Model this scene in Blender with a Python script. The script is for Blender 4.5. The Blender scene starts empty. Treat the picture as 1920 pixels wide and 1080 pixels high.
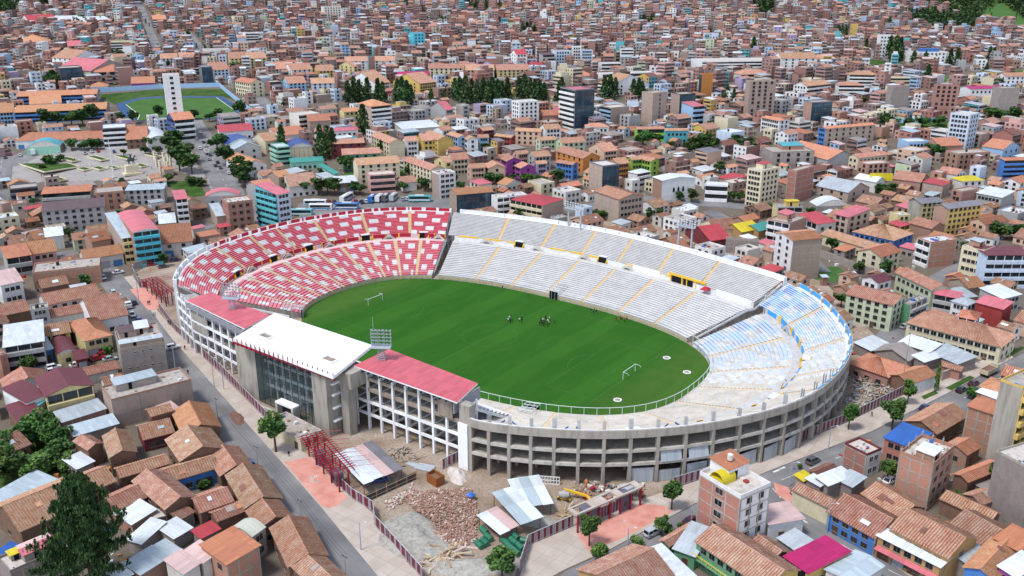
import bpy, math, random
import numpy as np
from mathutils import Matrix, Vector, Euler

random.seed(7)
SC = bpy.context.scene
COL = SC.collection
R = math.radians

# ------------------------------------------------------------------ camera
F = 1679.0; TH = R(19.442); CAMZ = 113.6; YAW = R(126.31); CAMX, CAMY = 168.42,-216.74
FWD = np.array([math.cos(YAW)*math.cos(TH), math.sin(YAW)*math.cos(TH),-math.sin(TH)])
RGT = np.array([math.sin(YAW),-math.cos(YAW),0.0])
UPV = np.cross(RGT, FWD)
CPOS = np.array([CAMX, CAMY, CAMZ])
cam = bpy.data.cameras.new('camera'); camo = bpy.data.objects.new('camera', cam); COL.objects.link(camo)
cam.sensor_width = 36.0; cam.lens = F/1920*36.0; cam.clip_start = 1.0; cam.clip_end = 8000
camo.matrix_world = Matrix([[RGT[0], UPV[0], -FWD[0], CAMX], [RGT[1], UPV[1], -FWD[1], CAMY],
                            [RGT[2], UPV[2], -FWD[2], CAMZ], [0,0,0,1]])
SC.camera = camo

# ------------------------------------------------------------------ sky and sun
SUN_EL, SUN_AZ = 62.0, YAW + R(128)          # light from high behind the camera's left
world = bpy.data.worlds.new('World'); SC.world = world; world.use_nodes = True
wn = world.node_tree.nodes; wl = world.node_tree.links
sky = wn.new('ShaderNodeTexSky'); sky.sky_type = 'NISHITA'; sky.sun_disc = False
sky.sun_elevation = R(SUN_EL); sky.sun_rotation = R(90) - SUN_AZ
sky.altitude = 3400; sky.air_density = 1.0; sky.dust_density = 4.0; sky.ozone_density = 1.0
hs = wn.new('ShaderNodeHueSaturation'); hs.inputs['Saturation'].default_value = 0.6
wl.new(sky.outputs[0], hs.inputs['Color']); wl.new(hs.outputs[0], wn['Background'].inputs['Color'])
wn['Background'].inputs['Strength'].default_value = 0.145
sun = bpy.data.lights.new('sun', 'SUN'); sun.energy = 1.45; sun.angle = R(12); sun.color = (1.0,0.98,0.95)
suno = bpy.data.objects.new('sun', sun); COL.objects.link(suno)
sd = Vector((math.cos(SUN_AZ)*math.cos(R(SUN_EL)), math.sin(SUN_AZ)*math.cos(R(SUN_EL)), math.sin(R(SUN_EL))))
suno.rotation_euler = sd.to_track_quat('Z', 'Y').to_euler(); suno.location = (0,0,400)
SC.view_settings.view_transform = 'Standard'; SC.view_settings.look = 'None'
SC.view_settings.exposure = 1.2; SC.view_settings.gamma = 1.0; SC.view_settings.use_curve_mapping = False
SC.render.engine = 'CYCLES'; SC.cycles.max_bounces = 5; SC.cycles.diffuse_bounces = 3
SC.cycles.use_denoising = True

# ------------------------------------------------------------------ terrain profile and surveying
PRO_D = [-600,430,560,760,1100,1400,2000,3200]
PRO_Z = [0,0,13,28,48,80,175,420]
CYW, SYW = math.cos(YAW), math.sin(YAW)
def hz(x, y):
    d = (x-CAMX)*CYW + (y-CAMY)*SYW
    if d <= 430: return 0.0
    for i in range(2,8):
        if d <= PRO_D[i]: return PRO_Z[i-1]+(PRO_Z[i]-PRO_Z[i-1])*(d-PRO_D[i-1])/(PRO_D[i]-PRO_D[i-1])
    return float(PRO_Z[-1])
def ray(px, py): return FWD + RGT*(px-960)/F + UPV*(540-py)/F
def at(px, py, z=None):
    d = ray(px, py)
    if z is not None: return CPOS + d*((z-CAMZ)/d[2])
    t = 60.0
    while t < 4000:
        P = CPOS + d*t
        if P[2] <= hz(P[0], P[1]): break
        t += 4.0
    lo, hi = t-4.0, t
    for _ in range(16):
        m = (lo+hi)/2; P = CPOS + d*m
        if P[2] <= hz(P[0], P[1]): hi = m
        else: lo = m
    return CPOS + d*hi
def pix(P):
    d = np.asarray(P, float)-CPOS; z = d@FWD
    return 960+F*(d@RGT)/z, 540-F*(d@UPV)/z
def rise(G, yt):
    """height above ground point G whose image row is yt"""
    lo, hi = 0.0,150.0
    for _ in range(30):
        m = (lo+hi)/2
        if pix((G[0], G[1], G[2]+m))[1] > yt: lo = m
        else: hi = m
    return lo

# ------------------------------------------------------------------ materials
MATS = {}
class NT:
    def __init__(s, name):
        s.m = bpy.data.materials.new(name); s.m.use_nodes = True
        s.n = s.m.node_tree.nodes; s.l = s.m.node_tree.links; s.b = s.n['Principled BSDF']
        MATS[name] = s.m
    def node(s, t, **kw):
        n = s.n.new(t)
        for k, v in kw.items():
            if k in n.inputs: n.inputs[k].default_value = v
            else: setattr(n, k, v)
        return n
    def tc(s, out='Object'):
        if not hasattr(s, '_tc'): s._tc = s.n.new('ShaderNodeTexCoord')
        return s._tc.outputs[out]
    def mapv(s, sock, scale):
        n = s.n.new('ShaderNodeMapping'); n.inputs['Scale'].default_value = scale
        s.l.new(sock, n.inputs[0]); return n.outputs[0]
    def noise(s, scale, detail=4, vec=None, out=0):
        n = s.n.new('ShaderNodeTexNoise'); n.inputs['Scale'].default_value = scale; n.inputs['Detail'].default_value = detail
        s.l.new(vec if vec is not None else s.tc(), n.inputs['Vector']); return n.outputs[out]
    def ramp(s, sock, stops):
        n = s.n.new('ShaderNodeValToRGB'); e = n.color_ramp.elements
        e[0].position, e[0].color = stops[0][0], (*stops[0][1], 1)
        e[1].position, e[1].color = stops[-1][0], (*stops[-1][1], 1)
        for p, c in stops[1:-1]:
            x = e.new(p); x.color = (*c, 1)
        s.l.new(sock, n.inputs[0]); return n.outputs[0]
    def mix(s, fac, a, b, mode='MIX'):
        n = s.n.new('ShaderNodeMix'); n.data_type = 'RGBA'; n.blend_type = mode
        for i, v in ((0, fac),(6, a),(7, b)):
            if hasattr(v, 'is_output') or isinstance(v, bpy.types.NodeSocket): s.l.new(v, n.inputs[i])
            elif isinstance(v, (int, float)): n.inputs[i].default_value = v
            else: n.inputs[i].default_value = (*v, 1)
        return n.outputs[2]
    def math(s, op, a, b=0.0):
        n = s.n.new('ShaderNodeMath'); n.operation = op
        for i, v in ((0, a),(1, b)):
            if isinstance(v, (int, float)): n.inputs[i].default_value = v
            else: s.l.new(v, n.inputs[i])
        return n.outputs[0]
    def rnd(s):
        n = s.n.new('ShaderNodeObjectInfo'); return n.outputs['Random']
    def vary(s, col, val=0.12, hue=0.0):
        """object-to-object variation"""
        n = s.n.new('ShaderNodeHueSaturation'); r = s.rnd()
        s.l.new(s.math('ADD', s.math('MULTIPLY', r, 2*val),1-val), n.inputs['Value'])
        if hue:
            r2 = s.math('FRACT', s.math('MULTIPLY', r, 7.31))
            s.l.new(s.math('ADD', s.math('MULTIPLY', r2,2*hue),0.5-hue), n.inputs['Hue'])
        s.l.new(col, n.inputs['Color']); return n.outputs[0]
    def done(s, col, rough=0.85, spec=0.3, bump=None, bstr=0.3, bdist=0.05, metal=0.0):
        if isinstance(col, tuple): s.b.inputs['Base Color'].default_value = (*col, 1)
        else: s.l.new(col, s.b.inputs['Base Color'])
        s.b.inputs['Roughness'].default_value = rough; s.b.inputs['Specular IOR Level'].default_value = spec
        s.b.inputs['Metallic'].default_value = metal
        if bump is not None:
            n = s.n.new('ShaderNodeBump'); n.inputs['Strength'].default_value = bstr; n.inputs['Distance'].default_value = bdist
            s.l.new(bump, n.inputs['Height']); s.l.new(n.outputs[0], s.b.inputs['Normal'])
        return s.m
def sc3(c, k): return tuple(min(1, x*k) for x in c)

def paint(name, col, rough=0.75, dirt=0.35, val=0.08, scale=0.7, spec=0.25):
    """painted or rendered surface with streaks and grime"""
    if name in MATS: return MATS[name]
    t = NT(name)
    n1 = t.noise(scale, 5); v = t.mapv(t.tc(),(1.7,1.7,0.22)); n2 = t.noise(1.3,4, v)
    c = t.ramp(n1, [(0.3, sc3(col, 1-dirt*0.55)),(0.62, col)])
    g = tuple(0.55*x+0.45*y for x, y in zip(sc3(col, 0.6),(0.22,0.2,0.17)))
    f = t.ramp(n2, [(0.52,(0,0,0)),(0.8,(dirt, dirt, dirt))])
    c = t.mix(f, c, g)
    return t.done(t.vary(c, val), rough, spec)
def concrete(name, col, dirt=0.6):
    t = NT(name)
    v = t.mapv(t.tc(),(0.9,0.9,0.15))
    c = t.ramp(t.noise(0.9,6, v), [(0.25, sc3(col, 1-dirt*0.7)),(0.5, col),(0.75, sc3(col, 1.15))])
    c = t.mix(t.ramp(t.noise(0.16,5), [(0.45,(0,0,0)),(0.75,(0.5,0.5,0.5))]), c, sc3((col[0]*1.05, col[1]*0.9, col[2]*0.78),0.8))
    c = t.mix(t.ramp(t.noise(5,4), [(0.35,(0.35,0.35,0.35)),(0.65,(0,0,0))]), c, sc3(col, 0.7))
    return t.done(t.vary(c, 0.06),0.9,0.2, t.noise(6,5),0.25,0.03)
def brick(name, a, b, mortar, w=0.30, h=0.13):
    t = NT(name)
    bt = t.node('ShaderNodeTexBrick', offset=0.5); t.l.new(t.tc('UV'), bt.inputs['Vector'])
    bt.inputs['Color1'].default_value = (*a, 1); bt.inputs['Color2'].default_value = (*b, 1); bt.inputs['Mortar'].default_value = (*mortar, 1)
    bt.inputs['Scale'].default_value = 1.0; bt.inputs['Brick Width'].default_value = w; bt.inputs['Row Height'].default_value = h
    bt.inputs['Mortar Size'].default_value = 0.012; bt.inputs['Mortar Smooth'].default_value = 0.3
    c = t.mix(t.ramp(t.noise(0.5,6), [(0.3,(0.5,0.5,0.5)),(0.6,(0,0,0))]), bt.outputs[0], sc3(mortar, 0.75), 'MIX')
    return t.done(t.vary(c, 0.14,0.012),0.95,0.1, bt.outputs['Fac'], 0.4,0.02)
def tile(name, a, b, lich, w=0.24, h=0.42, mos=0.45):
    """clay roof tile: columns run down the slope (v), courses across"""
    t = NT(name)
    bt = t.node('ShaderNodeTexBrick', offset=0.0); t.l.new(t.tc('UV'), bt.inputs['Vector'])
    bt.inputs['Color1'].default_value = (*a, 1); bt.inputs['Color2'].default_value = (*b, 1)
    bt.inputs['Mortar'].default_value = (*sc3(b, 0.45),1)
    bt.inputs['Scale'].default_value = 1.0; bt.inputs['Brick Width'].default_value = w; bt.inputs['Row Height'].default_value = h
    bt.inputs['Mortar Size'].default_value = 0.016; bt.inputs['Mortar Smooth'].default_value = 0.6; bt.inputs['Bias'].default_value = -0.1
    c = t.mix(t.ramp(t.noise(0.55,7), [(0.36,(0,0,0)),(0.72,(mos, mos, mos))]), bt.outputs[0], lich)
    c = t.mix(t.ramp(t.noise(3.1,4), [(0.42,(0.5,0.5,0.5)),(0.6,(0,0,0))]), c, sc3(b, 0.62))
    wv = t.node('ShaderNodeTexWave', wave_type='BANDS', bands_direction='X'); wv.inputs['Scale'].default_value = 0.5*0.31/w*3.2
    t.l.new(t.tc('UV'), wv.inputs['Vector'])
    return t.done(t.vary(c, 0.16,0.012),0.92,0.12, wv.outputs['Fac'], 0.5,0.08)
def sheet(name, col, rough=0.42, rust=0.15, pitch=0.35, val=0.1, metal=0.0):
    t = NT(name)
    wv = t.node('ShaderNodeTexWave', wave_type='BANDS', bands_direction='X'); wv.inputs['Scale'].default_value = 0.31/pitch
    t.l.new(t.tc('UV'), wv.inputs['Vector'])
    bt = t.node('ShaderNodeTexBrick', offset=0.5); t.l.new(t.tc('UV'), bt.inputs['Vector'])
    bt.inputs['Color1'].default_value = (*col, 1); bt.inputs['Color2'].default_value = (*sc3(col, 0.72),1); bt.inputs['Mortar'].default_value = (*sc3(col, 0.5),1)
    bt.inputs['Scale'].default_value = 1.0; bt.inputs['Brick Width'].default_value = 0.95; bt.inputs['Row Height'].default_value = 3.2; bt.inputs['Mortar Size'].default_value = 0.02
    c = t.mix(t.ramp(wv.outputs['Fac'], [(0.0,(0.22,0.22,0.22)),(0.45,(0,0,0))]), bt.outputs[0], sc3(col, 0.45))
    v = t.mapv(t.tc('UV'),(1.2,0.25,1))
    c = t.mix(t.ramp(t.noise(0.8,6, v), [(0.5,(0,0,0)),(0.78,(rust, rust, rust))]), c, (0.19,0.11,0.07))
    c = t.mix(t.ramp(t.noise(0.35,3), [(0.4,(0.25,0.25,0.25)),(0.7,(0,0,0))]), c, sc3(col, 0.62))
    return t.done(t.vary(c, val), rough, 0.4, wv.outputs['Fac'], 0.6,0.05, metal)
def plain(name, col, rough=0.6, spec=0.4, val=0.0, metal=0.0):
    if name in MATS: return MATS[name]
    t = NT(name); c = t.ramp(t.noise(2.0,3), [(0.35, sc3(col, 0.85)),(0.65, sc3(col, 1.05))])
    return t.done(t.vary(c, val) if val else c, rough, spec, metal=metal)

# ------------------------------------------------------------------ mesh building
class MB:
    def __init__(s): s.v = []; s.f = []; s.m = []; s.uv = []; s.mats = []
    def mi(s, mat):
        if mat not in s.mats: s.mats.append(mat)
        return s.mats.index(mat)
    def face(s, pts, mat, uv=None):
        i0 = len(s.v); pts = [tuple(map(float, p)) for p in pts]; s.v += pts
        s.f.append(tuple(range(i0, i0+len(pts)))); s.m.append(s.mi(mat))
        if uv is None:
            a, b, c = pts[0], pts[1], pts[-1]
            ex = b[0]-a[0], b[1]-a[1], b[2]-a[2]; L = math.sqrt(ex[0]**2+ex[1]**2+ex[2]**2) or 1.0
            ex = ex[0]/L, ex[1]/L, ex[2]/L
            ey = c[0]-a[0], c[1]-a[1], c[2]-a[2]
            k = ey[0]*ex[0]+ey[1]*ex[1]+ey[2]*ex[2]
            ey = ey[0]-k*ex[0], ey[1]-k*ex[1], ey[2]-k*ex[2]; L = math.sqrt(ey[0]**2+ey[1]**2+ey[2]**2) or 1.0
            ey = ey[0]/L, ey[1]/L, ey[2]/L
            uv = [((p[0]-a[0])*ex[0]+(p[1]-a[1])*ex[1]+(p[2]-a[2])*ex[2], (p[0]-a[0])*ey[0]+(p[1]-a[1])*ey[1]+(p[2]-a[2])*ey[2]) for p in pts]
        s.uv += uv
        return s
    def obox(s, o, a, b, c, mat, top=None, bottom=True):
        """parallelepiped: corner o, edge vectors a, b (plan), c (up)"""
        o, a, b, c = (np.array(x, float) for x in (o, a, b, c))
        if np.dot(np.cross(a, b), c) < 0: a, b = b, a
        p = [o, o+a, o+a+b, o+b, o+c, o+a+c, o+a+b+c, o+b+c]
        for q in ((0,1,5,4),(1,2,6,5),(2,3,7,6),(3,0,4,7)): s.face([p[i] for i in q], mat)
        s.face([p[i] for i in (4,5,6,7)], top or mat)
        if bottom: s.face([p[i] for i in (3,2,1,0)], mat)
        return s
    def box(s, x0, x1, y0, y1, z0, z1, mat, top=None, bottom=True):
        return s.obox((x0, y0, z0),(x1-x0,0,0),(0, y1-y0,0),(0,0, z1-z0), mat, top, bottom)
    def beam(s, p, q, w, h, mat):
        """bar from p to q; w across (horizontal), h deep, hung centred"""
        p = np.array(p, float); q = np.array(q, float); d = q-p
        sd = np.cross(d, (0,0,1.0)); L = np.linalg.norm(sd)
        sd = np.array((1.0,0,0)) if L < 1e-6 else sd/L
        u = np.cross(sd, d); u /= (np.linalg.norm(u) or 1)
        return s.obox(p-sd*w/2-u*h/2, d, sd*w, u*h, mat)
    def tube(s, p, q, r0, r1, mat, n=8, cap=True):
        p = np.array(p, float); q = np.array(q, float); d = q-p; d /= (np.linalg.norm(d) or 1)
        a = np.cross(d, (0,0,1.0)) if abs(d[2]) < 0.95 else np.cross(d, (1.0,0,0)); a /= np.linalg.norm(a); b = np.cross(d, a)
        ra = [p+(a*math.cos(t)+b*math.sin(t))*r0 for t in [2*math.pi*i/n for i in range(n)]]
        rb = [q+(a*math.cos(t)+b*math.sin(t))*r1 for t in [2*math.pi*i/n for i in range(n)]]
        for i in range(n): s.face([ra[i], ra[(i+1) % n], rb[(i+1) % n], rb[i]], mat)
        if cap: s.face(rb, mat); s.face(ra[::-1], mat)
        return s
    def mesh(s, name):
        me = bpy.data.meshes.new(name); me.from_pydata(s.v, [], s.f)
        for m in s.mats: me.materials.append(MATS[m] if isinstance(m, str) else m)
        me.polygons.foreach_set('material_index', s.m)
        ul = me.uv_layers.new(name='UVMap'); ul.data.foreach_set('uv', np.array(s.uv, dtype=np.float32).ravel())
        me.update(); return me
    def build(s, name, parent=None, loc=(0,0,0), rz=0.0):
        return link(name, s.mesh(name), parent, loc, rz)
def link(name, me, parent=None, loc=(0,0,0), rz=0.0, scale=None):
    o = bpy.data.objects.new(name, me); COL.objects.link(o)
    o.location = loc
    if rz: o.rotation_euler = (0,0, rz)
    if scale is not None: o.scale = scale
    if parent is not None: o.parent = parent
    return o
def thing(name, label, cat, loc=(0,0,0), rz=0.0, group=None):
    o = link(name, None, None, loc, rz); return tag(o, label, cat, group)
def tag(o, label=None, cat=None, group=None, kind=None):
    if label: o['label'] = label
    if cat: o['category'] = cat
    if group: o['group'] = group
    if kind: o['kind'] = kind
    return o
def structure(o): o['kind'] = 'structure'; return o
def stuffpart(o): o['kind'] = 'stuff'; return o

# ------------------------------------------------------------------ palette
concrete('concrete', (0.37,0.335,0.285),0.75); concrete('concrete_light', (0.52,0.485,0.43),0.55); concrete('concrete_brown', (0.30,0.25,0.2))
paint('white_paint', (0.80,0.80,0.79),0.7,0.18); paint('stand_white', (0.70,0.70,0.70),0.8,0.25,0.03)
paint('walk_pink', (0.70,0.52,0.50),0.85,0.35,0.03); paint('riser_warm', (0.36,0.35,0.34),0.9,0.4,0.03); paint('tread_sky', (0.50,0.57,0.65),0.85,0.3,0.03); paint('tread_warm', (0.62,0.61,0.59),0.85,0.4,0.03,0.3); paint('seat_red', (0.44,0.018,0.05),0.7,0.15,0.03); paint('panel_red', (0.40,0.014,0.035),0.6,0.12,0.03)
paint('seat_blue', (0.06,0.19,0.50),0.7,0.25,0.03); paint('panel_blue', (0.05,0.30,0.68),0.6,0.12,0.03)
paint('seat_sky', (0.20,0.42,0.72),0.75,0.25,0.03)
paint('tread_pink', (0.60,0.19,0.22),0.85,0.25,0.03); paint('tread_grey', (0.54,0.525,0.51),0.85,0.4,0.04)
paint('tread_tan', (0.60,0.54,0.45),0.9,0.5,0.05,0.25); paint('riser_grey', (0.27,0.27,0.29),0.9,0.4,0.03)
paint('stair_yellow', (0.74,0.50,0.2),0.8,0.4,0.03,1.5); paint('yellow_dull', (0.52,0.41,0.22),0.8,0.45,0.05,1.2); paint('yellow', (0.78,0.47,0.03),0.6,0.2,0.03)
plain('steel', (0.35,0.38,0.42),0.45,0.5); plain('galv', (0.55,0.6,0.62),0.4,0.5); plain('dark_metal', (0.04,0.042,0.05),0.5,0.4)
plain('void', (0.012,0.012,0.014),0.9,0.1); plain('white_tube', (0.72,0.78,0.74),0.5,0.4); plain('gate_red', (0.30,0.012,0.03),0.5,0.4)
plain('fence_red', (0.17,0.025,0.045),0.6,0.3,0.2); plain('fence_grey', (0.30,0.27,0.29),0.6,0.3,0.15); plain('slate_wall', (0.13,0.13,0.17),0.7,0.3)
plain('roof_white', (0.84,0.86,0.86),0.4,0.4); sheet('roof_red', (0.64,0.125,0.15),0.45,0.04,0.6,0.03)
t = NT('glass'); t.done(t.ramp(t.noise(0.3,3), [(0.4,(0.008,0.012,0.015)),(0.7,(0.03,0.04,0.045))]),0.08,0.6)
t = NT('glass_far'); t.done(t.ramp(t.noise(0.35,3), [(0.35,(0.02,0.02,0.022)),(0.7,(0.085,0.085,0.09))]),0.35,0.4)
t = NT('glass_blue'); t.done(t.ramp(t.noise(0.2,3), [(0.4,(0.02,0.045,0.065)),(0.7,(0.05,0.11,0.15))]),0.06,0.8)
t = NT('glass_clear'); t.b.inputs['Alpha'].default_value = 0.26; t.done((0.06,0.11,0.11),0.05,0.8)

# ground
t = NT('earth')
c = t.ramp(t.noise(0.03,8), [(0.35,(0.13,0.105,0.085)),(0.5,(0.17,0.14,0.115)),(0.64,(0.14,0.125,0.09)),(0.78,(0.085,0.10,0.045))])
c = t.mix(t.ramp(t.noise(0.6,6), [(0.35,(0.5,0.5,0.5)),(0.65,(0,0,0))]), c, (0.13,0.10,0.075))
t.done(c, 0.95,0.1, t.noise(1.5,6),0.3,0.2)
t = NT('site_dirt')
c = t.ramp(t.noise(0.12,8), [(0.3,(0.24,0.175,0.125)),(0.5,(0.36,0.28,0.215)),(0.7,(0.46,0.385,0.32))])
c = t.mix(t.ramp(t.noise(1.8,6), [(0.35,(0.5,0.5,0.5)),(0.6,(0,0,0))]), c, (0.16,0.11,0.08))
t.done(c, 0.95,0.1, t.noise(1.5,8),0.5,0.3)
t = NT('asphalt')
c = t.ramp(t.noise(0.09,7), [(0.3,(0.135,0.13,0.13)),(0.5,(0.19,0.185,0.185)),(0.7,(0.25,0.24,0.235))])
v = t.mapv(t.tc('UV'),(0.9,0.03,1)); c = t.mix(t.ramp(t.noise(1.0,4, v), [(0.45,(0,0,0)),(0.75,(0.35,0.35,0.35))]), c, (0.11,0.108,0.11))
t.done(c, 0.9,0.2, t.noise(9,5),0.15,0.02)
t = NT('pavement')
bt = t.node('ShaderNodeTexBrick', offset=0.0); t.l.new(t.tc('UV'), bt.inputs['Vector'])
for k, cc in (('Color1', (0.50,0.43,0.37)),('Color2', (0.44,0.375,0.32)),('Mortar', (0.26,0.22,0.19))): bt.inputs[k].default_value = (*cc, 1)
bt.inputs['Scale'].default_value = 1.0; bt.inputs['Brick Width'].default_value = 3.0; bt.inputs['Row Height'].default_value = 3.0; bt.inputs['Mortar Size'].default_value = 0.035
c = t.mix(t.ramp(t.noise(0.25,8), [(0.35,(0.55,0.55,0.55)),(0.6,(0,0,0))]), bt.outputs[0], (0.36,0.29,0.235))
t.done(c, 0.9,0.2, bt.outputs['Fac'], 0.3,0.02)
t = NT('red_paving'); c = t.ramp(t.noise(0.3,8), [(0.3,(0.50,0.20,0.15)),(0.5,(0.60,0.27,0.21)),(0.75,(0.62,0.34,0.28))])
c = t.mix(t.ramp(t.noise(2.2,5), [(0.3,(0.4,0.4,0.4)),(0.5,(0,0,0))]), c, (0.45,0.25,0.2)); t.done(c, 0.9,0.2)
t = NT('kerb'); t.done(t.ramp(t.noise(0.8,5), [(0.3,(0.30,0.27,0.24)),(0.7,(0.44,0.41,0.37))]),0.9,0.2)
t = NT('grass')
c = t.ramp(t.noise(0.15,8), [(0.3,(0.028,0.062,0.014)),(0.5,(0.05,0.105,0.02)),(0.72,(0.095,0.13,0.035))])
c = t.mix(t.ramp(t.noise(2.5,5), [(0.4,(0.4,0.4,0.4)),(0.6,(0,0,0))]), c, (0.025,0.055,0.012)); t.done(c, 0.95,0.1, t.noise(3,6),0.6,0.2)
# football turf with mowing bands across the pitch
t = NT('turf')
sx = t.n.new('ShaderNodeSeparateXYZ'); t.l.new(t.tc('Object'), sx.inputs[0])
w = t.math('SINE', t.math('ADD', t.math('MULTIPLY', sx.outputs[0], 2*math.pi/22.0), t.math('MULTIPLY', t.noise(0.05,2),1.2)))
c = t.mix(t.ramp(w, [(0.35,(0,0,0)),(0.65,(1,1,1))]),(0.022,0.098,0.009),(0.030,0.116,0.011))
v = t.mapv(t.tc(),(0.5,0.12,1)); c = t.mix(t.ramp(t.noise(0.6,7, v), [(0.45,(0,0,0)),(0.8,(0.5,0.5,0.5))]), c, (0.046,0.12,0.015))
c = t.mix(t.ramp(t.noise(0.045,5), [(0.45,(0,0,0)),(0.75,(0.7,0.7,0.7))]), c, (0.021,0.09,0.008))
edge = t.math('ABSOLUTE', sx.outputs[0]); f = t.math('MULTIPLY', t.ramp(t.math('DIVIDE', edge, 80.0), [(0.62,(0,0,0)),(0.75,(1,1,1))]), t.noise(0.22,6))
c = t.mix(t.math('MULTIPLY', f, 0.75), c, (0.085,0.135,0.028))
t.done(c, 0.95,0.1, t.noise(4,6),0.3,0.05)
t = NT('line_paint'); t.done(t.mix(t.ramp(t.noise(0.7,6), [(0.3,(0.25,0.25,0.25)),(0.7,(0.8,0.8,0.8))]),(0.02,0.09,0.016),(0.09,0.19,0.07)),0.95,0.1)
t = NT('road_paint'); t.done(t.ramp(t.noise(1.2,6), [(0.35,(0.3,0.29,0.28)),(0.6,(0.72,0.71,0.68))]),0.85,0.2)
t = NT('kerb_yellow'); t.done(t.ramp(t.noise(0.8,6), [(0.35,(0.45,0.36,0.2)),(0.55,(0.66,0.43,0.06))]),0.85,0.2)

# ------------------------------------------------------------------ ground
def gpt(P, off=0.0): return (P[0], P[1], hz(P[0], P[1])+off)
fx, fy = math.cos(YAW), math.sin(YAW); rx, ry = RGT[0], RGT[1]
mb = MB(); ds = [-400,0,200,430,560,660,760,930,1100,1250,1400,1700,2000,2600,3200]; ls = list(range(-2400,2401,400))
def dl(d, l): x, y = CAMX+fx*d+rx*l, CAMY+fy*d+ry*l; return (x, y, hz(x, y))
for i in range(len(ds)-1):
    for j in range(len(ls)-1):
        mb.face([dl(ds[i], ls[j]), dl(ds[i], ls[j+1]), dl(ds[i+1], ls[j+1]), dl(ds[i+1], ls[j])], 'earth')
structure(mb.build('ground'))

def ribbon(mb, pts, width, mat, off, step=6.0, side=0.0):
    """strip of given width along a ground polyline; follows the terrain"""
    P = []
    for (x0, y0),(x1, y1) in zip(pts[:-1], pts[1:]):
        L = math.hypot(x1-x0, y1-y0); n = max(1, int(L/step))
        P += [(x0+(x1-x0)*k/n, y0+(y1-y0)*k/n) for k in range(n)]
    P.append(pts[-1]); E = []
    for i, p in enumerate(P):
        a = P[max(0, i-1)]; b = P[min(len(P)-1, i+1)]; dx, dy = b[0]-a[0], b[1]-a[1]; L = math.hypot(dx, dy) or 1
        nx, ny = -dy/L, dx/L
        l = (p[0]+nx*(side+width/2), p[1]+ny*(side+width/2)); r = (p[0]+nx*(side-width/2), p[1]+ny*(side-width/2))
        E.append(((l[0], l[1], hz(*l)+off),(r[0], r[1], hz(*r)+off)))
    u = 0
    for (a, b),(c, d) in zip(E[:-1], E[1:]):
        L = math.dist(b, d)
        mb.face([b, d, c, a], mat, [(0, u),(0, u+L),(width, u+L),(width, u)]); u += L
    return E
def plate(name, poly, mat, off, thick=0.0, edge=None):
    """flat area from pixel polygon, optionally with a kerb step"""
    W = [at(*p) for p in poly]; a = sum(W[i][0]*W[(i+1) % len(W)][1]-W[(i+1) % len(W)][0]*W[i][1] for i in range(len(W)))
    if a < 0: W = W[::-1]
    mb = MB(); top = [(p[0], p[1], hz(p[0], p[1])+off) for p in W]
    mb.face(top, mat, [(p[0], p[1]) for p in top])
    if thick:
        for i in range(len(top)):
            p, q = top[i], top[(i+1) % len(top)]
            mb.face([(p[0], p[1], p[2]-thick),(q[0], q[1], q[2]-thick), q, p], edge or mat)
    return structure(mb.build(name))

# ------------------------------------------------------------------ people
def person_mesh(pose, top, bottom, hair='hair'):
    me = bpy.data.meshes.new('p'); ob = bpy.data.objects.new('p', me); COL.objects.link(ob); s = 0.16 if pose == 'walk' else 0.05; ar = 0.16 if pose != 'arms' else 0.32
    V = [(0,0,0.95),(0,0,1.2),(0,0,1.42),(0,0,1.52),(0.02,0,1.66),(0,0.10,0.9),(s, 0.11,0.5),(s*0.7,0.11,0.08),(s*0.7+0.13,0.12,0.04),(0,-0.10,0.9),(-s*0.3,-0.11,0.5),(-s*1.2,-0.11,0.08),(-s*1.2+0.13,-0.12,0.04),(0,0.19,1.38),(-s*0.5,0.25,1.12),(ar*0.6,0.24,0.88),(0,-0.19,1.38),(s*0.5,-0.25,1.12),(ar, -0.24,0.90)]
    E = [(0,1),(1,2),(2,3),(3,4),(0,5),(5,6),(6,7),(7,8),(0,9),(9,10),(10,11),(11,12),(2,13),(13,14),(14,15),(2,16),(16,17),(17,18)]
    RD = [0.15,0.14,0.15,0.06,0.11,0.10,0.07,0.05,0.045,0.10,0.07,0.05,0.045,0.07,0.052,0.04,0.07,0.052,0.04]
    me.from_pydata(V, E, []); md = ob.modifiers.new('s', 'SKIN'); sv = me.skin_vertices[0].data
    for i, r in enumerate(RD): sv[i].radius = (r, r)
    sv[0].use_root = True; ob.modifiers.new('d', 'SUBSURF').levels = 1
    dg = bpy.context.evaluated_depsgraph_get(); out = bpy.data.meshes.new_from_object(ob.evaluated_get(dg)); bpy.data.objects.remove(ob)
    out.name = 'body'; out.materials.clear()
    for m in (top, bottom, 'skin', hair): out.materials.append(MATS[m])
    for p in out.polygons:
        c = p.center; z = c.z; arm = abs(c.y) > 0.17
        p.material_index = (3 if z > 1.68 or (z > 1.55 and c.x < -0.01) else 2) if z > 1.5 else (2 if arm and z < 0.98 else 1 if z < 0.96 else 0)
    return out
plain('skin', (0.30,0.16,0.10),0.7,0.3); plain('hair', (0.015,0.012,0.01),0.7,0.3)
for nm, cc in dict(cloth_black=(0.015,0.015,0.018), cloth_white=(0.65,0.65,0.64), cloth_red=(0.35,0.03,0.03), cloth_blue=(0.04,0.08,0.25), cloth_grey=(0.15,0.15,0.16), cloth_pink=(0.5,0.12,0.22)).items(): plain(nm, cc, 0.85,0.1)
PM = {}
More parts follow.
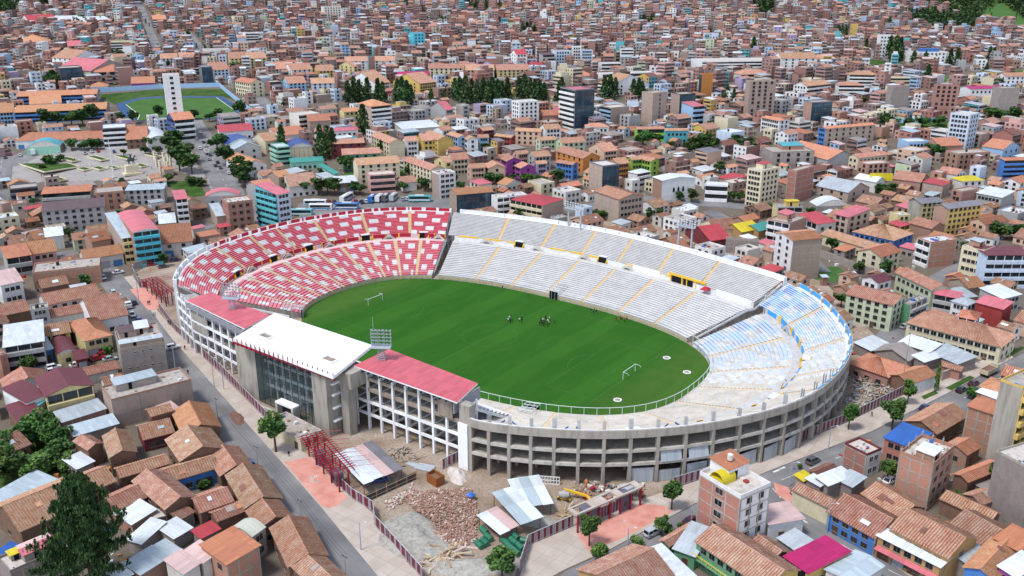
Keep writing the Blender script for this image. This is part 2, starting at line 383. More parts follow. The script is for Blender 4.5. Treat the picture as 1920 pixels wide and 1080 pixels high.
for ps_ in ('stand', 'walk', 'arms'):
    for k_ in (('cloth_black', 'cloth_black'),('cloth_white', 'cloth_black'),('cloth_black', 'cloth_grey'),('cloth_red', 'cloth_black'),('cloth_black', 'cloth_blue'),('cloth_white', 'cloth_blue'),('cloth_white', 'cloth_grey'),('cloth_grey', 'cloth_black'),('cloth_pink', 'cloth_black'),('cloth_blue', 'cloth_black')):
        PM[(ps_, *k_)] = person_mesh(ps_, *k_)

# ------------------------------------------------------------------ stadium bowl
ph = np.linspace(0,2*np.pi, 4001)[:-1]
SX = 1.0+72.5*np.sign(np.cos(ph))*np.abs(np.cos(ph))**(2/2.6); SY = 42.0*np.sign(np.sin(ph))*np.abs(np.sin(ph))**(2/2.6)
arc = np.concatenate([[0], np.cumsum(np.hypot(np.diff(np.append(SX, SX[0])), np.diff(np.append(SY, SY[0]))))])
NS = 260
q = np.linspace(0, arc[-1], NS+1)[:-1]
IX = np.interp(q, arc, np.append(SX, SX[0])); IY = np.interp(q, arc, np.append(SY, SY[0]))
def smooth(a, n):
    for _ in range(n): a = (np.roll(a, 1)+2*a+np.roll(a, -1))/4
    return a
tx = smooth(np.roll(IX, -1)-np.roll(IX, 1),6); ty = smooth(np.roll(IY, -1)-np.roll(IY, 1),6); tl = np.hypot(tx, ty); NX, NY = ty/tl, -tx/tl
RIM = [(110.3,2,14.5),(110.3,12,14.7),(108.5,24.5,15),(105.7,33.5,15.4),(99.8,43.5,15.8),(91,55.5,16.3),(82,63,16.8),(72,68,17.2),
       (60,69.5,17.8),(45,73,18),(29,76.5,18),(-2,80.5,18),(-29,79,18),(-55,74,18),(-71,69.5,18),(-84,63.5,18),(-95,55.5,18),(-104,44,18),(-109.5,31,18),
       (-114,16,18),(-114.5,-3,18),(-113,-17,18),(-109,-32,18),(-101,-45,17.6),(-89,-56.5,17),(-78,-63,16.6),(-66,-67,16.4),(-33,-70.5,16.4),(10,-71.2,16),
       (46.4,-70.4,14.3),(58.3,-67.4,14.3),(64.3,-64.4,14.3),(74.3,-58.6,14.3),(84.3,-50.4,14.3),(93.3,-40.6,14.3),(100.2,-30.5,14.3),(106.5,-18,14.3),(109.4,-7.6,14.4)]
def catmull(P, k=8):
    out = []; n = len(P)
    for i in range(n):
        p0, p1, p2, p3 = (np.array(P[(i+j) % n]) for j in (-1,0,1,2))
        for t in np.arange(k)/k:
            out.append(0.5*((2*p1)+(-p0+p2)*t+(2*p0-5*p1+4*p2-p3)*t*t+(-p0+3*p1-3*p2+p3)*t**3))
    return np.array(out)
RC = catmull(RIM); RN = np.roll(RC, -1, axis=0)
DD = np.zeros(NS); ZR = np.zeros(NS)
for i in range(NS):
    ax, ay = RC[:, 0]-IX[i], RC[:, 1]-IY[i]; ex, ey = RN[:, 0]-RC[:, 0], RN[:, 1]-RC[:, 1]
    den = NX[i]*ey-NY[i]*ex; den[np.abs(den) < 1e-9] = 1e-9
    t = (ax*ey-ay*ex)/den; s = (ax*NY[i]-ay*NX[i])/den
    ok = (s >= 0) & (s <= 1) & (t > 0); j = np.where(ok)[0][np.argmin(t[ok])]
    DD[i] = t[j]; ZR[i] = RC[j, 2]+(RN[j, 2]-RC[j, 2])*s[j]
DD = smooth(DD, 4)
def lerp(A, f): i = int(math.floor(f)); r = f-i; return A[i % NS]*(1-r)+A[(i+1) % NS]*r
def SP(f, t, z):
    d = lerp(DD, f)*t
    return (lerp(IX, f)+lerp(NX, f)*d, lerp(IY, f)+lerp(NY, f)*d, z)
def near_idx(x, y): return int(np.argmin(np.hypot(IX-x, IY-y)))
iES = near_idx(58,33.0); iNE = near_idx(-53.5,37.0); iNW = near_idx(-64,-26); iSW = near_idx(27,-41.5)-NS; iSF = near_idx(40.5,-40.6)-NS
stad = thing('stadium', 'large oval football stadium with red, white and blue painted terraces and grey concrete frame', 'stadium')
STANDS = {}
def stand(name, label): o = link(name, None, stad); o['label'] = label; STANDS[name] = o; return o
sN = stand('red_stand', 'curved end stand with red rows and white squares')
sE = stand('white_stand', 'long stand of plain white terrace rows with yellow aisles')
sS = stand('blue_stand', 'curved end stand with blue rows and bare concrete rim')
sW = stand('main_stand', 'roofed main stand with white roof, glass front and white concrete frame')
T1, T2 = 0.60,0.675
def z_low(f): return 1.5
def z_con(f): return 1.5+(lerp(ZR, f)-1.5)*0.41
def z_up0(f): return z_con(f)+1.7
def z_up1(f): return lerp(ZR, f)-1.3

def tier(par, i0, i1, t0, t1, zf0, zf1, rows, blocks, face, gap=0.012, half=()):
    """stepped seating in blocks separated by stairs. face(row, u, f) -> (riser, tread)"""
    span = (i1-i0)/blocks; u0 = 0.0; aw = 1.3
    for b in range(blocks):
        fa, fb = i0+span*b, i0+span*(b+1)
        segl = math.dist(SP(fa, (t0+t1)/2,0), SP(fb, (t0+t1)/2,0)); ag = aw/segl*span/2
        A = fa+(ag if b else 0); B = fb-(ag if b < blocks-1 else 0)
        n = max(3, int(segl/1.25)); mb = MB()
        fs = [A+(B-A)*k/n for k in range(n+1)]
        for r in range(rows):
            ta = t0+(t1-t0)*r/rows; tb = t0+(t1-t0)*(r+1)/rows
            for k in range(n):
                g, h = fs[k], fs[k+1]
                zg0, zg1 = (zf0(g)+(zf1(g)-zf0(g))*x/rows for x in (r, r+1)); zh0, zh1 = (zf0(h)+(zf1(h)-zf0(h))*x/rows for x in (r, r+1))
                rm, tm = face(r, u0+segl*k/n, g)
                a, c = SP(g, ta, zg0), SP(h, ta, zh0); a1, c1 = SP(g, ta, zg1), SP(h, ta, zh1)
                d, e = SP(g, tb, zg1), SP(h, tb, zh1)
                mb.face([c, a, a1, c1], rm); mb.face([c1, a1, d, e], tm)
        mb.build('seating_block', par)
        if b < blocks-1:
            mb = MB(); g, h = fb-ag, fb+ag
            for r in range(rows*2):
                ta = t0+(t1-t0)*(r/2.0)/rows; tb = t0+(t1-t0)*(r/2.0+0.5)/rows
                z0 = zf0(fb)+(zf1(fb)-zf0(fb))*(r/2.0)/rows; z1 = zf0(fb)+(zf1(fb)-zf0(fb))*(r/2.0+0.5)/rows
                sm = 'stair_yellow' if r % 2 == 0 else 'tread_grey'
                mb.face([SP(h, ta, z0), SP(g, ta, z0), SP(g, ta, z1), SP(h, ta, z1)], 'stair_yellow')
                mb.face([SP(h, ta, z1), SP(g, ta, z1), SP(g, tb, z1), SP(h, tb, z1)], sm)
            mb.build('stair', par)
        u0 += segl
def face_red(r, u, f):
    k = r//3; w = (u+6.3*(k % 2)+0.9*k) % 12.6
    return ('stand_white', 'tread_warm') if w < 3.6 else ('seat_red', 'tread_pink')
def face_red_low(r, u, f):
    k = r//3; w = (u+4.2*(k % 2)+0.7*k) % 8.4
    return ('stand_white', 'tread_warm') if w < 2.3 else ('seat_red', 'tread_pink')
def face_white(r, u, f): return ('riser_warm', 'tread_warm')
def face_blue(r, u, f):
    yy = lerp(IY, f); bare = yy < 4; fade = (int(u*1.7+r*3.1) % 7)/7.0 > (yy-2)/26.0
    k = r//4; w = (u+7*(k % 2)) % 14
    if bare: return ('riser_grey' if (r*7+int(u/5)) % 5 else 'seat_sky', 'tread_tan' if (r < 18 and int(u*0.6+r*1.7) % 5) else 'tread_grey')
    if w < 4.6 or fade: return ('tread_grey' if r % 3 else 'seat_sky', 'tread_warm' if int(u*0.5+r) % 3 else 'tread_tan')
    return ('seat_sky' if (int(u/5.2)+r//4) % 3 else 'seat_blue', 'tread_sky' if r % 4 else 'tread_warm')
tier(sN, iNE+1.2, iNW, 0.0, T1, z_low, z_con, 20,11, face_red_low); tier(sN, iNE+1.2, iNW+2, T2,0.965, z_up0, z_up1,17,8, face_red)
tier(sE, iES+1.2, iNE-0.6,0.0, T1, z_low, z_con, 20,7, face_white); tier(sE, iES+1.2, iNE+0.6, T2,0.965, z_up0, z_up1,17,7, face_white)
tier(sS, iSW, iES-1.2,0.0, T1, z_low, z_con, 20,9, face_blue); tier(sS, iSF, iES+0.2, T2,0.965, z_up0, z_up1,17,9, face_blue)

def strip(par, name, i0, i1, fa, fb, mat, n=None, m2=None):
    """lofted strip between two curves fa(f), fb(f)"""
    mb = MB(); n = n or max(2, int(abs(i1-i0)))
    fs = [i0+(i1-i0)*k/n for k in range(n+1)]
    for g, h in zip(fs[:-1], fs[1:]): mb.face([fa(h), fa(g), fb(g), fb(h)], mat)
    return mb.build(name, par)
def ringwall(par, name, i0, i1, t, z0, z1, w, mat, top=None):
    mb = MB(); n = max(2, int(abs(i1-i0))); fs = [i0+(i1-i0)*k/n for k in range(n+1)]
    Z = lambda z, f: z(f) if callable(z) else z
    for g, h in zip(fs[:-1], fs[1:]):
        dt = w/lerp(DD, g)
        mb.face([SP(h, t, Z(z0, h)), SP(g, t, Z(z0, g)), SP(g, t, Z(z1, g)), SP(h, t, Z(z1, h))], mat)
        mb.face([SP(h, t, Z(z1, h)), SP(g, t, Z(z1, g)), SP(g, t+dt, Z(z1, g)), SP(h, t+dt, Z(z1, h))], top or mat)
        mb.face([SP(g, t+dt, Z(z0, g)), SP(h, t+dt, Z(z0, h)), SP(h, t+dt, Z(z1, h)), SP(g, t+dt, Z(z1, g))], mat)
        mb.face([SP(g, t, Z(z0, g)), SP(h, t, Z(z0, h)), SP(h, t+dt, Z(z0, h)), SP(g, t+dt, Z(z0, g))], mat)
    for f, s in ((fs[0], 1),(fs[-1], -1)):
        dt = w/lerp(DD, f); P = [SP(f, t, Z(z0, f)), SP(f, t+dt, Z(z0, f)), SP(f, t+dt, Z(z1, f)), SP(f, t, Z(z1, f))]
        mb.face(P if s > 0 else P[::-1], mat)
    return mb.build(name, par)
rng = {'red_stand': (iNE+1.2, iNW), 'white_stand': (iES+1.2, iNE-0.6), 'blue_stand': (iSF, iES-1.2)}
for nm, (i0, i1) in rng.items():
    par = STANDS[nm]
    base = 'yellow_dull' if nm != 'blue_stand' else 'stand_white'
    strip(par, 'front_wall', i0, i1, lambda f: SP(f, 0.0,0.0), lambda f: SP(f, 0.0,1.5), 'concrete_light')
    k = max(3, int((i1-i0)/2.0))
    for j in range(k):                                   # front panels under the fence
        a = i0+(i1-i0)*(j+0.06)/k; b = i0+(i1-i0)*(j+0.94)/k
        if nm == 'blue_stand' and j % 3: continue
        mb = MB(); o = 0.06/30
        P = [SP(b, -o, 0.35), SP(a, -o, 0.35), SP(a, -o, 1.25), SP(b, -o, 1.25)]
        mb.face(P, base); mb.build('front_panel', par)
    strip(par, 'concourse', i0, i1, lambda f: SP(f, T1, z_con(f)), lambda f: SP(f, T2, z_con(f)), 'walk_pink' if nm == 'red_stand' else 'tread_grey')
    wallm = {'red_stand': 'walk_pink', 'white_stand': 'stand_white', 'blue_stand': 'tread_grey'}[nm]
    strip(par, 'concourse_wall', i0, i1, lambda f: SP(f, T2, z_con(f)), lambda f: SP(f, T2, z_up0(f)), wallm)
    strip(par, 'top_walk', i0, i1, lambda f: SP(f, 0.965, z_up1(f)), lambda f: SP(f, 0.9915, z_up1(f)), 'stand_white')
    ringwall(par, 'parapet', i0, i1,0.9915, lambda f: z_up1(f)-0.02, lambda f: lerp(ZR, f),0.28, 'stand_white')
    # closed flanks of the seating at both ends of the stand
    for f in (i0, i1):
        mb = MB()
        for ta, tb, za, zb in ((0, T1, z_low, z_con),(T2,0.99, z_up0, z_up1)):
            mb.face([SP(f, ta, 0.02), SP(f, tb, 0.02), SP(f, tb, zb(f)), SP(f, ta, za(f))], 'concrete')
        mb.face([SP(f, T1,0.02), SP(f, T2,0.02), SP(f, T2, z_con(f)), SP(f, T1, z_con(f))], 'concrete')
        mb.build('flank_wall', par)
# painted panels on parapet and concourse wall, with posts between
def panels(par, name, i0, i1, k, t, za, zb, mat, lo=0.07, hi=0.93, skip=(), sub=5):
    for j in range(k):
        if j in skip: continue
        a = i0+(i1-i0)*(j+lo)/k; b = i0+(i1-i0)*(j+hi)/k; mb = MB()
        fs = [a+(b-a)*m/sub for m in range(sub+1)]
        for g, h in zip(fs[:-1], fs[1:]):
            e = 0.07/lerp(DD, g)
            mb.face([SP(h, t-e, za(h)), SP(g, t-e, za(g)), SP(g, t-e, zb(g)), SP(h, t-e, zb(h))], mat)
            mb.face([SP(h, t-e, zb(h)), SP(g, t-e, zb(g)), SP(g, t+e*4.0, zb(g)), SP(h, t+e*4.0, zb(h))], mat)
        mb.build(name, par)
top0 = lambda f: lerp(ZR, f)-1.25; top1 = lambda f: lerp(ZR, f)+0.012
panels(sN, 'parapet_panel', iNE+1.2, iNW-10,17,0.9915, top0, top1, 'panel_red', 0.07,0.93)
iSb = near_idx(73,-4)
panels(sS, 'parapet_panel', iSb if iSb < iES else iSb-NS, iES-1.2,13,0.9915, top0, top1, 'panel_blue', 0.1,0.9)
c0 = lambda f: z_con(f)+0.5; c1 = lambda f: z_up0(f)+0.35
panels(sN, 'concourse_panel', iNE+1.2, iNW, 24, T2, c0, c1, 'panel_red', 0.06,0.94,(2,6,10,14,18,22))
panels(sN, 'concourse_post', iNE+1.2, iNW, 24, T2, lambda f: c0(f)-0.4, lambda f: c1(f)+0.1, 'yellow', -0.05,0.05,(3,7),1)
panels(sE, 'concourse_rail', iES+16, iNE-0.6,11, T2, lambda f: z_up0(f)-0.35, lambda f: z_up0(f)+0.35, 'yellow', 0.08,0.86,(3,7))
iSm = near_idx(60,-32)-NS
panels(sS, 'concourse_panel', near_idx(73,0)-(NS if near_idx(73,0) > iES else 0), iES-1.2,9, T2, c0, c1, 'panel_blue', 0.08,0.8,(3,))
panels(sS, 'concourse_post', iSm, iES-1.2,14, T2, lambda f: c0(f)-0.4, lambda f: c1(f)+0.3, 'yellow', -0.1,0.1,(2,4,6),1)

def frame_at(f, t, z):
    p = np.array(SP(f, t, z)); n = np.array((lerp(NX, f), lerp(NY, f),0)); n /= np.linalg.norm(n); s = np.array((-n[1], n[0], 0)); return p, n, s
def vomitory(par, f, w=3.4, side='yellow', head='stand_white'):
    p, n, s = frame_at(f, T2, z_con(f)); v = link('vomitory', None, par)
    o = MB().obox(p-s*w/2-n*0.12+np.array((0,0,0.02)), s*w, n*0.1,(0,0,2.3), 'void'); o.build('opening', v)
    for k in (-1,1):
        mb = MB(); a = p+s*(k*(w/2+0.15))-n*0.9
        b = a+n*3.4; th = s*0.28*k
        P = [a, b+np.array((0,0,0)), b+np.array((0,0,3.2)), a+np.array((0,0,1.0))]
        mb.face(P, side); mb.face([q_+th for q_ in P][::-1], side)
        for i in range(4): mb.face([P[i], P[i]+th, P[(i+1) % 4]+th, P[(i+1) % 4]], side)
        mb.build('wing_wall', v)
    MB().obox(p-s*(w/2+0.1)-n*0.2+np.array((0,0,2.3)), s*(w+0.2), n*2.2,(0,0,0.3), head).build('lintel', v)
def arch_stair(par, f, w=6.0, mat='concrete_light', wing=None):
    """twin flight over the concourse, with an arched void below"""
    p, n, s = frame_at(f, T2, z_con(f)); v = link('arched_stair', None, par); h = 1.75
    mb = MB(); d = n*-1.15
    prof = [(-w/2,0.02),(-0.8, h),(0.8, h),(w/2,0.02),(1.5,0.02),(0.75,0.75),(-0.75,0.75),(-1.5,0.02)]
    A = [p-n*0.02+s*x+np.array((0,0, z)) for x, z in prof]; B = [a+d for a in A]
    for P, rev in ((A, False),(B, True)):
        for qd in ((0,1,6,7),(1,2,5,6),(2,3,4,5)): mb.face([P[i] for i in (qd if not rev else qd[::-1])], mat)
    for i in range(8): mb.face([A[i], B[i], B[(i+1) % 8], A[(i+1) % 8]], mat)
    mb.build('flight', v)
    if wing:
        for k in (-1,1):
            mb = MB(); a = p+d-n*0.06+s*(k*w/2); b = p+d-n*0.06+s*(k*0.9)
            mb.face([a, b+np.array((0,0, h)), b+np.array((0,0, h+0.55)), a+np.array((0,0,0.7))], wing); mb.build('wing_panel', v)
nN = iNW-iNE; nE = iNE-iES; nS = iES-iSW
for r in (0.105,0.29,0.48,0.66,0.83): vomitory(sN, iNE+nN*r)
for r in (0.03,0.2,0.39,0.57,0.75): arch_stair(sN, iNE+nN*(r+0.02), wing='panel_red')
for r in (0.50,0.80): vomitory(sE, iES+nE*r)
for r in (0.40,0.57,0.74,0.9): arch_stair(sE, iES+nE*r)
for r in (0.36,0.60,0.78): vomitory(sS, iSW+nS*r)
for r in (0.16,0.27,0.42,0.68,0.90): arch_stair(sS, iSW+nS*r, wing='seat_blue' if r < 0.6 else 'panel_blue')
# wide yellow-trimmed gate in the east concourse, red kiosk tent and white boards
p, n, s = frame_at(iES+nE*0.20, T2, z_con(iES+nE*0.2)); g = link('concourse_gate', None, sE)
MB().obox(p-s*8-n*0.35+np.array((0,0,2.5)), s*16, n*0.5,(0,0,0.7), 'yellow').build('fascia', g)
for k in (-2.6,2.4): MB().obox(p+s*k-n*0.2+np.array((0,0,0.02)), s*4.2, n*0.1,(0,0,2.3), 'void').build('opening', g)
for k in (-4.0,-0.2,1.9,6.9): MB().obox(p+s*k-n*0.3+np.array((0,0,0.02)), s*0.4, n*0.35,(0,0,2.5), 'yellow').build('post', g)
for r0, r1 in ((0.02,0.11),(0.29,0.385)):
    strip(sE, 'white_board', iES+nE*r0, iES+nE*r1, lambda f: SP(f, T2-0.004, z_con(f)+0.02), lambda f: SP(f, T2-0.004, z_up0(f)+0.8), 'white_paint')
tn = thing('canopy_tent', 'small red canopy tent on the white stand walkway', 'tent', tuple(SP(iES+nE*0.135, T1+0.045, z_con(iES)+0.02)))
mb = MB()
for a in (0,90,180,270):
    c0_, s0_ = math.cos(R(a+45)), math.sin(R(a+45)); c1_, s1_ = math.cos(R(a+135)), math.sin(R(a+135))
    mb.face([(c0_*2.1, s0_*2.1,2.0),(c1_*2.1, s1_*2.1,2.0),(0,0,2.9)], 'panel_red'); mb.face([(c0_*2.1, s0_*2.1,1.7),(c1_*2.1, s1_*2.1,1.7),(c1_*2.1, s1_*2.1,2.0),(c0_*2.1, s0_*2.1,2.0)], 'panel_red')
mb.build('canopy', tn)
for a in (45,135,225,315): MB().tube((2*math.cos(R(a)),2*math.sin(R(a)),0),(2*math.cos(R(a)),2*math.sin(R(a)),1.9),0.05,0.05, 'steel', 5).build('leg', tn)

# outer frame: columns, ring beams, top band, inner columns and rakers
LV = [5.2,8.7]
def outer_frame(par, i0, i1, ncol, cm, bm, band, bandm, zcut=0.0):
    cols = [i0+(i1-i0)*k/ncol for k in range(ncol+1)]
    for k, f in enumerate(cols):
        p, n, s = frame_at(f, 1.0, zcut); zt = lerp(ZR, f)-0.05
        MB().obox(p-s*0.4-n*0.9, s*0.8, n*1.2,(0,0, zt-zcut), cm).build('column', par)
        for tt in (0.80,):
            p2, n2, s2 = frame_at(f, tt, 0); zz = z_up0(f)+(z_up1(f)-z_up0(f))*(tt-T2)/(0.965-T2)-0.7
            MB().obox(p2-s2*0.35-n2*0.35, s2*0.7, n2*0.7,(0,0, zz), cm).build('column', par)
        a = np.array(SP(f, 0.1, z_low(f)-0.3)); b = np.array(SP(f, T1, z_con(f)-0.6)); b2 = np.array(SP(f, T2+0.02, z_con(f)-0.5)); c = np.array(SP(f, 0.965, z_up1(f)-1.0))
        MB().beam(a, b, 0.4,0.6, cm).beam(b, b2,0.4,0.6, cm).beam(b2, c, 0.4,0.7, cm).build('raker_beam', par)
        for z in LV:
            if z < lerp(ZR, f)-3: MB().beam(SP(f, 0.76, z), SP(f, 0.98, z),0.4,0.5, cm).build('cross_beam', par)
    for f, g in zip(cols[:-1], cols[1:]):
        m = (f+g)/2
        for z in LV:
            P, Q = np.array(SP(f, 1.0, z)), np.array(SP(g, 1.0, z))
            MB().beam(P, Q, 0.55,0.75, bm).build('ring_beam', par)
            MB().beam(SP(f, 0.80, z-0.4), SP(g, 0.80, z-0.4),0.4,1.3, cm).build('inner_beam', par)
    for z, tz in zip(LV, (0.56,0.75)): strip(par, 'floor_slab', i0, i1, lambda f: SP(f, tz, z+0.3), lambda f: SP(f, 0.985, z+0.3), 'concrete')  # slabs added to darken the bays behind the columns
    ringwall(par, 'ring_band', i0, i1,1.0+0.1/38, lambda f: lerp(ZR, f)-band, lambda f: lerp(ZR, f)-0.1,0.3, bandm)
    strip(par, 'back_wall', i0, i1, lambda f: SP(f, T2-0.03,0.0), lambda f: SP(f, T2-0.03, z_con(f)-0.3), 'concrete')
outer_frame(sS, iSF, iES-1.2,27, 'concrete', 'concrete_light', 2.1, 'concrete')
outer_frame(sN, iNE+1.2, iNW+1,24, 'white_paint', 'white_paint', 2.6, 'stand_white')
outer_frame(sE, iES+1.2, iNE-0.6,18, 'white_paint', 'white_paint', 2.2, 'stand_white')
# reinforcing cages standing on the unfinished rim
ccols = [iSF+(iES-1.2-iSF)*k/27 for k in range(28)]
for k, f in enumerate(ccols[1:18]):
    p, n, s = frame_at(f, 0.985, lerp(ZR, f)-0.1); w, h = (0.75,2.6) if k % 3 == 0 else (0.55,2.1); mb = MB()
    for a in (-w, -w/3, w/3, w):
        for b in (-0.28,0.28): mb.tube(p+s*a*0.6+n*b, p+s*a*0.6+n*b+np.array((0,0, h)),0.05,0.05, 'steel', 4)
    for z in (0.3,0.9,1.5,2.0):
        for b in (-0.3,0.3): mb.beam(p-s*w*0.65+n*b+np.array((0,0, z)), p+s*w*0.65+n*b+np.array((0,0, z)),0.05,0.05, 'steel')
    mb.build('reinforcement_cage', sS)
for k, f in enumerate([iNW-8.5, iNW-5.0, iNW-1.5]):
    p, n, s = frame_at(f, 0.985, lerp(ZR, f)-0.1); mb = MB()
    for a in (-0.5,0,0.5):
        for b in (-0.28,0.28): mb.tube(p+s*a+n*b, p+s*a+n*b+np.array((0,0,2.4)),0.06,0.06, 'steel', 4)
    mb.build('reinforcement_cage', sN)
# tube fence on the front wall
def tubefence(par, i0, i1, step, t, z, h, mat, r=0.055):
    n = int(abs(i1-i0)/step); fs = [i0+(i1-i0)*k/n for k in range(n+1)]
    for f in fs: MB().tube(SP(f, t, z), SP(f, t, z+h), r, r, mat, 5).build('fence_post', par)
    mb = MB()
    for f, g in zip(fs[:-1], fs[1:]): mb.tube(SP(f, t, z+h), SP(g, t, z+h), r, r, mat, 5); mb.tube(SP(f, t, z+0.12), SP(g, t, z+0.12), r, r, mat, 5)
    mb.build('fence_rail', par)
tubefence(sS, iSW, iES-1,2.3,0.004,1.5,2.4, 'white_tube', 0.085)
tubefence(sE, iES+1.4, iNE-0.8,2.6,0.004,1.5,1.8, 'white_tube', 0.05); tubefence(sN, iNE+1.4, iNW, 2.6,0.004,1.5,1.6, 'white_tube', 0.05)
# steel rail ramp in the gap between the white and blue stands and player's tunnel cages
def railrun(par, name, P, Q, n, h):
    mb = MB(); P = np.array(P); Q = np.array(Q)
    for k in range(n+1): a = P+(Q-P)*k/n; mb.tube(a, a+np.array((0,0, h)),0.06,0.06, 'galv', 4)
    mb.tube(P+np.array((0,0, h)), Q+np.array((0,0, h)),0.07,0.07, 'galv', 4); mb.tube(P+np.array((0,0, h/2)), Q+np.array((0,0, h/2)),0.05,0.05, 'galv', 4); return mb.build(name, par)
railrun(sS, 'ramp_rail', SP(iES-0.8,0.15,3.2), SP(iES-0.8,0.98,17.0),12,2.0)
railrun(sN, 'ramp_rail', SP(iNE+0.6,0.02,1.6), SP(iNE+0.6, T1,8.0),8,1.6)
for par, f, nm in ((sE, iES+nE*0.545, 'a'),(sN, iNE+nN*0.985, 'b'),(sS, iSW+nS*0.155, 'c')):
    p, n, s = frame_at(f, 0.0,0); tnl = link('tunnel_cage', None, par); mb = MB()
    for a in (-2,-0.7,0.7,2):
        for b in (-0.6,3.0,6.0): mb.tube(p+s*a+n*b, p+s*a+n*b+np.array((0,0,3.4+0.15*b)),0.06,0.06, 'galv', 4)
        mb.tube(p+s*a-n*0.6+np.array((0,0,3.3)), p+s*a+n*6+np.array((0,0,4.3)),0.09,0.09, 'galv', 4)
    for b in (-0.6,1.5,3.6,6): mb.tube(p-s*2+n*b+np.array((0,0,3.4+0.15*b)), p+s*2+n*b+np.array((0,0,3.4+0.15*b)),0.09,0.09, 'galv', 4)
    mb.build('cage_frame', tnl)
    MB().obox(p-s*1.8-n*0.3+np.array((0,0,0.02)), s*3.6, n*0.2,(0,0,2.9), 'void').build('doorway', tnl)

# ------------------------------------------------------------------ main (west) stand
LVW = [4.3,7.9,11.5,14.6]
def wframe(x0, y0, x1, y1, n, cm, bms, ztop, depth=6.0, skip_ground=False):
    P = np.array((x0, y0,0.0)); Q = np.array((x1, y1,0.0)); d = (Q-P)/np.linalg.norm(Q-P); nr = np.array((-d[1], d[0], 0.0))   # nr points to the pitch
    for k in range(n+1):
        a = P+(Q-P)*k/n
        MB().obox(a-d*0.3, d*0.6, nr*0.6,(0,0, ztop), cm).build('column', sW)
        MB().obox(a-d*0.25+nr*depth, d*0.5, nr*0.5,(0,0, ztop-2), cm).build('column', sW)
        for z in LVW: MB().beam(a+nr*0.55+np.array((0,0, z-0.02)), a+nr*(depth+0.05)+np.array((0,0, z-0.02)),0.28,0.5, cm).build('cross_beam', sW)
        MB().beam(a+nr*(depth+14)+np.array((0,0,4)), a+nr*1.2+np.array((0,0,15.5)),0.35,0.7, cm).build('raker_beam', sW)
    for z, bm in zip(LVW, bms):
        for k in range(n):
            a = P+(Q-P)*(k+0.301/np.linalg.norm(Q-P)*n)/n; b = P+(Q-P)*(k+1-0.301/np.linalg.norm(Q-P)*n)/n
            o = nr*0.22; zz = np.array((0,0, z))
            MB().beam(a+o+zz, b+o+zz, 0.35,0.75 if bm != 'concrete_brown' else 0.95, bm).build('edge_beam', sW)
            if z in LVW[1:]: MB().obox(a+nr*0.5+zz+np.array((0,0,-0.1)), b-a, nr*(depth-0.2),(0,0,0.2), 'concrete').build('floor_slab', sW)
wframe(9.2,-69.6,44.6,-69.2,8, 'white_paint', ['white_paint', 'white_paint', 'concrete_brown', 'concrete_brown'], 17.2)
wframe(-66,-66.6,-34.5,-70.8,7, 'white_paint', ['white_paint', 'white_paint', 'white_paint', 'riser_grey'], 17.0)
wframe(-79,-62.3,-66.4,-66.5,3, 'white_paint', ['white_paint']*4,16.4)
# raked seating slab seen only as the dark back of the frame
mb = MB()
for k in range(14):
    y0, y1 = -44-1.65*k, -44-1.65*(k+1); z = 2.4+0.95*k
    mb.box(-64,44, y1, y0, z-0.5, z, 'concrete', 'stand_white')
mb.build('raked_seating', sW)
MB().box(-62,44,-44,-43.7,0,2.2, 'concrete_light').build('front_wall', sW)
MB().box(-60,44,-61.3,-61,0,8, 'concrete').build('back_wall', sW)
# roofs
def slabroof(name, P, th, mat, edge, label):
    mb = MB(); P = [np.array(p, float) for p in P]; dz = np.array((0,0, th))
    mb.face(P, mat); mb.face([p-dz for p in P][::-1], 'concrete')
    for i in range(4): mb.face([P[i]-dz, P[(i+1) % 4]-dz, P[(i+1) % 4], P[i]], edge)
    o = mb.build(name, sW); o['label'] = label; return o
slabroof('roof', [(-27.2,-79.4,19.0),(13.0,-80.2,19.0),(7.6,-61.0,19.5),(-32.4,-60.8,19.5)], 0.8, 'roof_white', 'white_paint', 'flat white centre roof')
slabroof('roof', [(10.6,-70.9,17.9),(45.4,-71.2,17.9),(43.4,-60.8,18.3),(11.0,-58.3,18.3)], 0.35, 'roof_red', 'white_paint', 'red sheet roof')
slabroof('roof', [(-67.2,-66.7,17.6),(-33.0,-71.2,17.8),(-34.6,-60.6,18.3),(-66.0,-58.6,18.2)], 0.35, 'roof_red', 'white_paint', 'red sheet roof beyond the white roof')
MB().box(43.9,44.3,-71.0,-61.0,14.4,17.6, 'riser_grey').build('gable_wall', sW)
for k in range(17):
    x = 11.8+k*2.0; MB().box(x, x+0.22,-71.4,-70.2,17.0,17.55, 'dark_metal').build('roof_bracket', sW)
MB().obox((-66.8,-67.3,15.6),(33.6,-4.4,0),(0.05,0.3,0),(0,0,1.6), 'riser_grey').build('roof_parapet', sW)
for k in range(22):
    x = -26.9+k*1.88; MB().box(x, x+0.16,-79.95,-79.75,17.6,19.7, 'gate_red').build('edge_post', sW)
MB().box(-27,12.8,-79.7,-79.3,17.6,18.1, 'gate_red').build('edge_channel', sW)
for hx, hy in ((-20.5,-73.5),(5.3,-74.0)):
    hz0 = 19.17; v = link('roof_hatch', None, sW)
    mb = MB()
    for a in ((-2.2,2.2,-1.5,-1.2),(-2.2,2.2,1.2,1.5),(-2.2,-1.9,-1.2,1.2),(1.9,2.2,-1.2,1.2)): mb.box(hx+a[0], hx+a[1], hy+a[2], hy+a[3], hz0, hz0+0.5, 'white_paint')
    mb.build('kerb_frame', v); MB().box(hx-1.9, hx+1.9, hy-1.2, hy+1.2, hz0+0.02, hz0+0.06, 'concrete_brown').build('opening', v)
